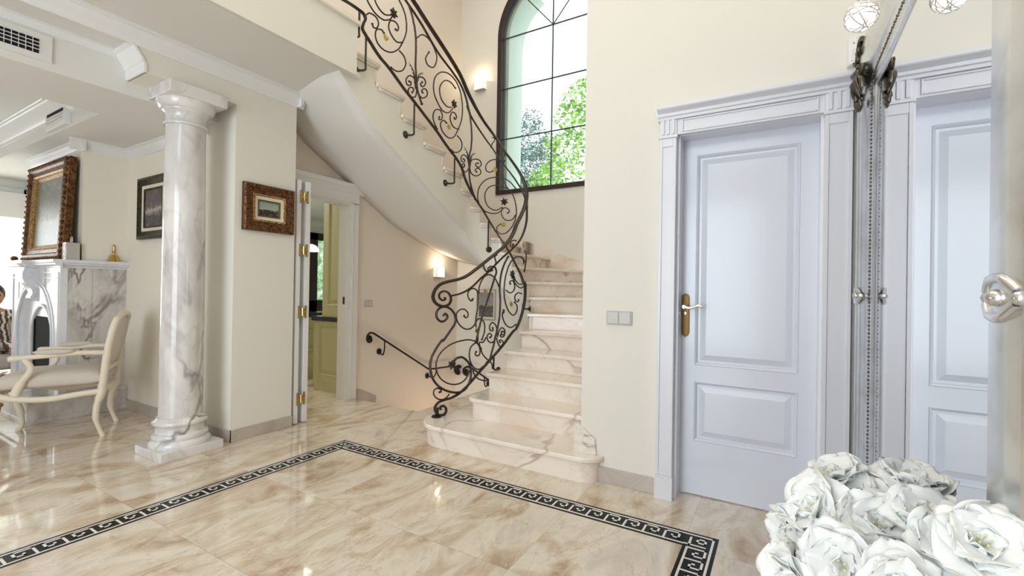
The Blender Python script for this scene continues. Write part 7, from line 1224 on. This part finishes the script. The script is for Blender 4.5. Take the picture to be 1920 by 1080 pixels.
# ================================================================== armchair (louis style, painted cream)
m = mat('cream_painted_wood', (0.78, 0.70, 0.57), 0.45); m = mat('beige_linen', (0.62, 0.56, 0.50), 0.85)
t = NT(m); n = t.noise(t.coords(), 400, 2); t.bump(n.outputs[0], 0.2, 0.001)
def armchair(label, A, d, wr=0.455, wf=0.50):
    A = Vector((*A, 0)); d = Vector((*d, 0)).normalized(); nn = Vector((0, 0, 1)).cross(d)
    if nn.x < 0: nn = -nn
    t_ = thing('armchair', label, 'armchair', tuple(A + d * 0.3 + nn * wr / 2))
    def P(f, s, z):     # f forward, s = 0 near side .. 1 far side
        w = wr + (wf - wr) * max(0, min(1, f / 0.59)); mid = wr / 2
        return A + d * f + nn * (mid + (s - 0.5) * w) + Vector((0, 0, z))
    for s in (0, 1):
        b = MB(); b.tube(smooth([P(-0.02, s, 0.0), P(0.0, s, 0.05), P(0.025, s, 0.14), P(0.02, s, 0.25), P(-0.005, s, 0.34), P(-0.01, s, 0.41)], 4), [0.018] * 3 + [0.016] * 5 + [0.022] * 6 + [0.028] * 7, 8); b.build('leg', 'cream_painted_wood', t_, angle=60)
        b = MB(); b.tube(smooth([P(0.60, s, 0.0), P(0.575, s, 0.05), P(0.585, s, 0.14), P(0.615, s, 0.26), P(0.60, s, 0.36), P(0.585, s, 0.41)], 4), [0.020] * 3 + [0.016] * 5 + [0.024] * 6 + [0.032] * 7, 8); b.build('leg', 'cream_painted_wood', t_, angle=60)
    b = MB()
    for s in (0, 1):
        b.tube(smooth([P(-0.01, s, 0.355), P(0.12, s, 0.345), P(0.30, s, 0.325), P(0.48, s, 0.345), P(0.60, s, 0.39)], 5), 0.024, 8, 0.8, tuple(nn))
    b.tube(smooth([P(0.60, 0, 0.385), P(0.62, 0.25, 0.36), P(0.635, 0.5, 0.35), P(0.62, 0.75, 0.36), P(0.60, 1, 0.385)], 5), 0.024, 8); b.tube([P(-0.01, 0, 0.36), P(-0.01, 1, 0.36)], 0.022, 8)
    b.build('seat_frame', 'cream_painted_wood', t_, angle=60)
    # domed seat cushion
    rows = []
    for i in range(15):
        f = -0.02 + 0.64 * i / 14; row = []
        for j in range(21):
            a = 2 * math.pi * j / 21; c, s_ = math.cos(a), math.sin(a)
            ss = 0.5 + 0.5 * math.copysign(abs(c) ** 0.45, c); zz = 0.455 - 0.03 * (f > 0.5) * (f - 0.5) * 6
            e = min(1, (i / 1.5), ((14 - i) / 1.8)); hh = 0.075 * (0.35 + 0.65 * math.sqrt(max(0, e)))
            row.append(P(f, ss, zz + hh * math.copysign(abs(s_) ** 0.6, s_) * (1.0 if s_ > 0 else 0.75)))
        rows.append(row)
    b = MB(); b.grid(rows, True); b.f.append(tuple(range(21))[::-1]); b.f.append(tuple(range(14 * 21, 15 * 21)))
    b.build('seat_cushion', 'beige_linen', t_, angle=70)
    # raked back: frame and pad
    b = MB()
    for s in (0, 1):
        b.tube(smooth([P(-0.01, s, 0.38), P(-0.02, s, 0.50), P(-0.035, s, 0.66), P(-0.065, s, 0.84), P(-0.085, s + (0.06 if s == 0 else -0.06), 0.92)], 5), [0.026] * 10 + [0.024] * 11, 8, 0.9, tuple(nn))
    b.tube(smooth([P(-0.085, 0.06, 0.92), P(-0.095, 0.22, 0.945), P(-0.098, 0.5, 0.96), P(-0.095, 0.78, 0.945), P(-0.085, 0.94, 0.92)], 6), 0.024, 8)
    b.tube([P(-0.02, 0, 0.52), P(-0.02, 1, 0.52)], 0.022, 8)
    b.build('back_frame', 'cream_painted_wood', t_, angle=60)
    rows = []
    for i in range(11):
        z = 0.53 + 0.41 * i / 10; f0 = -0.015 - (z - 0.5) * 0.17; row = []
        for j in range(16):
            a = 2 * math.pi * j / 16; c, s_ = math.cos(a), math.sin(a); e = math.sqrt(max(0.05, min(1, i / 2, (10 - i) / 2)))
            row.append(P(f0 + 0.024 * e * s_ + 0.004, 0.5 + 0.45 * math.copysign(abs(c) ** 0.5, c) * (0.96 if i in (0, 10) else 1), z))
        rows.append(row)
    b = MB(); b.grid(rows, True); b.f.append(tuple(range(16))[::-1]); b.f.append(tuple(range(160, 176))); b.build('back_cushion', 'beige_linen', t_, angle=70)
    for s in (0, 1):
        b = MB(); o = 0.07 if s else -0.07
        b.tube(smooth([P(-0.05, s, 0.655), P(0.12, s + o * 0.6, 0.665), P(0.30, s + o, 0.655), P(0.43, s + o, 0.648), P(0.50, s + o, 0.642)], 5), [0.019] * 16 + [0.021, 0.023, 0.024, 0.024, 0.020], 8, 1.0)
        b.tube(smooth([P(0.42, s + o, 0.645), P(0.385, s + o * 0.8, 0.56), P(0.44, s + o * 0.3, 0.46), P(0.475, s, 0.37)], 6), [0.020] * 6 + [0.022] * 6 + [0.030] * 7, 8, 0.8, tuple(nn))
        b.build('arm', 'cream_painted_wood', t_, angle=60)
        b = MB(); b.ball(P(0.26, s + o * 0.95, 0.682), 0.03, 14, (1, 1, 1))
        c0 = P(0.26, s + o * 0.95, 0.682)
        b.v = [tuple(c0 + d * ((Vector(v_) - c0).dot(d) * 4.0) + nn * ((Vector(v_) - c0).dot(nn) * 1.1) + Vector((0, 0, (v_[2] - c0.z) * 0.85))) for v_ in b.v]
        b.build('arm_pad', 'beige_linen', t_, angle=60)
    return t_
armchair('cream painted armchair with beige upholstery standing on the marble before the fireplace', (1.47, 4.605), (-0.875, 0.485))

# ================================================================== far end of the living room
m = mat('skin', (0.50, 0.27, 0.18), 0.5, Subsurface_Weight=0.1); mat('dark_hair', (0.018, 0.014, 0.013), 0.5)
m = mat('patterned_dress', rough=0.8); t = NT(m); vv = t.coords(scale=(1, 1, 2.5)); wv = t.n('ShaderNodeTexWave'); wv.inputs['Scale'].default_value = 7; wv.inputs['Distortion'].default_value = 6; t.l(vv, wv.inputs['Vector'])
t.base(t.ramp(wv.outputs[0], [(0.35, (0.10, 0.06, 0.05)), (0.55, (0.55, 0.42, 0.38)), (0.8, (0.80, 0.76, 0.74))]))
def skin_body(name, joints, edges, mtl, parent, rootidx=0):
    me = bpy.data.meshes.new(name); base = ORG[parent]
    me.from_pydata([Vector(j[:3]) - base for j in joints], edges, []); me.materials.append(MATS[mtl])
    o = bpy.data.objects.new(name, me); COL.objects.link(o); o.parent = parent; ORG[o] = base
    md = o.modifiers.new('skin', 'SKIN'); md.use_smooth_shade = True; sub = o.modifiers.new('sub', 'SUBSURF'); sub.levels = 2; sub.render_levels = 2
    me.skin_vertices.new() if not me.skin_vertices else None
    for i, j in enumerate(joints):
        sv = me.skin_vertices[0].data[i]; sv.radius = (j[3], j[4] if len(j) > 4 else j[3]); sv.use_root = (i == rootidx)
    return o
px, py = 1.45, 7.52
pr = thing('person', 'dark haired person in a patterned top seated at the left edge beyond the fireplace', 'person', (px, py, 0))
J = [(px, py, 0.50, .13, .10), (px, py, 0.62, .12, .09), (px, py, 0.76, .13, .09), (px, py - .01, 0.86, .11, .07), (px, py - .01, 0.915, .045), (px, py - .02, 0.97, .05),
     (px + .17, py, 0.83, .045), (px + .21, py - .06, 0.62, .036), (px + .10, py - .22, 0.56, .026), (px - .17, py, 0.83, .045), (px - .21, py - .06, 0.62, .036), (px - .10, py - .22, 0.56, .026),
     (px + .09, py - .05, 0.48, .08), (px + .11, py - .42, 0.48, .055), (px + .11, py - .42, 0.09, .035), (px + .11, py - .55, 0.04, .03),
     (px - .09, py - .05, 0.48, .08), (px - .11, py - .42, 0.48, .055), (px - .11, py - .42, 0.09, .035), (px - .11, py - .55, 0.04, .03)]
skin_body('body', J, [(0, 1), (1, 2), (2, 3), (3, 4), (4, 5), (3, 6), (6, 7), (7, 8), (3, 9), (9, 10), (10, 11), (0, 12), (12, 13), (13, 14), (14, 15), (0, 16), (16, 17), (17, 18), (18, 19)], 'skin', pr)
JD = [(px, py, 0.50, .15, .12), (px, py, 0.62, .135, .105), (px, py, 0.76, .145, .105), (px, py - .01, 0.86, .11, .075), (px + .17, py, 0.835, .055), (px + .195, py - .03, 0.72, .048), (px - .17, py, 0.835, .055), (px - .195, py - .03, 0.72, .048), (px + .09, py - .05, 0.48, .09), (px + .11, py - .42, 0.48, .065), (px - .09, py - .05, 0.48, .09), (px - .11, py - .42, 0.48, .065)]
skin_body('top', JD, [(0, 1), (1, 2), (2, 3), (3, 4), (4, 5), (3, 6), (6, 7), (0, 8), (8, 9), (0, 10), (10, 11)], 'patterned_dress', pr)
hc = Vector((px, py - .03, 1.045)); b = MB(); b.ball(hc, 0.1, 20, (0.78, 0.92, 1.15))
b.v = [tuple(Vector(v_) + (Vector((0, -0.008, 0)) if v_[2] < hc.z and v_[1] < hc.y else Vector())) for v_ in b.v]
b.tube([hc + Vector((0, -.085, .02)), hc + Vector((0, -.108, -.02)), hc + Vector((0, -.09, -.03))], [.008, .014, .008], 8)
for sx_ in (-1, 1): b.ball(hc + Vector((sx_ * .078, 0, -.01)), .02, 8, (.4, .8, 1.2))
b.build('head', 'skin', pr, angle=70)
b = MB()
for sx_ in (-1, 1): b.ball(hc + Vector((sx_ * .030, -.086, .010)), .010, 8, (1.2, .5, .7))
b.build('eyes', 'dark_hair', pr)
b = MB(); b.tube([hc + Vector((-.024, -.086, -.058)), hc + Vector((0, -.094, -.060)), hc + Vector((.024, -.086, -.058))], [.003, .007, .003], 6); m_ = mat('lips', (0.42, 0.12, 0.10), 0.4); b.build('lips', 'lips', pr)
b = MB(); b.ball(hc + Vector((0, .018, .022)), 0.108, 18, (0.86, 0.92, 1.10))
b.v = [v_ for v_ in b.v]; b.build('hair', 'dark_hair', pr, angle=70)
t_ = thing('upholstered_chair', 'pale upholstered chair under the seated person at the left edge', 'chair', (px, py + .05, 0))
b = MB(); b.box(px - .30, px + .30, py - .38, py + .30, .26, .42); b.build('seat', 'beige_linen', t_, bevel=.04)
b = MB(); b.box(px - .30, px + .30, py + .20, py + .34, .26, .88); b.build('backrest', 'beige_linen', t_, bevel=.05)
for sx_ in (-1, 1):
    b = MB(); b.box(px + sx_ * .32 - .045, px + sx_ * .32 + .045, py - .36, py + .28, .50, .60); b.box(px + sx_ * .32 - .03, px + sx_ * .32 + .03, py - .33, py - .27, .0, .52); b.box(px + sx_ * .32 - .03, px + sx_ * .32 + .03, py + .2, py + .26, .0, .52)
    b.build('arm', 'cream_painted_wood', t_, bevel=.012)
# red flowering plant between chair and hearth
mat('red_leaf', (0.45, 0.008, 0.015), 0.45); mat('terracotta', (0.45, 0.18, 0.10), 0.8)
t_ = thing('poinsettia', 'dark red leafy plant in a pot behind the armchair seat', 'plant', (1.05, 5.62, 0))
b = MB(); b.lathe([(0.07, 0), (0.095, 0.16), (0.105, 0.165), (0.105, 0.185), (0.09, 0.185), (0.085, 0.15), (0, 0.15)], (1.05, 5.62, 0), 20); b.build('pot', 'terracotta', t_)
rd = random.Random(9)
b = MB(); g = MB()
for k in range(60):
    a = rd.uniform(0, 6.28); rr = rd.uniform(0.02, 0.17); z = 0.44 - rr * 0.5 + rd.uniform(-.05, .03); c = Vector((1.05 + math.cos(a) * rr, 5.62 + math.sin(a) * rr, z)); d = Vector((math.cos(a), math.sin(a), rd.uniform(-.3, .3))); s_ = Vector((-math.sin(a), math.cos(a), 0))
    tgt = b if k % 4 else g
    rows = [[c + d * .10 * u - s_ * .026 * math.sin(math.pi * min(1, u + .05)), c + d * .10 * u + Vector((0, 0, .006)), c + d * .10 * u + s_ * .026 * math.sin(math.pi * min(1, u + .05))] for u in (0, .2, .4, .6, .8, .97)]
    tgt.grid(rows)
b.build('red_leaves', 'red_leaf', t_, weld=False, angle=60); g.build('green_leaves', 'leaf_green', t_, weld=False, angle=60)
MB().tube([(1.05, 5.62, .15), (1.05, 5.62, .42)], .008, 6).build('stem', 'leaf_green', t_)
# garden window with sheer curtain at the far end
w2 = root('window_2', (1.2, 8.5, 0))
b = MB()
for x0, x1, z0, z1 in ((0.50, 0.56, 0, 2.40), (1.88, 1.93, 0, 2.40), (0.50, 1.93, 2.33, 2.40)): b.box(x0, x1, 8.46, 8.56, z0, z1)
b.box(1.2, 1.24, 8.53, 8.56, 0, 2.35); b.build('window_frame', 'white_moulding', w2, bevel=.004)
MB().box(0.55, 1.9, 8.545, 8.55, 0, 2.35).build('pane', 'window_glass', w2, angle=0)
m = mat('sheer_fabric', (0.88, 0.86, 0.78), 0.9, Transmission_Weight=0.0); nt = m.node_tree; bs = nt.nodes['Principled BSDF']; trn = nt.nodes.new('ShaderNodeBsdfTranslucent'); trn.inputs[0].default_value = (0.95, 0.92, 0.82, 1); mxs = nt.nodes.new('ShaderNodeMixShader'); mxs.inputs[0].default_value = .8
nt.links.new(bs.outputs[0], mxs.inputs[1]); nt.links.new(trn.outputs[0], mxs.inputs[2]); nt.links.new(mxs.outputs[0], [n_ for n_ in nt.nodes if n_.type == 'OUTPUT_MATERIAL'][0].inputs[0])
t_ = thing('curtain', 'sheer cream curtain hanging across the bright garden window at the far left', 'curtain', (1.2, 8.4, 0))
rows = [[(0.56 + 1.32 * i / 90, 8.41 + 0.022 * math.sin(i * .9) + .008 * math.sin(i * 2.1), z) for i in range(91)] for z in (0.02, 1.0, 2.02)]
b = MB(); b.grid(rows); b.build('drape', 'sheer_fabric', t_, angle=80)
MB().box(0.50, 1.925, 8.36, 8.46, 2.015, 2.33).build('pelmet', 'white_moulding', t_, bevel=.004)

# ================================================================== kitchen seen through the open door
mat('cabinet_cream', (0.56, 0.53, 0.30), 0.45); mat('granite', (0.02, 0.02, 0.025), 0.12); mat('kitchen_white', (0.80, 0.83, 0.78), 0.6); mat('cabinet_dark_handle', (0.03, 0.02, 0.02), 0.4)
b = MB(); b.box(2.06, 6.0, 7.08, 7.2, 0, 2.4); b.box(5.9, 6.0, 4.12, 7.08, 0, 2.4)
struct('wall_kitchen', b, 'kitchen_white', angle=0)
struct('ceiling_kitchen', MB().box(2.06, 6.0, 4.12, 7.2, 2.36, 2.44), 'kitchen_white', angle=0)
t_ = thing('base_cabinet', 'cream panelled kitchen cabinet end with a black granite worktop, seen through the doorway', 'cabinet', (3.7, 4.5, 0))
b = MB(); b.box(3.464, 4.06, 4.13, 4.72, 0.10, 0.81); panel_face(b, (3.464, 4.72, 0.10), (0, -1, 0), (0, 0, 1), (-1, 0, 0), 0.59, 0.71, [(0.09, 0.52, 0.09, 0.66)], 0.014)
b.box(3.452, 4.06, 4.13, 4.725, 0.145, 0.175)
b.build('body', 'cabinet_cream', t_, angle=20)
b = MB(); b.box(3.452, 4.06, 4.13, 4.71, 0.0, 0.10); b.build('plinth', 'cabinet_cream', t_)
b = MB(); b.box(3.43, 4.09, 4.13, 4.745, 0.81, 0.862); b.build('worktop', 'granite', t_, bevel=.004)
t_ = thing('tall_cabinet', 'tall olive cream kitchen dresser panel standing on the black worktop', 'cabinet', (3.7, 4.35, 0.862))
b = MB(); b.box(3.464, 4.02, 4.13, 4.575, 0.862, 2.30); panel_face(b, (3.464, 4.575, 0.862), (0, -1, 0), (0, 0, 1), (-1, 0, 0), 0.445, 1.438, [(0.09, 0.40, 0.13, 1.36)], 0.014); b.build('body', 'cabinet_cream', t_, angle=20)
t_ = thing('drawer_unit', 'cream kitchen drawer unit with dark handles left of the cabinet end', 'cabinet', (3.55, 5.5, 0))
b = MB(); b.box(3.0, 4.15, 5.32, 5.85, 0.10, 0.81); b.box(3.02, 4.13, 5.36, 5.85, 0, 0.10); b.build('body', 'cabinet_cream', t_)
for k, (z0, z1) in enumerate(((0.66, 0.80), (0.42, 0.645), (0.13, 0.405))):
    for x0 in (3.02, 3.60):
        d_ = MB(); panel_face(d_, (x0, 5.32, z0), (1, 0, 0), (0, 0, 1), (0, -1, 0), 0.53, z1 - z0, [(0.035, 0.495, 0.03, z1 - z0 - 0.03)] if z1 - z0 > 0.2 else [], 0.014)
        dr = d_.build('drawer', 'cabinet_cream', t_, angle=20)
        MB().tube(smooth([(x0 + .42, 5.30, z1 - .035), (x0 + .44, 5.275, z1 - .045), (x0 + .47, 5.275, z1 - .045), (x0 + .49, 5.30, z1 - .035)], 4), .007, 6).build('handle', 'cabinet_dark_handle', dr)
b = MB(); b.box(2.98, 4.17, 5.29, 5.87, 0.81, 0.862); b.build('worktop', 'granite', t_, bevel=.004)
t_ = thing('wall_cabinet', 'pale kitchen wall cabinet beside the dark window frame', 'cabinet', (3.72, 5.7, 0.95))
b = MB(); b.box(3.30, 3.96, 5.55, 5.85, 0.88, 1.72); b.build('body', 'kitchen_white', t_, bevel=.004); MB().ball((3.90, 5.54, 1.13), .009, 8).build('knob', 'cabinet_dark_handle', t_)
w3 = root('window_3', (5.0, 7.06, 0.8))
b = MB()
for x0, x1, z0, z1 in ((4.50, 4.58, .78, 2.14), (5.02, 5.17, .78, 2.14), (5.52, 5.60, .78, 2.14), (4.5, 5.6, .78, .97), (4.5, 5.6, 2.02, 2.14)): b.box(x0, x1, 7.0, 7.08, z0, z1)
b.build('window_frame', 'window_frame_wood', w3, bevel=.004)
m = mat('glowing_garden_view', rough=.1); t = NT(m); n_ = t.noise(t.coords(), 9, 6, .7)
cg = t.ramp(n_.outputs[0], [(0.35, (0.06, 0.16, 0.06)), (0.52, (0.30, 0.52, 0.28)), (0.66, (0.9, 1.0, 0.92))]); t.base(cg); t.l(cg, t.b.inputs['Emission Color']); t.b.inputs['Emission Strength'].default_value = 0.9  # greenery and daylight glow painted into the pane
b = MB(); b.box(4.58, 5.02, 7.05, 7.07, .97, 2.02); b.box(5.17, 5.52, 7.05, 7.07, .97, 2.02); b.build('pane', 'glowing_garden_view', w3, angle=0)
crown('trim_8', [((2.06, 7.08), (5.9, 7.08), (0, -1))], 2.36, 1.3)
glow('shade_glow', (1.0, 0.96, 0.86), 1.3)
t_ = thing('kitchen_pendant', 'white glass lamp shade on a curved iron arm seen through the kitchen door', 'lamp', (4.02, 5.6, 1.70))
b = MB(); b.lathe([(0.115, 1.690), (0.105, 1.725), (0.075, 1.765), (0.035, 1.785), (0.02, 1.79)], (4.02, 5.6, 0), 24); b.build('lamp_shade', 'shade_glow', t_, angle=60, solid=.003)
b = MB(); b.tube(smooth([(4.02, 5.6, 1.785), (4.02, 5.6, 1.83), (3.97, 5.6, 1.86), (3.90, 5.6, 1.84), (3.86, 5.6, 1.90)], 5), .008, 6); b.tube([(3.86, 5.6, 1.90), (3.86, 5.6, 2.36)], .008, 6); b.lathe([(0.03, 1.785), (0.028, 1.81), (0.012, 1.825)], (4.02, 5.6, 0), 12); b.build('arm', 'black_iron', t_)

tree('cedar_tree', 'blue green cedar outside the arched window, left of the mullion', (10.4, 5.7, 3.2), TREE_A, 'cedar_foliage', 0.050, 2300, 4, 0.30)
tree('leafy_tree', 'bright yellow green tree outside the arched window, at its right side', (9.4, 4.2, 3.4), TREE_B, 'bright_foliage', 0.055, 1300, 8, 0.5)
